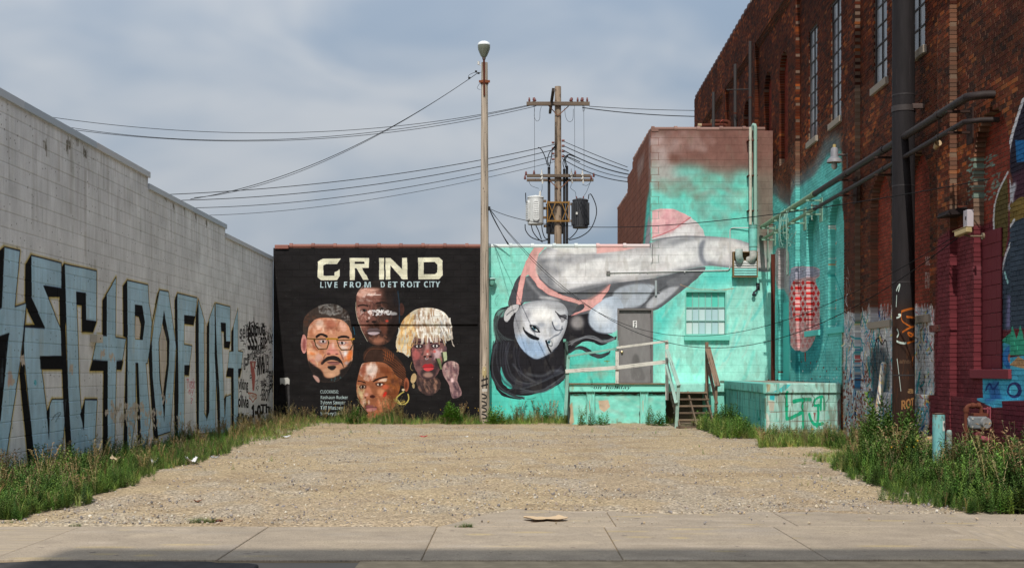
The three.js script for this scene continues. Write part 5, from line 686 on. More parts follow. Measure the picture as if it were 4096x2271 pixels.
  const top = new THREE.Shape([new THREE.Vector2(lx + 0.1, 35.0), new THREE.Vector2(X0 + 0.1, 28.2), new THREE.Vector2(X1, 28.2), new THREE.Vector2(7.16, 35.0)]), tg = new THREE.ExtrudeGeometry(top, { depth: 0.2, bevelEnabled: false }); tg.rotateX(-Math.PI / 2); tg.translate(0, H - 0.206, 0); part(g, 'deck', [tg], grime([150, 146, 132], 0.95, [0.3, 0.3]));
  const top2 = box(lx + 0.05, 7.2, 0.95, H - 0.012, -36.3, -35.001); part(g, 'deck', [top2], grime([150, 146, 132], 0.95));
  // dried vine hanging over the slab edge
  const r = rng(51), vn = []; for (let i = 0; i < 4; i++) { const a = X0 + 0.45 + i * 0.27 + r() * 0.1, pts = []; for (let k = 0; k < 5; k++) pts.push(V(a + (r() - 0.5) * 0.12, 1.0 - k * (0.05 + r() * 0.05), ZF + 0.0 - 0.035)); vn.push(tube(pts, 0.004, 4, 10)); } part(g, 'dry_vine', vn, std([88, 60, 46]));
}
const aquaPaint = (() => { const c = canv(512, 256), P = new Painter(c, (u, v) => [u * 512, v * 256]), x = P.x; x.fillStyle = css(130, 216, 200); x.fillRect(0, 0, 512, 256); P.dabs(0.5, 0.5, 0.5, 0.5, [css(130, 214, 200), css(84, 196, 180), css(150, 214, 204), css(160, 190, 176)], 120, 0.08, 18, 111, { a: 0.35, blur: 4 }); { const r = rng(8); for (let i = 0; i < 60; i++) { const u = r(), v = r() < 0.5 ? r() * 0.12 : 1 - r() * 0.12; P.ell(u, v, 0.01 + r() * 0.03, 0.01 + r() * 0.03, i % 3 ? css(126, 84, 56) : css(60, 66, 58), { a: 0.4, blur: 2 }); } P.poly([0.30, 0.26, 0.40, 0.24, 0.42, 0.44, 0.36, 0.6, 0.31, 0.5], css(206, 170, 146), { a: 0.9 }); P.poly([0.0, 0.4, 0.03, 0.3, 0.05, 0.9, 0.0, 1], css(196, 150, 116), { a: 0.8, blur: 2 }); }
  P.pixels((x, y, d, o) => { const k = 0.86 + fbm(x * 0.03, y * 0.03, 0, 4) * 0.26 + (hash3(x, y, 5) - 0.5) * 0.06; for (let q = 0; q < 3; q++) d[o + q] = clamp(d[o + q] * k, 0, 255); }); const t = ctex(c, [1, 1]); return t; })();
const aquaM = new THREE.MeshStandardMaterial({ map: aquaPaint, roughness: 0.8 });
{
  const g = thing('steel_platform', 'raised aqua platform on a steel beam below the grey door, with sagging white railings', 'platform', [0, 0, -35]);
  const X0 = (2278 - CX) / 150, X1 = (2668 - CX) / 150, yt = 1.133, yb = 0.907;
  const c = canv(1024, 128), P = new Painter(c, (u, v) => [(u - 228) / 1112 * 1024, v * 128]), x = P.x; x.fillStyle = css(140, 222, 206); x.fillRect(0, 0, 1024, 128); { const r = rng(12); for (let i = 0; i < 80; i++) { const u = 228 + r() * 1112, v = r() < 0.6 ? r() * 0.1 : 0.9 + r() * 0.1; P.ell(u, v, 4 + r() * 14, 0.03 + r() * 0.06, css(130, 84, 50), { a: 0.5, blur: 2 }); } for (let i = 0; i < 40; i++) P.line([228 + r() * 60, r(), 230 + r() * 60, r()], css(150, 110, 70), 2, { a: 0.3 }); P.line([690, 0.1, 690, 0.95], css(90, 120, 90), 2); }
  P.x.font = 'italic bold 70px serif'; P.x.fillStyle = css(26, 66, 66); P.x.fillText('on  holiday', 248, 84); P.x.font = 'italic 26px serif'; P.x.fillText("x'18", 480, 40);
  const web = new MB(); web.block(X0, X1, yb + 0.021, yt - 0.021, -0.03, -0.05, 0, (a, b) => [(a - X0) / (X1 - X0), (b - yb) / (yt - yb)]); part(g, 'beam_web', web.build(), new THREE.MeshStandardMaterial({ map: ctex(c), roughness: 0.75 }));
  part(g, 'beam_flange', [box(X0 - 0.01, X1 + 0.01, yt - 0.02, yt, -0.09, 0.03)], grime([150, 122, 96], 0.9, [3, 0.2])); part(g, 'beam_flange', [box(X0, X1, yb, yb + 0.02, -0.09, 0.03)], grime([120, 190, 172], 0.85, [3, 0.2]));
  part(g, 'deck', [box(X0 + 0.01, X1 - 0.003, yt - 0.17, yt - 0.006, -1.31, -0.091)], grime([140, 136, 122], 0.95));
  for (const p of [2347, 2561]) { const a = (p - CX) / 150, b = a + 0.215; part(g, 'post', [box(a, a + 0.012, 0, yb - 0.002, -0.06, 0.025), box(b - 0.012, b, 0, yb - 0.002, -0.06, 0.025), box(a + 0.0125, b - 0.0125, 0, yb - 0.002, -0.04, -0.025)], aquaM); }
  // parged concrete face with rough broken edges
  const face = (a, b, seed) => { const s = new THREE.Shape(), r = rng(seed), pts = []; for (let i = 0; i <= 8; i++) pts.push([a + (r()) * 0.03, i / 8 * (yb - 0.06)]); for (let i = 0; i <= 10; i++) pts.push([mix(a + 0.03, b - 0.03, i / 10), yb - 0.05 - r() * 0.05]); for (let i = 8; i >= 0; i--) pts.push([b - r() * 0.03, i / 8 * (yb - 0.06)]); s.setFromPoints(pts.map((q) => new THREE.Vector2(...q))); const gm = new THREE.ExtrudeGeometry(s, { depth: 0.05, bevelEnabled: true, bevelSize: 0.008, bevelThickness: 0.01, bevelSegments: 1 }); const uvA = gm.attributes.uv, ps = gm.attributes.position; for (let i = 0; i < uvA.count; i++) uvA.setXY(i, (ps.getX(i) - X0) / (X1 - X0), ps.getY(i) / yb); gm.translate(0, 0, -0.13); return gm; };
  part(g, 'concrete_face', [face(X0 + 0.01, (2347 - CX) / 150, 1)], aquaM); part(g, 'concrete_face', [face((2380 - CX) / 150, (2561 - CX) / 150, 2)], aquaM); part(g, 'concrete_face', [face((2593 - CX) / 150, X1 - 0.01, 3)], aquaM);
  part(g, 'concrete_core', [box(X0 + 0.02, X1 - 0.02, 0, yb - 0.004, -1.31, -0.135)], grime([120, 112, 98], 0.95, [2, 1]));
  // railing
  const wh = woodMat([238, 238, 234], [0.4, 2], 0.75), whA = woodMat([150, 210, 200], [0.4, 2], 0.8), dk = woodMat([70, 96, 90], [0.4, 2], 0.85), at = (px, py, z = 0) => { const s = FOC / (35 - z); return V((px - CX) / s, EYE + (HZ - py) / s, z); };
  part(g, 'railing_post', [beam(at(2262, 1660, 0.07), at(2274, 1420, 0.07), 0.09, 0.04, V(1, 0, 0))], whA); part(g, 'railing_post', [beam(at(2469, 1534, 0.06), at(2469, 1400, 0.06), 0.09, 0.045, V(1, 0, 0))], wh); part(g, 'railing_post', [beam(at(2669, 1600, 0.06), at(2668, 1368, 0.06), 0.085, 0.05, V(1, 0, 0))], wh);
  part(g, 'hand_rail', [beam(at(2272, 1425, 0.07), at(2474, 1393, 0.07), 0.06, 0.1)], whA); part(g, 'hand_rail', [beam(at(2466, 1391, 0.1), at(2673, 1364, 0.08), 0.06, 0.1)], wh); part(g, 'middle_rail', [beam(at(2262, 1485, 0.115), at(2478, 1469, 0.115), 0.1, 0.035)], wh); part(g, 'middle_rail', [beam(at(2470, 1470, 0.116), at(2669, 1446, 0.116), 0.1, 0.035)], wh);
  part(g, 'bracket', [box(2.815, 2.835, 2.02, 2.28, 0.05, 0.09)], whA);
  part(g, 'side_post', [beam(V(X0 - 0.03, 0.02, -1.2), V(X0 - 0.03, 2.28, -1.2), 0.09, 0.09, V(1, 0, 0))], dk); part(g, 'side_rail', [beam(V(X0 - 0.05, 1.95, 0.06), V(X0 - 0.05, 2.2, -1.25), 0.09, 0.035)], dk); part(g, 'side_rail', [beam(V(X0 - 0.05, 1.45, 0.06), V(X0 - 0.05, 1.6, -1.25), 0.09, 0.035)], dk); part(g, 'side_bracket', [rbox(X0 - 0.12, X0 - 0.04, 2.26, 2.34, -1.24, -1.16, 0.01)], grime([110, 180, 160]));
  part(g, 'side_skirt', [box(X0 - 0.02, X0 + 0.008, 0.0, yt - 0.18, -1.25, -0.14)], dk);
}
{
  const g = thing('wooden_stairs', 'weathered brown open-riser wooden stairs with two handrails beside the aqua platform', 'stairs', [4.66, 0, 0]);
  const w1 = woodMat([150, 130, 110], [0.3, 2]), w2 = woodMat([122, 104, 88], [0.3, 2]), wA = woodMat([168, 204, 196], [0.3, 2]), wB = woodMat([144, 122, 104], [0.4, 1.6]);
  for (let i = 0; i < 6; i++) { const z = -34.6 + 0.28 * i, y = 0.913 - 0.17 * i, k = (i * 37 % 5 - 2) * 0.006; const t = part(g, 'tread', [rbox(-0.49 + k, 0.49 + k, y - 0.04, y, z - 0.14, z + 0.13, 0.006)], [w1, w2][i % 2]); t.rotation.z = k * 0.3; }
  for (const x of [-0.44, 0.0, 0.44]) part(g, 'stringer', [beam(V(x, 0.03, -33.02), V(x, 0.86, -34.75), 0.16, 0.04)], w2);
  for (let i = 0; i < 6; i++) for (const x of [0.0]) part(g, 'riser_cleat', [box(x - 0.035, x + 0.035, 0.913 - 0.17 * i - 0.17, 0.913 - 0.17 * i - 0.043, -34.6 + 0.28 * i - 0.08, -34.6 + 0.28 * i - 0.04)], w1);
  const P = (px, py, s) => W3(px, py, s).sub(V(4.66, 0, 0));
  part(g, 'front_post', [beam(V(P(2706, 1704, 158).x, 0, P(2706, 1704, 158).z), P(2715, 1538, 158), 0.085, 0.04, V(1, 0, 0))], wA); part(g, 'hand_rail', [beam(P(2669, 1398, 151.2), P(2716, 1542, 158.3), 0.1, 0.04, V(1, 0.3, 0))], wA); part(g, 'lower_rail', [beam(P(2668, 1458, 151.4), P(2706, 1612, 158.4), 0.085, 0.035, V(1, 0.3, 0))], wA);
  part(g, 'back_post', [beam(P(2829, 1600, 151.5), P(2828, 1368, 151.5), 0.085, 0.06, V(1, 0, 0))], wB); part(g, 'front_post', [beam(V(P(2863, 1704, 158).x, 0, P(2863, 1704, 158).z), P(2866, 1540, 158), 0.07, 0.05, V(1, 0, 0))], wB); part(g, 'hand_rail', [beam(P(2832, 1390, 152), P(2872, 1544, 158.6), 0.14, 0.04, V(1, 0.3, 0))], wB); part(g, 'lower_rail', [beam(P(2832, 1455, 151.8), P(2868, 1615, 158.2), 0.08, 0.035, V(1, 0.3, 0))], w2);
}
// ---------------------------------------------------------------- lamp post and utility pole
{
  const s = 147, base = W3(1938, 0, s), g = thing('street_lamp', 'tall wooden post with a round glass lamp on top, in front of the black wall', 'street lamp', [base.x, 0, base.z]);
  const c = canv(256, 2048), P = new Painter(c, (u, v) => [u * 256, v * 2048]), x = P.x; x.fillStyle = css(176, 162, 146); x.fillRect(0, 0, 256, 2048);
  P.pixels((x, y, d, o) => { const n = fbm(x * 0.14, y * 0.006, 0, 4), m = fbm(x * 0.03, y * 0.01, 0, 2), k = 0.68 + n * 0.5 + (m - 0.5) * 0.22 - (n < 0.34 ? 0.18 : 0) + (hash3(x, y, 3) - 0.5) * 0.08; for (let q = 0; q < 3; q++) d[o + q] = clamp(d[o + q] * k, 0, 255); });
  { const r = rng(2); for (let i = 0; i < 90; i++) P.ell(r(), r(), 0.012, 0.0014, css(46, 38, 34)); const k = css(20, 20, 22); x.save(); x.lineWidth = 8; P.line([0.40, 0.878, 0.62, 0.872], k, 10); P.line([0.40, 0.893, 0.62, 0.888], k, 10); P.line([0.46, 0.865, 0.45, 0.9], k, 9); P.line([0.56, 0.865, 0.56, 0.9], k, 9); P.poly([0.42, 0.9, 0.6, 0.9, 0.6, 0.908, 0.42, 0.908], css(190, 186, 180)); for (const [a, b] of [[0.42, 0.915], [0.42, 0.935], [0.42, 0.952], [0.42, 0.97]]) { P.line([a, b, a + 0.14, b + 0.002, a + 0.15, b + 0.013, a + 0.02, b + 0.012], k, 9); } P.ell(0.5, 0.855, 0.08, 0.016, css(170, 150, 60), { a: 0.35, blur: 3 }); P.ell(0.5, 0.848, 0.02, 0.0016, css(220, 216, 206)); x.restore(); }
  const H = 9.85, pg = new THREE.CylinderGeometry(0.088, 0.14, H, 18, 1); pg.rotateY(Math.PI); pg.translate(0, H / 2, 0); part(g, 'post', [pg], new THREE.MeshStandardMaterial({ map: ctex(c), roughness: 0.92 }));
  const at = (px, py, z = 0.13) => V((px - 1938) / s, EYE + (HZ - py) / s, z);
  part(g, 'lamp_arm', [cyl(at(1937, 385, 0.115), at(1936, 232, 0.11), 0.026, 0.03, 10)], rustDark); part(g, 'clamp_band', [cyl(V(0, at(0, 336).y, 0), V(0, at(0, 322).y, 0), 0.112, 0.112, 18), rbox(-0.15, 0.15, at(0, 334).y, at(0, 324).y, 0.1, 0.125, 0.005)], rust);
  const lamp = part(g, 'lamp_bowl', [lathe([[0.001, 0], [0.05, 0.004], [0.07, 0.03], [0.11, 0.12], [0.152, 0.22], [0.163, 0.30], [0.16, 0.335]], 24)], new THREE.MeshPhysicalMaterial({ color: rgb(150, 156, 140), roughness: 0.18, transmission: 0.55, thickness: 0 })); lamp.position.copy(at(1936, 234, 0.11));
  part(lamp, 'lamp_cap', [lathe([[0.166, 0.335], [0.168, 0.36], [0.15, 0.40], [0.09, 0.435], [0.03, 0.445], [0, 0.446]], 24)], std([222, 226, 226], 0.4)); part(lamp, 'reflector', [lathe([[0.02, 0.08], [0.06, 0.2], [0.1, 0.3], [0.12, 0.334], [0.001, 0.334]], 16)], std([96, 98, 90], 0.4)); part(lamp, 'collar', [cyl(V(0, -0.05, 0), V(0, 0.01, 0), 0.045, 0.052, 14)], std([84, 72, 66], 0.6));
  for (let k = 0; k < 12; k++) { const a = k / 12 * 6.283; part(lamp, 'rib', [tube([V(Math.sin(a) * 0.075, 0.03, Math.cos(a) * 0.075), V(Math.sin(a) * 0.156, 0.22, Math.cos(a) * 0.156), V(Math.sin(a) * 0.163, 0.334, Math.cos(a) * 0.163)], 0.004, 4, 8)], std([120, 124, 112], 0.5)); }
  part(g, 'insulator', [cyl(at(1914, 258, 0), at(1914, 246, 0), 0.03, 0.03, 10), cyl(at(1916, 260, 0), at(1928, 262, 0), 0.008)], whiteCer); for (const [px, py] of [[1904, 286], [1914, 293], [1877, 312]]) part(g, 'wire_clip', [rbox(-0.03, 0.03, -0.025, 0.025, -0.02, 0.02, 0.008)], blackRubber).position.copy(at(px, py, 0.02));
  part(g, 'tie_wire', [tube([at(1925, 290, 0.05), at(1914, 293, 0.03), at(1900, 290, 0.02), at(1877, 300, 0.02), at(1874, 310, 0.02), at(1878, 318, 0.02)], 0.006, 5, 24), tube([at(1925, 330, 0.08), at(1912, 345, 0.05), at(1910, 355, 0.05), at(1922, 362, 0.09)], 0.005, 5, 16)], cableM);
  part(g, 'cable_clamp', [rbox(0.1, 0.16, at(0, 842).y, at(0, 826).y, -0.03, 0.05, 0.008)], blackRubber);
}
{
  const s = 105, B = W3(2232, 0, s), g = thing('utility_pole', 'wooden utility pole with two crossarms standing behind the back wall', 'utility pole', [B.x, 0, B.z]);
  const at = (px, py, z = 0) => V((px - 2232) / s, EYE + (HZ - py) / s, z), H = at(0, 346).y, pm = woodMat([168, 150, 132], [1, 5]), pg = new THREE.CylinderGeometry(0.12, 0.165, H, 16); pg.translate(0, H / 2, 0); part(g, 'pole', [pg], pm);
  const arm = woodMat([120, 106, 94], [0.3, 2]), dark = woodMat([64, 56, 52], [0.3, 2]), brace = grime([120, 82, 60], 0.8);
  part(g, 'crossarm', [rbox(at(2106, 0).x, at(2358, 0).x, at(0, 426).y, at(0, 411).y, 0.12, 0.24, 0.01)], arm); part(g, 'crossarm', [rbox(at(2107, 0).x, at(2362, 0).x, at(0, 712).y, at(0, 700).y, 0.14, 0.26, 0.01)], arm); part(g, 'crossarm', [rbox(at(2107, 0).x, at(2376, 0).x, at(0, 722).y, at(0, 711).y, -0.28, -0.17, 0.01)], arm);
  part(g, 'crossarm', [beam(V(-0.24, at(0, 416).y + 0.12, 2.0), V(-0.24, at(0, 416).y + 0.12, -2.2), 0.13, 0.1)], dark);
  for (const [a, b, c, d] of [[2194, 425, 2231, 466], [2274, 427, 2231, 466], [2196, 722, 2231, 756], [2276, 722, 2240, 756]]) part(g, 'brace', [beam(at(a, b, 0.15), at(c, d, 0.16), 0.035, 0.012)], brace);
  const ins = (r) => lathe([[0, 0], [r * 0.5, 0.01], [r, 0.04], [r * 0.55, 0.06], [r * 0.9, 0.09], [r * 0.5, 0.12], [r * 0.6, 0.16], [0, 0.17]], 12);
  for (const [px, t, r] of [[2117, 0, 0.05], [2139, 0.25, 0.085], [2282, -0.3, 0.085], [2310, 0, 0.05], [2326, -0.2, 0.085], [2348, 0, 0.05]]) { const m = part(g, 'insulator', [ins(r)], porcelain); m.position.copy(at(px, 411, 0.18)); m.rotation.z = t; }
  for (const [px, py] of [[2104, 705], [2100, 722], [2136, 702], [2300, 703], [2374, 712], [2364, 722]]) { const m = part(g, 'insulator', [ins(0.055)], porcelain); m.position.copy(at(px, py, 0.2)); }
  for (let k = 0; k < 4; k++) { const m = part(g, 'spool_insulator', [cyl(V(0.14, 0, 0), V(0.25, 0, 0), 0.045, 0.045, 10)], porcelain); m.position.copy(at(2232, 564 + k * 21, 0.1)); const n = part(g, 'spool_insulator', [cyl(V(-0.24, 0, 0), V(-0.14, 0, 0), 0.04, 0.04, 10)], porcelain); n.position.copy(at(2232, 572 + k * 22, 0.1)); }
  for (const px of [2166, 2284, 2328]) part(g, 'fuse_cutout', [cyl(at(px, 690, 0.32), at(px + 4, 738, 0.3), 0.03, 0.035, 10), cyl(at(px, 700, 0.32), at(px, 706, 0.32), 0.05), cyl(at(px, 715, 0.32), at(px, 721, 0.32), 0.05), cyl(at(px, 680, 0.32), at(px, 690, 0.32), 0.015)], whiteCer);
  for (const [px, y0, y1, r] of [[2196, 668, 1000, 0.055], [2257, 676, 1000, 0.05], [2268, 664, 1000, 0.05]]) part(g, 'riser_conduit', [cyl(at(px, y1, 0.02), at(px, y0, 0.02), r, r, 10)], std([34, 32, 34], 0.7));
  for (const [px, y0, y1] of [[2137, 425, 700], [2297, 425, 690], [2334, 425, 690]]) part(g, 'jumper_wire', [tube([at(px, y0, 0.2), at(px + 1, (y0 + y1) / 2, 0.22), at(px + 1, y1, 0.25)], 0.006, 4, 8)], cableM);
  const J = (...p) => tube(p.map(([a, b, z]) => at(a, b, z ?? 0.15)), 0.018, 5, 24), T = (...p) => tube(p.map(([a, b, z]) => at(a, b, z ?? 0.2)), 0.007, 4, 30);
  part(g, 'jumper_loop', [T([2133, 425], [2138, 440], [2137, 470], [2146, 488], [2158, 480], [2160, 450], [2165, 430]), T([2258, 435], [2262, 470], [2274, 490], [2290, 482], [2293, 440]), T([2290, 415], [2300, 425], [2303, 412]), T([2330, 425], [2332, 450], [2338, 440], [2334, 425])], cableM);
  part(g, 'drip_loop', [J([2196, 668], [2190, 640], [2200, 610], [2222, 590]), J([2198, 668], [2205, 630], [2210, 600], [2224, 582]), J([2190, 665], [2180, 630], [2165, 600], [2152, 592]), J([2257, 680], [2252, 650], [2270, 622], [2300, 630]), J([2268, 668], [2262, 640], [2280, 620], [2310, 634]), J([2262, 672], [2258, 640], [2270, 630], [2320, 650])], cableM);
  part(g, 'transformer_rack', [beam(at(2188, 812, 0.2), at(2278, 812, 0.2), 0.06, 0.05), beam(at(2188, 886, 0.2), at(2278, 886, 0.2), 0.06, 0.05), beam(at(2195, 816, 0.2), at(2220, 882, 0.2), 0.03, 0.02), beam(at(2220, 816, 0.22), at(2195, 882, 0.22), 0.03, 0.02), beam(at(2248, 816, 0.2), at(2274, 882, 0.2), 0.03, 0.02), beam(at(2274, 816, 0.22), at(2248, 882, 0.22), 0.03, 0.02), cyl(at(2190, 806, 0.2), at(2190, 892, 0.2), 0.025), cyl(at(2276, 806, 0.2), at(2276, 892, 0.2), 0.025)], grime([150, 112, 60], 0.8));
  { const b = []; for (let k = 0; k < 26; k++) b.push(cyl(at(2232 + (k % 2 ? 8 : -9), 360 + k * 22, 0.10), at(2232 + (k % 2 ? 8 : -9), 360 + k * 22, 0.155), 0.014, 0.014, 6)); part(g, 'bolt', b, rustDark); }
  // transformers hang from the pole and are things of their own
  const tf = (label, px, y0, y1, w, mat, z, kind) => {
    const yb = EYE + (HZ - y1) / s, h = (y1 - y0) / s, r = w / s / 2, t = thing('transformer', label, 'transformer', [(px - CX) / s, yb, B.z + z], 0, 'transformers on the utility pole');
    part(t, 'tank', [lathe([[0.001, 0.02], [r * 0.9, 0.02], [r * 0.92, 0], [r * 0.97, 0.02], [r * 0.97, h * 0.9], [r * 1.02, h * 0.905], [r * 1.02, h * 0.93], [r * 0.9, h * 0.95], [r * 0.2, h], [0, h]], 26)], mat);
    if (kind === 'fins') for (let k = 0; k < 22; k++) { const a = k / 22 * 6.283, f = rbox(-0.009, 0.009, h * 0.1, h * 0.84, r * 0.9, r * 1.14, 0.008); f.rotateY(a); part(t, 'cooling_fin', [f], mat); }
    if (kind === 'panels') for (const a of [0.05, -1.15]) { const sh = new THREE.Shape(); sh.absellipse(0, h * 0.70, r * 0.36, r * 0.36, 0, Math.PI, false); sh.absellipse(0, h * 0.2, r * 0.36, r * 0.36, Math.PI, Math.PI * 2, false); const f = new THREE.ExtrudeGeometry(sh, { depth: 0.05, bevelEnabled: true, bevelSize: 0.01, bevelThickness: 0.012, bevelSegments: 2 }); f.translate(0, 0, r * 0.95); f.rotateY(a); const pn = part(t, 'radiator_panel', [f], mat); for (let k = 0; k < 9; k++) { const rb = rbox(-r * 0.26, r * 0.26, h * (0.14 + k * 0.075), h * (0.165 + k * 0.075), r * 0.95 + 0.05, r * 0.95 + 0.075, 0.006); rb.rotateY(a); part(pn, 'corrugation', [rb], mat); } }
    const bu = (x, z, tilt, m) => { const q = part(t, 'bushing', [lathe([[0, 0], [0.05, 0.01], [0.03, 0.05], [0.06, 0.08], [0.03, 0.11], [0.055, 0.14], [0.028, 0.17], [0.05, 0.2], [0.02, 0.24], [0, 0.25]], 12)], m); q.position.set(x, h * 0.93, z); q.rotation.z = tilt; return q; };
    if (kind === 'panels') bu(r * 0.5, 0, -0.1, whiteCer); if (kind === 'fins') { bu(-r * 0.4, 0.1, 0.3, porcelain).scale.setScalar(0.6); bu(r * 0.3, 0.1, -0.2, porcelain).scale.setScalar(0.6); part(t, 'nameplate', [rbox(-r * 0.62, -r * 0.38, h * 0.42, h * 0.50, r * 1.06, r * 1.09, 0.003)], std([196, 196, 190], 0.5)); }
    part(t, 'hanger', [box(kind === 'panels' ? r * 0.9 : -r * 1.25, kind === 'panels' ? r * 1.3 : -r * 0.9, h * 0.76, h * 0.84, -0.05, 0.05), box(kind === 'panels' ? r * 0.9 : -r * 1.25, kind === 'panels' ? r * 1.3 : -r * 0.9, h * 0.2, h * 0.28, -0.05, 0.05)], grime([120, 96, 70]));
    return t;
  };
  const t1 = tf('white ribbed transformer tank hanging left of the utility pole', 2142, 783, 900, 66, grime([214, 216, 214], 0.5), 0.15, 'panels'); tf('dark grey finned transformer tank hanging right of the utility pole', 2321, 794, 914, 64, grime([64, 66, 70], 0.5), 0.15, 'fins'); tf('black transformer tank hidden behind the utility pole', 2222, 800, 928, 74, grime([46, 48, 54], 0.55), -0.55, 'plain');
  const C = (...p) => tube(p.map(([a, b, z]) => at(a, b, z ?? 0.3)), 0.02, 6, 30);
  for (const pts of [[[2100, 900], [2103, 925], [2125, 952], [2165, 965], [2190, 962]], [[2124, 902], [2132, 930], [2150, 955], [2170, 972]], [[2142, 902], [2155, 930], [2165, 960]], [[2166, 902], [2170, 930], [2180, 955], [2198, 960]], [[2310, 918], [2300, 935], [2280, 955], [2262, 962]], [[2352, 800], [2356, 778], [2368, 790], [2383, 830], [2382, 870], [2360, 920], [2320, 950], [2275, 963]], [[2122, 800], [2124, 840], [2126, 870]], [[2102, 775], [2103, 800], [2104, 815]]]) part(g, 'low_voltage_cable', [C(...pts)], cableM);
  part(g, 'thin_lead', [T([2114, 725], [2125, 745], [2155, 757]), T([2168, 740], [2168, 760], [2163, 770]), T([2286, 738], [2282, 755], [2300, 770], [2303, 790]), T([2328, 740], [2345, 745], [2358, 735], [2362, 722]), T([2362, 728], [2345, 770], [2332, 790])], cableM);
}
// ---------------------------------------------------------------- wires
function wire(label, a, b, sag, r = 0.012, n = 24) { const pts = []; for (let i = 0; i <= n; i++) { const t = i / n, p = a.clone().lerp(b, t); p.y -= sag * 4 * t * (1 - t); pts.push(p); } const m = part(scene, numbered('overhead_wire'), [new THREE.TubeGeometry(new THREE.CatmullRomCurve3(pts), n * 2, r, 5, false)], cableM); tag(m, label, 'wire', 'overhead wires'); return m; }
function wireThrough(label, s0, s1, s2, p, q, m, r) { // passes p (scale s0), m (s1), q (s2)
  const a = W3(...p, s0), b = W3(...q, s2), c = W3(...m, s1), pts = []; const curve = new THREE.QuadraticBezierCurve3(a, c.clone().multiplyScalar(2).sub(a.clone().add(b).multiplyScalar(0.5)), b);
  const w = part(scene, numbered('overhead_wire'), [new THREE.TubeGeometry(curve, 44, r, 5, false)], cableM); tag(w, label, 'wire', 'overhead wires'); return w;
}
{
  wireThrough('topmost wire running left from the upper crossarm of the utility pole', 105, 105, 105, [2124, 418], [180, 465], [1180, 530], 0.011);
  wireThrough('second wire running left from the upper crossarm of the utility pole', 105, 105, 105, [2139, 418], [250, 505], [1150, 556], 0.011);
  wireThrough('third wire running left from the upper crossarm, crossing the second near the roof', 105.6, 105.6, 105.6, [2145, 424], [240, 512], [1200, 559], 0.011);
  wireThrough('highest of four service wires running left from the middle of the utility pole', 105, 105, 105, [2222, 577], [560, 782], [1430, 716], 0.014); wireThrough('second highest of four service wires running left from the utility pole', 105, 105, 105, [2222, 597], [620, 803], [1430, 747], 0.014); wireThrough('third of four service wires running left from the utility pole', 105, 105, 105, [2222, 622], [690, 832], [1430, 779], 0.012); wireThrough('lowest of four service wires running left from the utility pole', 105, 105, 105, [2222, 646], [760, 862], [1430, 806], 0.009);
  wireThrough('upper wire from the utility pole to the brick warehouse corner', 105, 101, 97.2, [2358, 425], [2800, 442], [2580, 437], 0.012); wireThrough('lower wire from the utility pole to the brick warehouse corner', 105, 101, 97.2, [2330, 430], [2800, 466], [2560, 455], 0.018);
  for (const [i, l] of ['highest', 'second', 'third', 'fourth', 'lowest'].entries()) wireThrough(`${l} of five cables dropping from the utility pole to the brown tower wall`, 105, 112, 120, [2250, 563 + i * 18], [2510 + i * 4, 668 + i * 15], [2380, 618 + i * 19 + (i > 1 ? 4 : 0)], 0.012 + (i % 3) * 0.004);
  wireThrough('long thin wire slanting from the lamp post top down to the white building roof', 147, 165, 178, [1910, 292], [760, 796], [1350, 615], 0.008); wireThrough('second strand twisted along the long slanting lamp post wire', 147, 165.4, 178, [1908, 294], [775, 790], [1320, 635], 0.006);
  wireThrough('black cable from the lamp post running right to the far end of the warehouse', 147.5, 190, 276, [1962, 836], [3962, 716], [2500, 908], 0.008);
  wireThrough('upper of two cables sagging across the aqua wall from lamp post to warehouse', 147.5, 175, 268, [1962, 838], [3884, 905], [2620, 1330], 0.006); wireThrough('lower of two cables sagging across the aqua wall from lamp post to warehouse', 147.5, 178, 268, [1962, 842], [3884, 910], [2700, 1376], 0.007);
  wireThrough('short guy wire from the lamp post down to the aqua roof edge', 147.5, 146.5, 145.5, [1960, 842], [2032, 978], [1990, 902], 0.012); wireThrough('second short guy wire from the lamp post down to the aqua roof edge', 147.5, 146.5, 145.5, [1961, 846], [2037, 980], [1992, 908], 0.01);
}
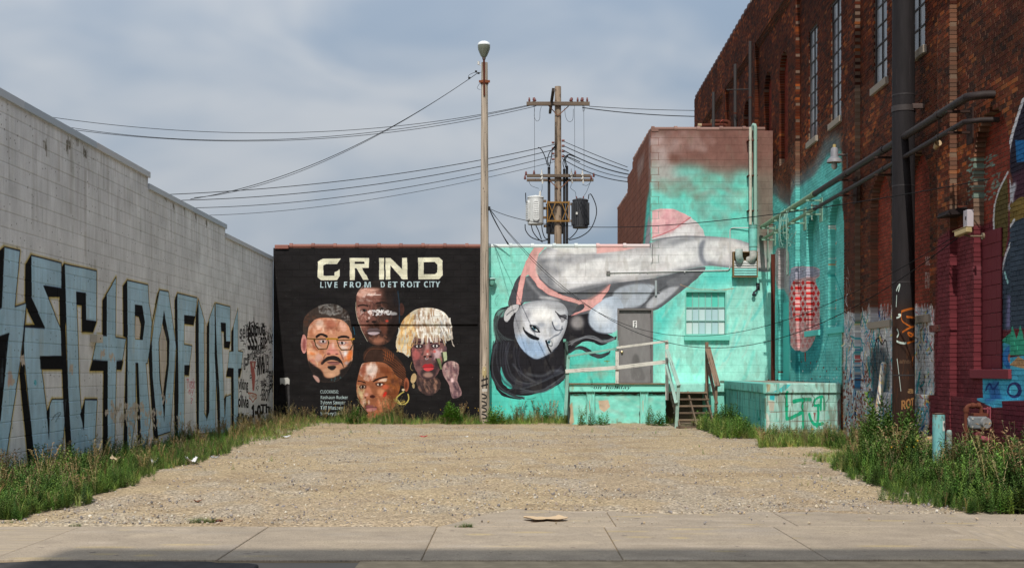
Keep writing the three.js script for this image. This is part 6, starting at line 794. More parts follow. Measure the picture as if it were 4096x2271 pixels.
// ---------------------------------------------------------------- fixtures on the walls
const onBack = (px, py, out = 0) => { const z = ZB + out, s = -FOC / z; return V((px - CX) / s, EYE + (HZ - py) / s, z); };
const onRight = (px, py, out = 0) => { const s = AR * (px - 2150), d = FOC / s; return V(rwx(d) - out, EYE + (HZ - py) / s, -d); };
{ // exhaust stacks on the tower
  const g = thing('exhaust_pipes', 'pair of tall painted exhaust pipes running up the tower from a louvred box', 'pipe');
  const pipeM = grime([150, 186, 172], 0.6, [1, 4]), up = grime([196, 196, 180], 0.6, [1, 5]);
  part(g, 'pipe', [cyl(onBack(3003, 898, 0.22), onBack(3003, 508, 0.22), 0.042, 0.042, 14)], up);
  part(g, 'pipe', [elbowTube([onBack(3023, 898, 0.22), onBack(3023, 500, 0.22), onBack(3012, 498, 0.16), onBack(3012, 520, 0.1)], 0.05, 0.05, 12)], pipeM);
  part(g, 'collector', [cyl(onBack(3014, 1002, 0.22), onBack(3014, 900, 0.22), 0.108, 0.108, 20)], grime([130, 206, 196], 0.55)); for (const y of [900, 908, 985]) part(g, 'rim', [cyl(onBack(3014, y + 4, 0.22), onBack(3014, y, 0.22), 0.117, 0.117, 20)], grime([110, 160, 150], 0.6));
  part(g, 'elbow', [elbowTube([onBack(3014, 985, 0.22), onBack(3014, 1034, 0.22), onBack(2995, 1040, 0.1)], 0.1, 0.1, 16)], grime([196, 196, 190], 0.55)); part(g, 'elbow', [elbowTube([onBack(2957, 996, 0.3), onBack(2957, 1030, 0.3), onBack(2962, 1042, 0.12)], 0.1, 0.1, 16)], grime([190, 204, 200], 0.55));
  const a = onBack(2929, 1106), b = onBack(3027, 1008), box1 = part(g, 'louvre_box', [box(a.x, a.x + 0.03, a.y, b.y, ZB + 0.002, ZB + 0.2), box(b.x - 0.02, b.x, a.y, b.y, ZB + 0.002, ZB + 0.2), box(a.x + 0.031, b.x - 0.021, b.y - 0.025, b.y, ZB + 0.002, ZB + 0.2), box(a.x + 0.031, b.x - 0.021, a.y, b.y - 0.03, ZB + 0.002, ZB + 0.03), box(a.x - 0.01, b.x + 0.01, a.y - 0.03, a.y - 0.001, ZB + 0.002, ZB + 0.21)], grime([136, 112, 80], 0.85));
  for (let k = 0; k < 6; k++) { const q = rbox(a.x + 0.034, b.x - 0.024, 0, 0.075, -0.006, 0.006, 0.003); q.rotateX(-0.45); q.translate(0, a.y + 0.02 + k * 0.068, ZB + 0.17); part(box1, 'slat', [q], grime(k < 3 ? [130, 206, 198] : [196, 200, 198], 0.6)); }
  for (const y of [560, 700, 840]) part(g, 'strap', [rbox(onBack(2992, 0, 0.2).x, onBack(3032, 0, 0.2).x, onBack(0, y + 4, 0.2).y, onBack(0, y, 0.2).y, ZB + 0.002, ZB + 0.25, 0.004)], rustDark);
}
{ const g = thing('conduit', 'thin painted conduit with outlet box crossing the painted arm on the aqua wall', 'conduit'), m = grime([212, 212, 212], 0.7); part(g, 'pipe', [elbowTube([onBack(2440, 1090, 0.018), onBack(2915, 1081, 0.018), onBack(2921, 1075, 0.018), onBack(2921, 916, 0.018), onBack(2927, 911, 0.018), onBack(3000, 911, 0.08)], 0.014, 0.05, 8)], m); const p = onBack(2433, 1090, 0); part(g, 'outlet_box', [rbox(p.x - 0.055, p.x + 0.055, p.y - 0.045, p.y + 0.045, p.z + 0.002, p.z + 0.06, 0.006)], grime([150, 148, 146], 0.7)); for (const k of [-0.02, 0.02]) part(g, 'socket', [cyl(V(p.x + k, p.y, p.z + 0.06), V(p.x + k, p.y, p.z + 0.066), 0.016)], std([40, 40, 42])); for (const px of [2560, 2590, 2740]) { const q = onBack(px, 1087, 0.025); part(g, 'clip', [rbox(q.x - 0.012, q.x + 0.012, q.y - 0.026, q.y + 0.026, ZB + 0.001, ZB + 0.044, 0.004)], m); } }
{ const p = onBack(2624, 1150, 0), g = thing('steel_strap', 'narrow painted steel strap bolted over the end of the aqua wall beam', 'strap', [p.x, p.y, p.z]); part(g, 'plate', [rbox(-0.03, 0.03, -0.23, 0.2, 0.034, 0.044, 0.004)], grime([160, 170, 174], 0.7)); for (const [a, b] of [[-0.229, -0.15], [0.15, 0.199]]) part(g, 'foot', [rbox(-0.029, 0.029, a, b, 0.002, 0.0335, 0.004)], grime([160, 170, 174], 0.7)); }
{ const p = onBack(1968, 1130, 0), g = thing('wall_lamp', 'round aqua jar lamp on the wall beside the lamp post', 'wall lamp', [p.x, p.y, p.z]); const b = part(g, 'glass_jar', [lathe([[0.001, -0.12], [0.05, -0.115], [0.08, -0.07], [0.09, 0], [0.09, 0.07]], 18)], grime([110, 170, 156], 0.4)); b.position.z = 0.16; const c = part(g, 'cap', [lathe([[0.092, 0.07], [0.115, 0.075], [0.115, 0.095], [0.07, 0.12], [0, 0.125]], 18)], grime([160, 196, 188], 0.5)); c.position.z = 0.16; part(g, 'arm', [cyl(V(0, 0.1, 0.004), V(0, 0.1, 0.16), 0.025), cyl(V(0, 0.1, 0.002), V(0, 0.1, 0.02), 0.06)], grime([130, 180, 170])); }
{ const p = onBack(3033, 1146, 0), g = thing('hose_spigot', 'small dark hose spigot below a dark plate on the aqua wall near the corner', 'spigot', [p.x, p.y, p.z]); part(g, 'hole', [box(-0.05, 0.055, -0.1, 0.1, 0.0015, 0.008)], std([24, 24, 26])); part(g, 'pipe', [elbowTube([V(-0.01, 0.05, 0.008), V(-0.02, 0.02, 0.09), V(-0.05, -0.1, 0.1), V(-0.13, -0.17, 0.1)], 0.026, 0.03, 8)], grime([60, 60, 66])); part(g, 'valve', [lathe([[0, 0], [0.05, 0.01], [0.055, 0.05], [0.03, 0.08], [0.03, 0.12], [0, 0.12]], 12)], grime([50, 54, 62])).position.set(-0.13, -0.27, 0.1); }  // near-black plate on the wall face; the shade inside an opening is its colour
{ // stakes and pipes on the tower roof
  for (const [i, [px, y0, l, s]] of [[2855, 368, 'leftmost', 130], [2942, 256, 'middle', 133], [3002, 165, 'rightmost tallest', 137]].entries()) { const a = W3(px, y0, s), g = thing('roof_stack', `${l} of three dark steel stacks on the brown tower roof`, 'pipe', [a.x, HT - 1.2, a.z], 0, 'stacks on the tower roof'), h = a.y - HT + 1.2; part(g, 'tube', [cyl(V(0, 0, 0), V(0, h, 0), 0.045, 0.045, 12)], std([56, 52, 52], 0.7)); part(g, 'flange', [cyl(V(0, 0, 0), V(0, 0.02, 0), 0.12, 0.12, 12), cyl(V(0, h * 0.6, 0), V(0, h * 0.6 + 0.05, 0), 0.055, 0.055, 12)], rustDark); }
  const rod = part(scene, numbered('tie_rod'), [cyl(W3(2908, 359, 134), W3(3000, 357, 137), 0.018, 0.018, 8)], std([60, 56, 54])); tag(rod, 'thin steel rod tying the two taller roof stacks together', 'rod');
  const g = thing('roof_pipes', 'two short rusty pipes above the brown tower coping', 'pipe'); part(g, 'pipe', [elbowTube([W3(2795, 502, 126), W3(2905, 500, 126), W3(2912, 540, 126)], 0.06, 0.08, 10)], rustDark); part(g, 'pipe', [elbowTube([W3(2848, 485, 128), W3(2918, 486, 128), W3(2918, 545, 128)], 0.055, 0.08, 10)], rustDark); for (const [a, b, s] of [[2795, 502, 126], [2848, 485, 128]]) part(g, 'pipe_end', [cyl(W3(a - 3, b, s), W3(a + 12, b, s), 0.068, 0.068, 10)], grime([170, 150, 120])); part(g, 'red_wire', [tube([W3(2878, 522, 128), W3(2882, 490, 130), W3(2895, 480, 130), W3(2896, 510, 129)], 0.012, 5, 16)], std([170, 84, 74]));
}
{ // pipes along the warehouse
  const H1 = 5.42, H2 = 5.08, pt = (d, h, out) => V(rwx(d) - out, h, -d);
  const painted = grime([124, 150, 118], 0.75, [6, 1]), bare = grime([46, 36, 35], 0.7, [4, 1]);
  const mk = (name, label, h, r, dEnd) => { const g = thing(name, label, 'pipe', [0, 0, 0], 0, 'pipes along the warehouse wall'); part(g, 'pipe_run', [cyl(pt(36.1, h, 0.34), pt(29.3, h, 0.34), r, r, 12)], painted); part(g, 'pipe_run', [elbowTube([pt(29.3, h, 0.34), pt(dEnd, h, 0.34), pt(dEnd - 0.05, h, -0.1)], r, 0.16, 12)], bare); for (const d of [34.2, 31.6, 29.3, 26.2, 23.4, 20.2]) part(g, 'coupling', [cyl(pt(d + 0.06, h, 0.34), pt(d - 0.06, h, 0.34), r * 1.2, r * 1.2, 14)], d > 29 ? painted : bare); return g; };
  const g1 = mk('steam_pipe', 'upper and thicker of two long pipes running along the brick warehouse', H1, 0.06, 18.75); const g2 = mk('condensate_pipe', 'lower and thinner of two long pipes running along the brick warehouse', H2, 0.04, 18.85);
  for (const d of [35.4, 33.6, 31.4, 29.6, 26.4, 23.6, 19.4]) { const m = d > 29 ? grime([140, 176, 156], 0.8) : grime([62, 46, 42], 0.8); part(g1, 'bracket', [box(rwx(d) - 0.46, rwx(d) - 0.115, H1 - 0.125, H1 - 0.09, -d - 0.03, -d + 0.03), box(rwx(d) - 0.13, rwx(d) - 0.111, H2 - 0.25, H1 - 0.05, -d - 0.13, -d + 0.13), box(rwx(d) - 0.46, rwx(d) - 0.115, H2 - 0.095, H2 - 0.062, -d - 0.03, -d + 0.03)], m); }
  part(g2, 'tangled_wire', Array.from({ length: 9 }, (_, i) => { const r = rng(i + 60), d = 33.3 - r() * 1.2; return tube([pt(d, H1 + 0.08, 0.3 + r() * 0.1), pt(d - r() * 0.3, H1 - 0.1 - r() * 0.3, 0.44), pt(d - r() * 0.4, H2 - 0.2 - r() * 0.4, 0.42), pt(d - r() * 0.3, H2 - 0.5 * r(), 0.2)], 0.008, 4, 16); }), grime([150, 190, 176]));
  for (const [i, [px, y0, y1, l]] of [[3098, 893, 1080, 'nearest the corner'], [3176, 905, 1095, 'second from the corner'], [3278, 815, 875, 'short, beside the right arch']].entries()) { const a = onRight(px, y0, 0.17), b = onRight(px + 6, y1, 0.17), c = thing('drop_conduit', `thin painted conduit hanging down the teal brick wall, ${l}`, 'conduit', [0, 0, 0], 0, 'thin conduits on the teal wall'); part(c, 'tube', [elbowTube([a, V(a.x, b.y, a.z), V(a.x, b.y - 0.02, a.z + 0.12)], 0.016, 0.03, 7)], grime([150, 176, 160])); part(c, 'clip', [rbox(a.x - 0.022, a.x + 0.17, a.y - 0.05, a.y - 0.03, a.z - 0.02, a.z + 0.02, 0.004)], rustDark); }
}
{ // gooseneck lamp on the warehouse
  const p = onRight(3402, 640, 0), g = thing('warehouse_lamp', 'grey bell-shaped lamp on a bracket high on the brick warehouse', 'wall lamp', [p.x, p.y, p.z]);  g.scale.setScalar(0.78);
  part(g, 'bell', [lathe([[0.20, 0], [0.19, 0.06], [0.125, 0.13], [0.105, 0.15], [0.095, 0.36], [0.05, 0.4], [0, 0.4]], 22)], grime([136, 136, 142], 0.5)).position.set(-0.42, -0.06, 0); part(g, 'fluted_rim', [lathe([[0.198, -0.005], [0.20, 0.0], [0.188, 0.065], [0.18, 0.06]], 22)], std([176, 166, 150], 0.5)).position.set(-0.42, -0.06, 0); part(g, 'finial', [cyl(V(-0.42, 0.33, 0), V(-0.42, 0.42, 0), 0.045, 0.04)], std([170, 150, 96], 0.6)); part(g, 'bulb', [lathe([[0, -0.2], [0.05, -0.18], [0.085, -0.1], [0.06, -0.01], [0.04, 0.02]], 14)], std([170, 176, 170], 0.2)).position.set(-0.42, -0.06, 0); part(g, 'arm', [elbowTube([V(-0.33, 0.14, 0), V(-0.1, 0.14, 0), V(-0.04, 0.1, 0), V(-0.04, -0.2, 0)], 0.03, 0.05, 8), rbox(-0.08, 0.02, -0.25, 0.2, -0.05, 0.05, 0.01)], grime([90, 80, 78], 0.7));
}
{ const a = onRight(3895, 875, 0.02), g = thing('utility_box', 'small white electrical box on the maroon brick wall', 'electrical box', [a.x, a.y, a.z]); part(g, 'case', [rbox(-0.1, 0, -0.13, 0.13, -0.09, 0.09, 0.012)], std([186, 178, 184], 0.5)); part(g, 'stub', [cyl(V(-0.05, -0.2, 0.03), V(-0.05, -0.13, 0.03), 0.02), cyl(V(-0.05, -0.18, -0.04), V(-0.05, -0.13, -0.04), 0.016)], std([170, 130, 136], 0.6)); part(g, 'latch', [rbox(-0.112, -0.1, -0.02, 0.03, 0.02, 0.05, 0.003)], std([70, 66, 70])); }
{ const a = onRight(3935, 928, 0), g = thing('security_camera', 'beige security camera on a short arm beside the painted crescent', 'camera', [a.x, a.y, a.z]); const c = part(g, 'housing', [rbox(-0.05, 0.05, -0.035, 0.045, -0.17, 0.13, 0.014), rbox(-0.056, 0.056, 0.046, 0.054, -0.2, 0.13, 0.003)], std([168, 150, 110], 0.5)); c.position.set(-0.28, 0, 0); c.rotation.set(-0.15, 0.3, 0); part(c, 'lens', [cyl(V(0, 0, -0.17), V(0, 0, -0.18), 0.03)], std([18, 18, 20], 0.2)); part(g, 'arm', [elbowTube([V(0, -0.06, 0), V(-0.2, -0.06, 0), V(-0.28, -0.04, 0.02)], 0.014, 0.04, 7), cyl(V(0.01, -0.06, 0), V(-0.015, -0.06, 0), 0.05)], std([120, 104, 84], 0.6)); }
{ const a = onRight(3850, 852, 0), g = thing('steel_hood', 'dark sheet steel hood jutting from the pilaster above the maroon paint', 'hood', [a.x, a.y, a.z]); g.scale.setScalar(0.72); const sh = new THREE.Shape([new THREE.Vector2(0, 0.1), new THREE.Vector2(-0.38, 0.02), new THREE.Vector2(-0.42, -0.06), new THREE.Vector2(-0.4, -0.08), new THREE.Vector2(0, -0.04)]), e = new THREE.ExtrudeGeometry(sh, { depth: 0.7, bevelEnabled: true, bevelSize: 0.006, bevelThickness: 0.006, bevelSegments: 1 }); e.translate(0, 0, -0.35); part(g, 'hood_plate', [e], grime([46, 38, 38], 0.8)); part(g, 'gusset', [rbox(-0.2, 0, 0.07, 0.12, -0.32, -0.26, 0.006), rbox(-0.2, 0, 0.07, 0.12, 0.26, 0.32, 0.006)], rustDark); }
{ const a = onRight(3770, 1312, 0), g = thing('cleat_block', 'maroon painted wooden block fixed to the brick wall right of the black stack', 'block', [a.x, a.y, a.z]); part(g, 'block', [rbox(-0.12, 0.0, -0.06, 0.05, -0.28, 0.28, 0.01)], woodMat([116, 62, 56], [1, 0.4])); part(g, 'bolt', [cyl(V(-0.12, 0, 0.15), V(-0.13, 0, 0.15), 0.018), cyl(V(-0.12, 0, -0.15), V(-0.13, 0, -0.15), 0.018)], rustDark); }
{ const a = onRight(3812, 578, 0), g = thing('spotlight', 'small old spotlight clamped to the brick pilaster', 'spotlight', [a.x, a.y, a.z]); const q = part(g, 'head', [lathe([[0, -0.08], [0.04, -0.07], [0.05, 0], [0.06, 0.07], [0.05, 0.075], [0, 0.07]], 14)], grime([176, 150, 112], 0.5)); q.position.set(-0.26, -0.02, 0.05); q.rotation.x = 1.2; part(g, 'stem', [elbowTube([V(-0.1, 0.22, 0), V(-0.2, 0.2, 0), V(-0.25, 0.0, 0.03)], 0.014, 0.05, 7)], rustDark); part(g, 'base', [rbox(-0.15, -0.108, 0.16, 0.28, -0.05, 0.05, 0.008)], rustDark); }
// ---------------------------------------------------------------- posts, stack, meter
{
  const s = 236, b = W3(3616, 0, s), g = thing('black_stack', 'huge black steel stack standing against the brick warehouse, rusty with scrawled tags', 'stack pipe', [b.x, 0, b.z]);
  const c = canv(512, 2048), H = 13, P = new Painter(c, (px, py) => [((px - 3570) / 92) * 0.5 * 512 + 128, (1 - (EYE + (HZ - py) / s) / H) * 2048]), x = P.x; x.fillStyle = css(40, 37, 39); x.fillRect(0, 0, 512, 2048);
  P.poly([3480, 1240, 3600, 1225, 3760, 1235, 3760, 2000, 3480, 2000], css(54, 37, 30), { blur: 16 }); { const r = rng(14); for (let i = 0; i < 400; i++) { const a = 3480 + r() * 280, q = 1230 + r() * 600; P.line([a, q, a + (r() - 0.5) * 4, q + 10 + r() * 40], [css(110, 62, 34), css(46, 30, 26), css(84, 52, 36), css(130, 76, 36)][i % 4], 2 + r() * 7, { a: 0.25 }); } for (let i = 0; i < 60; i++) { const q = 100 + r() * 1100, a = 3480 + r() * 280; P.line([a, q, a, q + 60], css(76, 72, 74), 4, { a: 0.3 }); } }
  P.frame(3500, 1100, 2.38); const or = css(176, 92, 28), wt = css(196, 214, 206);
  P.line([245, 350, 300, 318, 365, 330, 370, 400, 320, 412, 275, 400], or, 6); P.line([245, 360, 235, 430, 280, 480, 300, 490], or, 4); P.line([250, 545, 300, 490, 370, 495, 330, 560, 300, 600, 270, 530, 340, 580], or, 5); P.line([280, 650, 330, 620, 385, 650, 345, 695], or, 5); P.line([325, 780, 310, 820, 320, 860], or, 5); P.ell(372, 760, 14, 22, or, { a: 0.8, blur: 2 });
  P.line([210, 150, 225, 100, 238, 92, 225, 155], wt, 6); P.line([212, 200, 208, 300], wt, 5); P.line([225, 380, 240, 375, 238, 400, 212, 410], wt, 5); P.line([215, 520, 235, 555, 215, 590], wt, 6); P.line([213, 630, 240, 655, 270, 650], wt, 6); P.line([215, 800, 225, 900, 240, 1100], wt, 4); P.text('ROT', 240, 1275, 90, 80, css(196, 140, 80), { stroke: 5, rise: -30 }); P.text('a', 280, 1120, 50, 50, css(190, 150, 100), { stroke: 4 }); P.text('amox', 230, 840, 80, 40, css(150, 120, 90), { stroke: 3 });
  P.pixels((x, y, d, o) => { const k = 0.8 + fbm(x * 0.05, y * 0.02, 0, 4) * 0.35 + (hash3(x, y, 5) - 0.5) * 0.14; for (let q = 0; q < 3; q++) d[o + q] = clamp(d[o + q] * k, 0, 255); });
  const pg = new THREE.CylinderGeometry(0.187, 0.187, H, 36, 1); pg.rotateY(Math.PI); pg.translate(0, H / 2, 0); part(g, 'tube', [pg], new THREE.MeshPhysicalMaterial({ map: ctex(c), roughness: 0.7, specularIntensity: 0.35 }));
  const y = (py) => EYE + (HZ - py) / s; for (const py of [0, 382, 745, 1130, 1500]) part(g, 'seam_ring', [cyl(V(0, y(py) - 0.012, 0), V(0, y(py) + 0.012, 0), 0.191, 0.191, 36, true)], std([50, 46, 48], 0.6)); part(g, 'collar', [cyl(V(0, y(448), 0), V(0, y(425), 0), 0.197, 0.197, 36, true)], std([58, 52, 52], 0.6)); part(g, 'wall_brace', [rbox(0.1, 0.56, y(440), y(420), 0.1, 0.16, 0.006)], grime([90, 76, 72])); part(g, 'clean_out', [cyl(V(0, 0.34, 0), V(0.42, 0.34, -0.02), 0.16, 0.16, 20)], rustDark);
}
{ const a = W3(3688, 1740, 245), g = thing('concrete_block', 'pale concrete block lying beside the foot of the black stack', 'concrete block', [a.x - 0.02, 0, a.z + 0.3]); part(g, 'block', [rbox(-0.2, 0.2, 0.0, 0.42, -0.18, 0.18, 0.02, 2)], grime([186, 164, 132], 0.95)); }
{ const t = W3(3537, 1455, 225), b = W3(3492, 1812, 225), g = thing('leaning_pole', 'leaning pole covered in white, blue and yellow paint splashes', 'pole', [b.x, 0, b.z]); const c = canv(128, 1024), P = new Painter(c, (u, v) => [u * 128, v * 1024]), r = rng(19), x = P.x; x.fillStyle = css(206, 200, 186); x.fillRect(0, 0, 128, 1024); for (let i = 0; i < 420; i++) P.ell(r(), r(), 0.04 + r() * 0.12, 0.006 + r() * 0.014, [css(70, 116, 176), css(214, 190, 130), css(222, 220, 212), css(90, 86, 80), css(190, 120, 90), css(120, 170, 190), css(226, 222, 206)][i % 7], { a: 0.8, r: r() }); const d = t.clone().sub(V(b.x, 0, b.z)); part(g, 'shaft', [cyl(V(0, 0, 0), V(d.x, d.y, d.z), 0.055, 0.05, 14)], new THREE.MeshStandardMaterial({ map: ctex(c), roughness: 0.8 })); part(g, 'cap', [cyl(V(d.x, d.y, d.z), V(d.x + 0.003, d.y + 0.03, d.z), 0.053, 0.03, 14)], std([196, 190, 176])); }
{ const b = W3(3757, 0, 285), g = thing('bollard', 'turquoise steel bollard with a white sticker standing in the weeds', 'bollard', [b.x, 0, b.z]); const c = canv(512, 512), P = new Painter(c, (u, v) => [u * 512, v * 512]), x = P.x, r = rng(28); x.fillStyle = css(120, 184, 184); x.fillRect(0, 0, 512, 512); for (let i = 0; i < 160; i++) P.ell(r(), r() < 0.5 ? r() * 0.1 : r(), 0.01 + r() * 0.03, 0.01 + r() * 0.03, [css(96, 76, 60), css(140, 196, 194), css(96, 160, 166)][i % 3], { a: 0.35, blur: 2 }); P.line([0.42, 0.45, 0.46, 0.4, 0.5, 0.55, 0.44, 0.62, 0.42, 0.5, 0.55, 0.42, 0.56, 0.6, 0.52, 0.55], css(40, 56, 76), 5); P.line([0.48, 0.3, 0.52, 0.34, 0.56, 0.38], css(40, 56, 76), 4); P.poly([0.56, 0.11, 0.68, 0.11, 0.68, 0.27, 0.56, 0.27], css(226, 224, 220)); P.ell(0.605, 0.17, 0.022, 0.03, css(70, 70, 76)); P.ell(0.635, 0.17, 0.022, 0.03, css(70, 70, 76)); P.poly([0.585, 0.18, 0.655, 0.18, 0.62, 0.24], css(70, 70, 76)); const pg = new THREE.CylinderGeometry(0.086, 0.086, 0.88, 24); pg.rotateY(Math.PI); pg.translate(0, 0.44, 0); part(g, 'tube', [pg], new THREE.MeshStandardMaterial({ map: ctex(c), roughness: 0.6 })); part(g, 'rim', [new THREE.TorusGeometry(0.084, 0.008, 8, 28).rotateX(Math.PI / 2).translate(0, 0.88, 0)], rustDark); part(g, 'concrete_fill', [lathe([[0, 0.89], [0.05, 0.888], [0.08, 0.878]], 18)], grime([150, 140, 126])); }
{ const b = W3(3799, 0, 280), g = thing('short_bollard', 'short pale grey bollard behind the turquoise one', 'bollard', [b.x, 0, b.z]); part(g, 'tube', [lathe([[0.04, 0], [0.04, 0.6], [0.03, 0.635], [0, 0.64]], 16)], grime([150, 170, 164], 0.7)); part(g, 'footing', [rbox(-0.16, 0.16, -0.01, 0.2, -0.14, 0.14, 0.02)], grime([140, 150, 140], 0.95)); }
{ const a = W3(3900, 1690, 282), g = thing('gas_meter', 'grey gas meter with rusty inlet pipe and maroon outlet pipe at the warehouse foot', 'gas meter', [a.x, 0, a.z]), at = (px, py, z = 0) => V((px - 3900) / 282, EYE + (HZ - py) / 282, z); const rp = grime([110, 64, 50], 0.85), mp = grime([150, 78, 88], 0.8);
  part(g, 'inlet_pipe', [elbowTube([V(at(3867, 0).x, 0, 0), at(3867, 1622), at(3928, 1622), at(3928, 1668)], 0.032, 0.07, 12)], rp); for (const [x, y] of [[3867, 1640], [3892, 1622], [3916, 1622], [3867, 1720]]) part(g, 'fitting', [x === 3867 ? cyl(at(x, y + 8), at(x, y - 8), 0.042) : cyl(at(x - 7, y), at(x + 7, y), 0.042)], rp);
  const body = part(g, 'meter_body', [rbox(at(3874, 0).x, at(3946, 0).x, at(0, 1716).y, at(0, 1664).y, -0.09, 0.09, 0.03, 3), cyl(at(3868, 1690, 0), at(3876, 1690, 0), 0.075, 0.085, 18)], grime([120, 126, 130], 0.5)); part(body, 'dial', [cyl(at(3934, 1690, 0.08), at(3938, 1690, 0.125), 0.08, 0.075, 20)], grime([150, 152, 152], 0.4)); part(body, 'top_plate', [rbox(at(3890, 0).x, at(3950, 0).x, at(0, 1665).y, at(0, 1652).y, -0.07, 0.07, 0.006)], rp); for (const [x, y] of [[3884, 1674], [3884, 1706], [3946, 1690]]) part(body, 'bolt', [cyl(at(x, y, 0.085), at(x, y, 0.1), 0.012)], std([190, 186, 180], 0.4));
  part(g, 'outlet_pipe', [elbowTube([at(3912, 1715), at(3914, 1752), at(3985, 1764, 0.1), at(4110, 1770, 0.35)], 0.045, 0.06, 14)], mp); part(g, 'outlet_coupling', [cyl(at(4064, 1767, 0.25), at(4080, 1768, 0.29), 0.055, 0.055, 14)], mp); part(g, 'guard_frame', [beam(at(3948, 1626, 0.05), at(3948, 1712, 0.05), 0.02, 0.02, V(1, 0, 0)), beam(at(3930, 1634, 0.05), at(3958, 1634, 0.05), 0.02, 0.02), beam(at(3958, 1626, 0.05), at(3958, 1720, 0.05), 0.02, 0.02, V(1, 0, 0))], mp); part(g, 'support_leg', [cyl(V(at(4050, 0).x, 0, 0.22), at(4050, 1768, 0.22), 0.028)], mp); }
{ const s = 148, b = W3(3099, 1527, s), g = thing('rusty_post', 'slim rusty steel post on the dock in the corner of the walls', 'post', [b.x - 0.05, 1.198, b.z + 0.05]); part(g, 'shaft', [box(-0.05, 0.05, 0.015, 3.42, -0.03, -0.018), box(-0.05, -0.038, 0.015, 3.42, -0.0179, 0.04), box(0.038, 0.05, 0.015, 3.42, -0.0179, 0.04)], grime([104, 54, 44], 0.85, [1, 3])); part(g, 'base_plate', [rbox(-0.16, 0.14, 0, 0.0149, -0.08, 0.08, 0.003)], rust); for (const x of [-0.13, 0.11]) part(g, 'bolt', [cyl(V(x, 0.015, 0.05), V(x, 0.045, 0.05), 0.014)], rustDark); const c = canv(64, 512), P = new Painter(c, (u, v) => [u, v]); }

// ---------------------------------------------------------------- ground
const sandM = grime([176, 156, 126], 1, [30, 30]);
struct('ground', [new THREE.PlaneGeometry(500, 500).rotateX(-Math.PI / 2).translate(0, -0.03, -100)], grime([140, 128, 106], 1, [90, 90]));
const inLot = []; // outline of the gravel, [x, d]
{
  const r = rng(70), E = [];
  const edge = (X) => (X < -0.75 ? 12.36 + fbm(X * 2.1, 3, 0, 3) * 0.16 : X < -0.1 ? mix(12.46, 13.7, sstep(-0.75, -0.1, X)) + (fbm(X * 5, 1, 0, 3) - 0.5) * 0.3 : X < 2.2 ? 13.78 - 0.3 * sstep(0, 1.6, X) + (fbm(X * 2.2, 8, 0, 3) - 0.5) * 0.6 : 13.6 + (fbm(X * 2.2, 8, 0, 3) - 0.5) * 0.8);
  for (let i = 0; i <= 120; i++) { const X = -7.6 + i / 120 * 15.2; E.push([X, edge(X)]); }
  inLot.edge = edge;
  const nx = 150, nz = 200, p = [], uv = [], idx = [];
  for (let j = 0; j <= nz; j++) for (let i = 0; i <= nx; i++) { const X = -7.6 + i / nx * 15.2, e = edge(X), d = e + (36.6 - e) * Math.pow(j / nz, 1.25); const away = sstep(0, 0.6, d - e); p.push(X, -0.022 + 0.034 * sstep(0.0, 0.3, d - e) + (fbm(X * 7, d * 7, 0, 3) - 0.5) * 0.02 * sstep(0, 0.1, d - e) + away * (0.006 + (fbm(X * 0.7, d * 0.7, 0, 4) - 0.5) * 0.07 + (fbm(X * 5, d * 5, 0, 2) - 0.5) * 0.018) + sstep(33, 35.5, d) * 0.05 * fbm(X, 2, 0, 2) , -d); uv.push((X + 7.6) / 15.2, (d - 12) / 25); if (i < nx && j < nz) { const a = j * (nx + 1) + i; idx.push(a, a + 1, a + nx + 2, a, a + nx + 2, a + nx + 1); } }
  const g = new THREE.BufferGeometry(); g.setAttribute('position', new THREE.Float32BufferAttribute(p, 3)); g.setAttribute('uv', new THREE.Float32BufferAttribute(uv, 2)); g.setIndex(idx); g.computeVertexNormals();
  const W = 1536, H = 2048, sand = [198, 177, 144], tan = [190, 170, 142], grey = [170, 158, 144], pale = [206, 194, 174], brown = [166, 144, 116];
  const t = noiseTex(W, H, (x, y) => { const X = x / W * 15.2, d = y / H * 25, a = fbm(X * 0.55, d * 0.42, 0, 4), b = fbm(X * 1.9 + 7, d * 1.1, 0, 4), q = hash3(x, y, 1), q2 = hash3(x >> 1, y >> 1, 2), q3 = hash3(x >> 2, y >> 1, 4); const m = sstep(0.42, 0.62, a), n = sstep(0.45, 0.65, b), w = sstep(0.56, 0.70, fbm(X * 1.0 + 31, d * 1.1 + 3, 0, 4)) * 0.4; let k = 0.88 + (q - 0.5) * 0.2 + (q2 - 0.5) * 0.28 + (q3 - 0.5) * 0.14; if (q2 > 0.95) k *= 0.68; if (q3 > 0.96) k *= 1.1; return [0, 1, 2].map((c) => mix(mix(mix(tan[c], sand[c], m), mix(grey[c], pale[c], q2), n * 0.6), brown[c], w) / 255 * k); }, true); t.wrapS = t.wrapT = THREE.ClampToEdgeWrapping;
  const bt = noiseTex(256, 256, (x, y) => { const a = hash3(x >> 2, y >> 2, 3), b = tileNoise(x, y, 256, 32, 3); return a * 0.4 + b * 0.6; }); bt.repeat.set(16, 26);
  struct('gravel_lot', g, new THREE.MeshPhysicalMaterial({ map: t, roughness: 1, specularIntensity: 0.1, bumpMap: bt, bumpScale: 0.012 }));
}
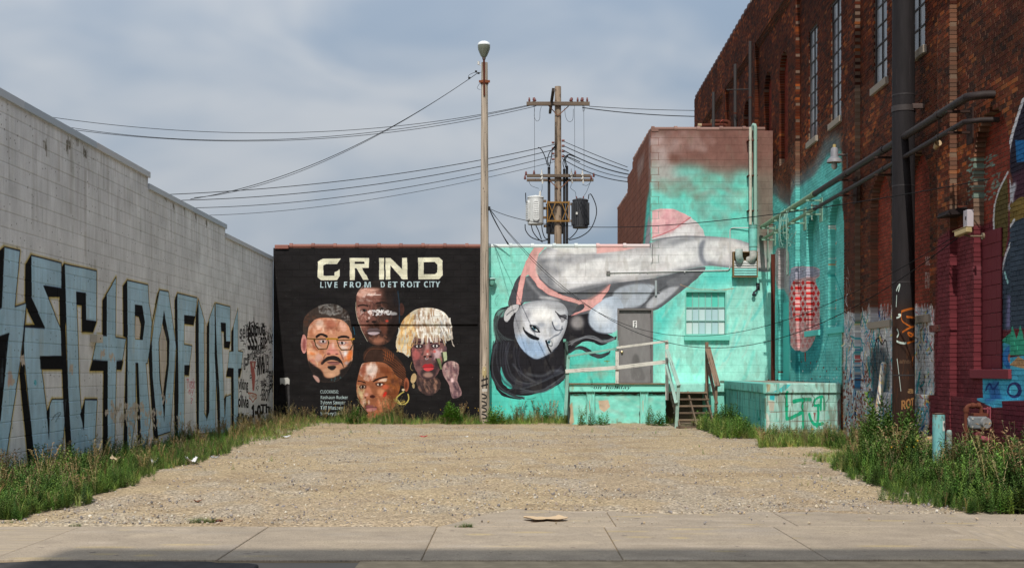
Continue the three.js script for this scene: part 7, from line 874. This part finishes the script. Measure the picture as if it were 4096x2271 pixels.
{ // sidewalk slabs and apron
  const c = canv(1024, 512), P = new Painter(c, (u, v) => [u * 1024, v * 512]), x = P.x; x.fillStyle = css(160, 146, 128); x.fillRect(0, 0, 1024, 512); { const r = rng(33); for (let i = 0; i < 14; i++) P.ell(r(), r(), 0.01 + r() * 0.05, 0.006 + r() * 0.016, css(190, 166, 112), { a: 0.5, blur: 5 }); for (let i = 0; i < 26; i++) P.ell(r(), r(), 0.002 + r() * 0.006, 0.002 + r() * 0.006, css(70, 62, 56), { a: 0.6, blur: 1 }); for (let i = 0; i < 5; i++) { let u = r(), v = r(); const q = [u, v]; for (let k = 0; k < 6; k++) { u += (r() - 0.4) * 0.05; v += (r() - 0.5) * 0.08; q.push(u, v); } P.line(q, css(96, 86, 76), 1.3, { a: 0.7, s: false }); } for (let i = 0; i < 60; i++) P.ell(r(), r(), 0.02 + r() * 0.08, 0.01 + r() * 0.04, [css(194, 178, 148), css(160, 150, 140), css(182, 170, 154)][i % 3], { a: 0.22, blur: 8 }); for (let i = 0; i < 500; i++) P.ell(r(), r(), 0.0008 + r() * 0.0016, 0.001 + r() * 0.003, css(96, 90, 84), { a: 0.5 }); }
  P.pixels((x, y, d, o) => { const k = 0.90 + fbm(x * 0.02, y * 0.03, 0, 4) * 0.18 + (hash3(x, y, 5) - 0.5) * 0.2 + (hash3(x >> 1, y >> 1, 6) - 0.5) * 0.1; for (let q = 0; q < 3; q++) d[o + q] = clamp(d[o + q] * k, 0, 255); });
  const mats = [1, 0.96, 1.04].map((k) => new THREE.MeshStandardMaterial({ map: ctex(c), color: new THREE.Color(k, k * 0.995, k * 0.985), roughness: 0.95, bumpMap: fineBump, bumpScale: 0.002 }));
  const g = new THREE.Group(); g.name = 'sidewalk'; g.userData.kind = 'structure'; scene.add(g);
  const X = [-9.0, -7.35, -5.74, -4.12, -2.33, -0.717, 0.88, 2.5, 4.12, 5.75, 7.4, 9.0], r = rng(3);
  const slab = (x0, x1, d0, d1, i, h = 0) => { const m = part(g, 'slab', (() => { const b = new MB(), uv = (a, z) => [(a / 5 + i * 0.37) % 4, (z / 3 + i * 0.21) % 4]; b.block(x0 + 0.004, x1 - 0.004, d0 + 0.004, d1 - 0.004, 0, -0.1, 0.006, uv); const q = b.build(); q.rotateX(-Math.PI / 2); return q; })(), mats[i % 3]); m.position.y = h + (r() - 0.5) * 0.004; m.rotation.z = (r() - 0.5) * 0.002; };
  mats.forEach((m) => { m.map.wrapS = m.map.wrapT = THREE.RepeatWrapping; });
  for (let i = 0; i + 1 < X.length; i++) slab(X[i], X[i + 1], 10.35, 12.55, i);
  const A = [-0.95, 1.0, 2.75, 4.55, 6.5]; for (let i = 0; i + 1 < A.length; i++) slab(A[i], A[i + 1], 12.575, 14.6, i + 2, -0.002);
  struct('joint_sand', [box(-9, 9, -0.05, -0.016, -14.7, -10.34)], sandM);
  struct('street', [box(-30, 30, -0.06, -0.02, -10.335, 3.4)], grime([138, 130, 120], 1, [12, 3]));
  { const s = new THREE.Shape(), q = rng(18), pts = []; for (let i = 0; i <= 26; i++) pts.push(new THREE.Vector2(-4.05 + i / 26 * 2.1, 10.02 + 0.2 * Math.sin(i / 26 * Math.PI) ** 0.5 * (i < 12 ? 1 : 0.7) + (fbm(i * 0.5, 4, 0, 3) - 0.5) * 0.12 + q() * 0.03)); pts.push(new THREE.Vector2(-1.9, 9.2), new THREE.Vector2(-4.2, 9.2)); s.setFromPoints(pts); const e = new THREE.ExtrudeGeometry(s, { depth: 0.022, bevelEnabled: true, bevelSize: 0.012, bevelThickness: 0.01, bevelSegments: 1 }); e.rotateX(-Math.PI / 2); e.translate(0, -0.018, 0); struct('asphalt_patch', [e], grime([74, 72, 72], 1, [3, 3])); }
  { const q = rng(29), pts = []; for (let i = 0; i <= 40; i++) pts.push(new THREE.Vector2(-1.2 + i / 40 * 10, 10.28 + fbm(i * 0.4, 2, 0, 3) * 0.18)); pts.push(new THREE.Vector2(9, 9.4), new THREE.Vector2(-1.2, 9.4)); const s = new THREE.Shape(); s.setFromPoints(pts); const e = new THREE.ShapeGeometry(s); e.rotateX(-Math.PI / 2); e.translate(0, -0.012, 0); struct('dirt_verge', [e], grime([182, 164, 136], 1, [2, 2])); }
}
{ // loose stones
  const base = new THREE.IcosahedronGeometry(1, 0), r = rng(55), N = 26000, M = new THREE.Matrix4(), q = new THREE.Quaternion(), e = new THREE.Euler(), cols = [[202, 188, 164], [190, 172, 148], [212, 204, 188], [166, 158, 150], [130, 126, 126], [196, 176, 144], [180, 164, 150], [148, 142, 142]];
  { const p = base.attributes.position; for (let i = 0; i < p.count; i++) { const k = 0.75 + hash3(Math.round(p.getX(i) * 9), Math.round(p.getY(i) * 9), Math.round(p.getZ(i) * 9)) * 0.5; p.setXYZ(i, p.getX(i) * k, p.getY(i) * k, p.getZ(i) * k); } base.computeVertexNormals(); }
  const im = new THREE.InstancedMesh(base, new THREE.MeshStandardMaterial({ roughness: 1 }), N); let n = 0;
  while (n < N) { const X = -5.9 + r() * 12.4, d = 12.7 + Math.pow(r(), 1.7) * 22; const e0 = inLot.edge(X); if (d < e0 + 0.14 && r() > 0.05) continue; const patch = fbm(X * 0.8, d * 0.6, 0, 3); if (d > e0 && r() > 0.25 + patch * 1.1) continue; const sz = 0.0035 + Math.pow(r(), 5) * 0.014; e.set(r() * 6, r() * 6, r() * 6); q.setFromEuler(e); M.compose(V(X, sz * 0.25 + 0.012 + (d > e0 + 0.4 ? 0.008 : 0), -d), q, V(sz * (0.8 + r() * 0.7), sz * (0.5 + r() * 0.4), sz * (0.8 + r() * 0.6))); im.setMatrixAt(n, M); const c = cols[Math.floor(r() * cols.length)], k = 0.84 + r() * 0.16; im.setColorAt(n, rgb(c[0] * k, c[1] * k, c[2] * k)); n++; }
  im.name = 'gravel_stones'; im.castShadow = im.receiveShadow = true; im.userData = { kind: 'stuff', label: 'loose pale gravel stones scattered over the lot', category: 'gravel' }; scene.add(im);
}
// ---------------------------------------------------------------- plants
const leafMat = () => new THREE.MeshStandardMaterial({ roughness: 0.8, side: THREE.DoubleSide, color: 0xffffff });
function leafTri(mb, o, dir, side, len, w, droop = 0.2) { // a folded leaf: two quads along dir
  const t = [o[0] + dir[0] * len, o[1] + dir[1] * len - droop * len, o[2] + dir[2] * len], m = [o[0] + dir[0] * len * 0.5, o[1] + dir[1] * len * 0.5, o[2] + dir[2] * len * 0.5], a = [m[0] + side[0] * w, m[1] + w * 0.3, m[2] + side[2] * w], b = [m[0] - side[0] * w, m[1] + w * 0.3, m[2] - side[2] * w];
  mb.quad(o, a, t, m, [0, 0], [0, 0], [0, 0], [0, 0]); mb.quad(o, m, t, b, [0, 0], [0, 0], [0, 0], [0, 0]);
}
function stalkGeo(seed, n, leaf, h = 1, spread = 1) { // leafy upright weed, 1 m high before scaling
  const r = rng(seed), mb = new MB(), bend = (r() - 0.5) * 0.25, bz = (r() - 0.5) * 0.25, at = (t) => [bend * t * t, t * h, bz * t * t];
  for (let k = 0; k < 6; k++) { const a = at(k / 6), b = at((k + 1) / 6), w = 0.006 * (1 - k / 8); mb.quad([a[0] - w, a[1], a[2]], [a[0] + w, a[1], a[2]], [b[0] + w, b[1], b[2]], [b[0] - w, b[1], b[2]], [0, 0], [0, 0], [0, 0], [0, 0]); mb.quad([a[0], a[1], a[2] - w], [a[0], a[1], a[2] + w], [b[0], b[1], b[2] + w], [b[0], b[1], b[2] - w], [0, 0], [0, 0], [0, 0], [0, 0]); }
  for (let i = 0; i < n; i++) { const t = 0.08 + 0.92 * (i / n), o = at(t), ph = i * 2.4 + r(), up = 0.25 + 0.5 * t + r() * 0.2, l = leaf * (1.15 - t * 0.75) * (0.7 + r() * 0.6) * spread, hd = Math.cos(up), dir = [Math.cos(ph) * hd, Math.sin(up), Math.sin(ph) * hd], side = [-Math.sin(ph), 0, Math.cos(ph)]; leafTri(mb, o, dir, side, l, l * 0.16); for (const s of [-1, 1]) { const d2 = [dir[0] * 0.7 + side[0] * s * 0.6, dir[1] * 0.9, dir[2] * 0.7 + side[2] * s * 0.6], m = [o[0] + dir[0] * l * 0.4, o[1] + dir[1] * l * 0.4, o[2] + dir[2] * l * 0.4]; leafTri(mb, m, d2, [-d2[2], 0, d2[0]], l * 0.55, l * 0.1); } }
  return mb.build();
}
function tuftGeo(seed, n, lean = 0.5) { const r = rng(seed), mb = new MB(); for (let i = 0; i < n; i++) { const a = r() * 6.28, o = [(r() - 0.5) * 0.16, 0, (r() - 0.5) * 0.16], L = 0.5 + r() * 0.5, le = lean * (0.3 + r()), w = 0.008 + r() * 0.006, s = [-Math.sin(a) * w, 0, Math.cos(a) * w], P = (t) => [o[0] + Math.cos(a) * le * t * t * L, o[1] + L * t * (1 - 0.25 * le * t), o[2] + Math.sin(a) * le * t * t * L]; for (let k = 0; k < 3; k++) { const p = P(k / 3), q = P((k + 1) / 3), w0 = 1 - k / 3, w1 = 1 - (k + 1) / 3; mb.quad([p[0] - s[0] * w0, p[1], p[2] - s[2] * w0], [p[0] + s[0] * w0, p[1], p[2] + s[2] * w0], [q[0] + s[0] * w1, q[1], q[2] + s[2] * w1], [q[0] - s[0] * w1, q[1], q[2] - s[2] * w1], [0, 0], [0, 0], [0, 0], [0, 0]); } } return mb.build(); }
function seedGeo(seed) { const r = rng(seed), mb = new MB(); for (let s = 0; s < 4; s++) { const bx = (r() - 0.5) * 0.5, bz = (r() - 0.5) * 0.5; for (let k = 0; k < 4; k++) { const t0 = k / 4, t1 = (k + 1) / 4, w = 0.004; mb.quad([bx * t0 * t0 - w, t0, bz * t0 * t0], [bx * t0 * t0 + w, t0, bz * t0 * t0], [bx * t1 * t1 + w, t1, bz * t1 * t1], [bx * t1 * t1 - w, t1, bz * t1 * t1], [0, 0], [0, 0], [0, 0], [0, 0]); } for (let i = 0; i < 18; i++) { const t = 0.45 + 0.55 * r(), a = r() * 6.28, o = [bx * t * t, t, bz * t * t]; leafTri(mb, o, [Math.cos(a) * 0.8, 0.5, Math.sin(a) * 0.8], [-Math.sin(a), 0, Math.cos(a)], 0.05 + r() * 0.06, 0.012); } } return mb.build(); }
const T = { stalk: [stalkGeo(1, 34, 0.2), stalkGeo(2, 40, 0.17), stalkGeo(3, 30, 0.23)], broad: [stalkGeo(4, 16, 0.34), stalkGeo(5, 18, 0.3)], tuft: [tuftGeo(6, 22), tuftGeo(7, 18, 0.9)], seed: [seedGeo(8), seedGeo(9)] };
const greens = { stalk: [[84, 116, 52], [98, 130, 56], [74, 104, 48], [112, 140, 64]], broad: [[94, 138, 52], [110, 150, 58], [80, 122, 48]], tuft: [[116, 142, 60], [132, 152, 68], [100, 130, 54], [150, 150, 86]], seed: [[162, 146, 104], [146, 132, 88], [138, 120, 88]] };
function weeds(name, label, seed, count, place) { // place(r) -> [kind, x, d, height, y?]
  const g = new THREE.Group(); g.name = name; g.userData = { kind: 'stuff', label, category: 'weeds' }; const r = rng(seed), bins = new Map();
  for (let i = 0; i < count; i++) { const q = place(r); if (!q) continue; const v = Math.floor(r() * T[q[0]].length), k = q[0] + v; if (!bins.has(k)) bins.set(k, [q[0], v, []]); const c = greens[q[0]][Math.floor(r() * greens[q[0]].length)], f = 0.8 + r() * 0.45; bins.get(k)[2].push([q, r() * 6.28, (r() - 0.5) * 0.3, (r() - 0.5) * 0.3, c.map((w, i) => w * f * (i === 0 ? 0.92 + r() * 0.16 : 1)), 0.8 + r() * 0.5]); }
  for (const [k, [kind, v, list]] of bins) { const im = new THREE.InstancedMesh(T[kind][v], leafMat(), list.length), M = new THREE.Matrix4(), e = new THREE.Euler(), qu = new THREE.Quaternion(); list.forEach(([q, a, b, c, col, w], i) => { e.set(b, a, c); qu.setFromEuler(e); M.compose(V(q[1], q[4] ?? 0, -q[2]), qu, V(q[3] * w, q[3], q[3] * w)); im.setMatrixAt(i, M); im.setColorAt(i, rgb(...col)); }); im.name = { stalk: 'leafy_stalks', broad: 'broad_leaves', tuft: 'grass_tufts', seed: 'dry_seed_heads' }[kind]; im.castShadow = im.receiveShadow = true; g.add(im); }
  scene.add(g); return g;
}
weeds('wall_weeds', 'thick green weeds along the foot of the white block wall', 201, 7000, (r) => { const d = 12.95 + Math.pow(r(), 1.5) * 22.8, w = mix(1.5, 1.35, sstep(14, 32, d)) * (0.8 + 0.4 * fbm(d * 0.9, 3, 0, 2)), t = Math.pow(r(), 0.8), X = lwx(d) + 0.06 + t * w; const near = mix(0.4, 0.25, sstep(17, 27, d)), h = near * (1 - 0.6 * t) * (0.6 + r() * 0.7) * (0.6 + 0.8 * fbm(d * 0.8 + 5, X, 0, 2)); const z = r(); if (d > 27) return [z < 0.6 ? 'tuft' : z < 0.78 ? 'seed' : z < 0.9 ? 'broad' : 'stalk', X, d, h * (z < 0.6 ? 0.9 : z < 0.78 ? 1.5 : 1)]; return [z < 0.55 ? 'stalk' : z < 0.7 ? 'broad' : z < 0.955 ? 'tuft' : 'seed', X, d, z >= 0.955 ? h * 1.5 : z >= 0.55 && z < 0.7 ? h * 0.6 : h]; });
weeds('back_weeds', 'strip of grass and weeds at the foot of the black and aqua walls', 202, 2600, (r) => { const X = -6.4 + r() * 10.9, out = Math.pow(r(), 1.3) * 1.35, d = DB - 0.08 - out, on = X > 1.5 && X < 4.2; if (on && d > 34.95) return null; if (on && r() < 0.2) return null; const f = fbm(X * 1.4, 1.5, 0, 3), h = (0.12 + 0.42 * f) * (1 - 0.45 * out) * (0.6 + r() * 0.7), z = r(); return [z < 0.62 ? 'tuft' : z < 0.74 ? 'seed' : z < 0.9 ? 'stalk' : 'broad', X, on ? 34.9 - r() * 0.8 : d, z > 0.62 && z < 0.74 ? h * 1.5 : h]; });
weeds('dock_weeds', 'grass and weeds round the stairs and the foot of the loading dock', 203, 1500, (r) => { const z = r(); if (r() < 0.45) { const d = 28.2 + r() * 6.2, X = mix(5.43, 5.71, (d - 28.1) / 7) - 0.05 - Math.pow(r(), 1.2) * 0.9; return [z < 0.6 ? 'tuft' : z < 0.85 ? 'stalk' : 'broad', X, d, (0.2 + r() * 0.28)]; } const X = 5.3 + r() * 1.7, d = 28.0 - Math.pow(r(), 0.8) * 3.2; return [z < 0.66 ? 'tuft' : z < 0.85 ? 'seed' : 'stalk', X - (28 - d) * 0.2, d, 0.14 + r() * 0.26]; });
weeds('warehouse_weeds', 'dense green bushy weeds in front of the maroon wall and black stack', 204, 5600, (r) => { const d = 13.6 + Math.pow(r(), 1.15) * 11.5, inner = d < 15 ? 4.25 + (15 - d) * 0.35 : d < 19 ? 4.25 + (d - 15) * 0.14 : 4.8 + (d - 19) * 0.1, t = Math.pow(r(), 0.85), X = mix(rwx(d) - 0.08, inner + (fbm(d * 1.5, 4, 0, 2) - 0.5) * 0.5, t); const lump = fbm(X * 1.3, d * 0.9, 0, 3), h = (0.2 + 0.42 * sstep(0.35, 0.7, lump)) * (1 - 0.5 * sstep(0.55, 1, t)) * (0.6 + r() * 0.6) * (d > 22 ? 0.75 : 1), z = r(); return d > 20.5 && t > 0.6 ? [z < 0.7 ? 'tuft' : z < 0.85 ? 'seed' : 'stalk', X, d, h * 0.6] : [z < 0.7 ? 'stalk' : z < 0.84 ? 'broad' : z < 0.965 ? 'tuft' : 'seed', X, d, z >= 0.965 ? h * 1.35 : z > 0.7 && z < 0.84 ? h * 0.7 : h]; });
weeds('lot_sprouts', 'scattered small green sprouts growing through the gravel', 205, 130, (r) => { const side = r(), d = 14 + Math.pow(r(), 0.6) * 20.5, X = side < 0.4 ? lwx(d) + 1.4 + Math.pow(r(), 2) * 1.5 : side < 0.8 ? 4.9 - Math.pow(r(), 2) * 1.8 + (d - 20) * 0.05 : -4 + r() * 8; if (side >= 0.8 && d < 30) return null; const z = r(); return [z < 0.5 ? 'tuft' : 'broad', X, d, 0.05 + r() * 0.09]; });
function bush(label, px, py, s, h, n, kind, seed, spread = 0.25) { const a = W3(px, 0, s), g = thing('weed_plant', label, 'plant', [a.x, 0, a.z], 0, 'single weed plants'), r = rng(seed); const list = []; for (let i = 0; i < n; i++) { const q = T[kind][Math.floor(r() * T[kind].length)].clone(), k = h * (0.6 + r() * 0.5); q.scale(k, k, k); q.rotateZ((r() - 0.5) * 0.6); q.rotateY(r() * 6.28); q.translate((r() - 0.5) * 2 * spread, 0, (r() - 0.5) * spread); list.push(q); } part(g, 'foliage', list, std(greens[kind][seed % greens[kind].length], 0.8, { side: THREE.DoubleSide })); part(g, 'stem', Array.from({ length: 4 }, (_, i) => cyl(V((r() - 0.5) * spread, 0, 0), V((r() - 0.5) * spread, h * 0.6, 0.02), 0.006, 0.004, 5)), std([96, 88, 56])); return g; }
bush('round dark green bush at the right end of the black wall', 1805, 0, 148, 0.62, 22, 'broad', 21, 0.26); bush('leafy plant hugging the right side of the lamp post foot', 1985, 0, 149, 0.5, 16, 'broad', 22, 0.2); bush('tall dark nettle plant left of the first platform post', 2322, 0, 152, 0.52, 4, 'stalk', 23, 0.1); bush('leafy plant growing up the first platform post', 2358, 0, 153, 0.46, 4, 'stalk', 24, 0.1); bush('tall nettle plant in front of the second platform post', 2605, 0, 153, 0.55, 6, 'stalk', 25, 0.12); bush('broad leafy plant at the right end of the platform', 2640, 0, 154, 0.42, 10, 'broad', 26, 0.2); bush('low leafy plant in the middle of the platform face', 2410, 0, 153, 0.4, 8, 'broad', 27, 0.18); bush('rounded bush between the stairs and the loading dock', 2915, 0, 163, 0.62, 26, 'stalk', 28, 0.4); bush('small weed growing on the black wall under the painted beard', 1405, 0, 149, 0.5, 8, 'broad', 29, 0.14); bush('leggy flowering weed in front of the lowest portrait', 1590, 0, 150, 0.75, 8, 'seed', 31, 0.3); bush('big dark bush in front of the black stack', 3560, 0, 250, 0.85, 40, 'stalk', 32, 0.4); bush('tall weed behind the leaning pole', 3558, 0, 228, 1.0, 12, 'stalk', 33, 0.16);
{ const a = W3(2365, 1531, 150.3); const g = thing('weed_plant', 'tiny weed sprouting on the platform edge', 'plant', [a.x, 1.133, a.z + 0.01], 0, 'single weed plants'); part(g, 'foliage', [T.stalk[0].clone().scale(0.16, 0.16, 0.16), T.stalk[1].clone().scale(0.12, 0.12, 0.12).translate(0.03, 0, 0)], std([80, 110, 60], 0.8, { side: THREE.DoubleSide })); }
for (const [px, py, h, n, l] of [[28, 2096, 0.05, 5, 'grass tuft at the left edge of the gravel'], [300, 2104, 0.05, 5, 'grass tuft at the end of the first sidewalk joint'], [805, 2092, 0.075, 12, 'widest grass tuft at the back edge of the sidewalk'], [1850, 2108, 0.06, 9, 'grass tuft at the corner of the concrete apron']]) { const s = (py - HZ) / EYE, a = W3(px, py, s), g = thing('grass_tuft', l, 'grass tuft', [a.x, -0.005, a.z], 0, 'grass tufts in the sidewalk joints'), r = rng(px); part(g, 'blades', Array.from({ length: n * 2 }, () => { const q = T.tuft[1].clone(), k = h * (0.7 + r() * 0.6); q.scale(k * 1.6, k, k * 1.6); q.rotateY(r() * 6); q.translate((r() - 0.5) * n * 0.022, 0, (r() - 0.5) * 0.05); return q; }), std([84, 108, 54], 0.9, { side: THREE.DoubleSide })); part(g, 'dry_blades', Array.from({ length: 3 }, () => T.tuft[0].clone().scale(h, h * 0.7, h).translate((r() - 0.5) * n * 0.02, 0, 0.02)), std([140, 124, 84], 0.9, { side: THREE.DoubleSide })); }
// yellow flowers among the weeds
{ const r = rng(88), list = []; for (let i = 0; i < 34; i++) { const near = i < 10, d = near ? 15 + r() * 7 : DB - 0.5 - r() * 0.9, X = near ? 4.8 + r() * 1.6 : -6 + r() * 6, q = new THREE.IcosahedronGeometry(0.009 + r() * 0.007, 0); q.translate(X, 0.35 + r() * 0.3, -d); list.push(q); } const m = part(scene, 'flower_heads', list, std([190, 152, 50], 0.8)); m.userData = { kind: 'stuff', label: 'tiny yellow flower heads dotted through the weeds', category: 'flowers' }; }
// ---------------------------------------------------------------- litter
function scrap(name, label, cat, px, py, w, l, col, seed, thick = 0.004, curl = 0.03) { const s = (py - HZ) / EYE, a = W3(px, py, s), r = rng(seed), g = new THREE.PlaneGeometry(w, l, 8, 5); g.rotateX(-Math.PI / 2); const p = g.attributes.position; for (let i = 0; i < p.count; i++) { const x = p.getX(i) / w, z = p.getZ(i) / l; p.setY(i, thick + curl * (x * x * 2 + fbm(x * 4 + seed, z * 4, 0, 2) * 0.8)); p.setX(i, p.getX(i) + (fbm(z * 5 + seed, 1, 0, 2) - 0.5) * w * 0.35); p.setZ(i, p.getZ(i) + (fbm(x * 6, seed, 0, 2) - 0.5) * l * 0.5); } const under = g.clone().translate(0, -thick, 0); g.computeVertexNormals(); const m = part(scene, numbered(name), merge([g, under]), std(col, 0.9, { side: THREE.DoubleSide })); m.position.set(a.x, py > 2060 ? 0.002 : 0.018, a.z); m.rotation.y = r() * 0.4; tag(m, label, cat); return m; }
scrap('cardboard_sheet', 'torn flattened cardboard lying on the concrete apron', 'cardboard', 2180, 2080, 0.38, 0.26, [206, 180, 146], 3, 0.006, 0.03); scrap('paper_scrap', 'crumpled white paper at the edge of the left weeds', 'paper', 765, 1862, 0.16, 0.16, [222, 222, 222], 4, 0.004, 0.12); scrap('paper_scrap', 'flat white paper lying near the black wall', 'paper', 1142, 1754, 0.2, 0.16, [220, 222, 224], 5, 0.004, 0.05); scrap('plastic_bit', 'small red plastic bit on the gravel near the black wall', 'litter', 1693, 1754, 0.16, 0.1, [196, 60, 70], 6, 0.004, 0.05); scrap('paper_scrap', 'beige crumpled paper caught in the left weeds', 'paper', 460, 1915, 0.12, 0.12, [206, 186, 156], 7, 0.2, 0.1); scrap('paper_scrap', 'small white scrap in the weeds beside the gravel', 'paper', 615, 1882, 0.1, 0.12, [224, 224, 222], 8, 0.06, 0.1); scrap('paper_scrap', 'grey paper strip on the gravel left edge', 'paper', 858, 1836, 0.14, 0.08, [170, 176, 182], 9); scrap('leaf_litter', 'small brown leaf on the gravel left of centre', 'leaf', 790, 2016, 0.08, 0.05, [120, 80, 60], 10); scrap('paper_scrap', 'tiny white scrap on the gravel right of centre', 'paper', 1865, 1752, 0.07, 0.06, [226, 226, 224], 11);
{ const a = W3(3262, 1752, 184), g = thing('rubble_chunk', 'pale broken concrete chunk lying below the dock', 'rubble', [a.x, 0, a.z]); const q = new THREE.DodecahedronGeometry(0.13, 0); q.scale(1.2, 0.7, 0.8); q.rotateZ(0.5); part(g, 'chunk', [q.translate(0, 0.08, 0)], grime([206, 202, 192], 0.95)); part(g, 'splinter', [new THREE.DodecahedronGeometry(0.06, 0).scale(1.6, 0.4, 0.6).translate(0.2, 0.03, 0.05)], grime([190, 186, 176], 0.95)); }
{ const g = thing('rust_lid', 'small rusty round lid set in the sidewalk edge', 'lid', [W3(868, 2087, 406).x, 0.001, W3(868, 2087, 406).z]); part(g, 'plate', [cyl(V(0, 0, 0), V(0, 0.012, 0), 0.05, 0.05, 18)], rust); part(g, 'rim', [new THREE.TorusGeometry(0.05, 0.006, 6, 20).rotateX(Math.PI / 2).translate(0, 0.012, 0)], rustDark); }
// ---------------------------------------------------------------- the building across the street, whose shadow lies on the sidewalk
{
  const X0 = -5.0, X1 = 26, Z0 = 4, Hh = 16.7, g = thing('opposite_building', 'large building across the street whose shadow falls on the sidewalk', 'building', [0, 0, Z0]);
  part(g, 'wall', [box(X0, X1, 0, Hh - 0.4, 0, 11)], grime([136, 108, 92], 0.95, [8, 5])); part(g, 'parapet', [box(X0 - 0.1, X1 + 0.1, Hh - 0.4, Hh, -0.1, 11.1)], grime([160, 150, 138], 0.9)); const gl = std([70, 78, 86], 0.2), fr = std([120, 112, 102], 0.8);
  for (let k = 0; k < 4; k++) for (let i = 0; i < 8; i++) { const x = X0 + 1.6 + i * 3.7, y = 1 + k * 3.9, w = part(g, 'window', [box(x, x + 1.8, y, y + 2.2, -0.02, 0.001)], gl); part(w, 'frame', [box(x - 0.08, x, y - 0.08, y + 2.28, -0.05, 0.001), box(x + 1.8, x + 1.88, y - 0.08, y + 2.28, -0.05, 0.001), box(x, x + 1.8, y + 2.2, y + 2.28, -0.05, 0.001), box(x, x + 1.8, y - 0.08, y, -0.08, 0.001)], fr); }
}
renderer.render(scene, camera);
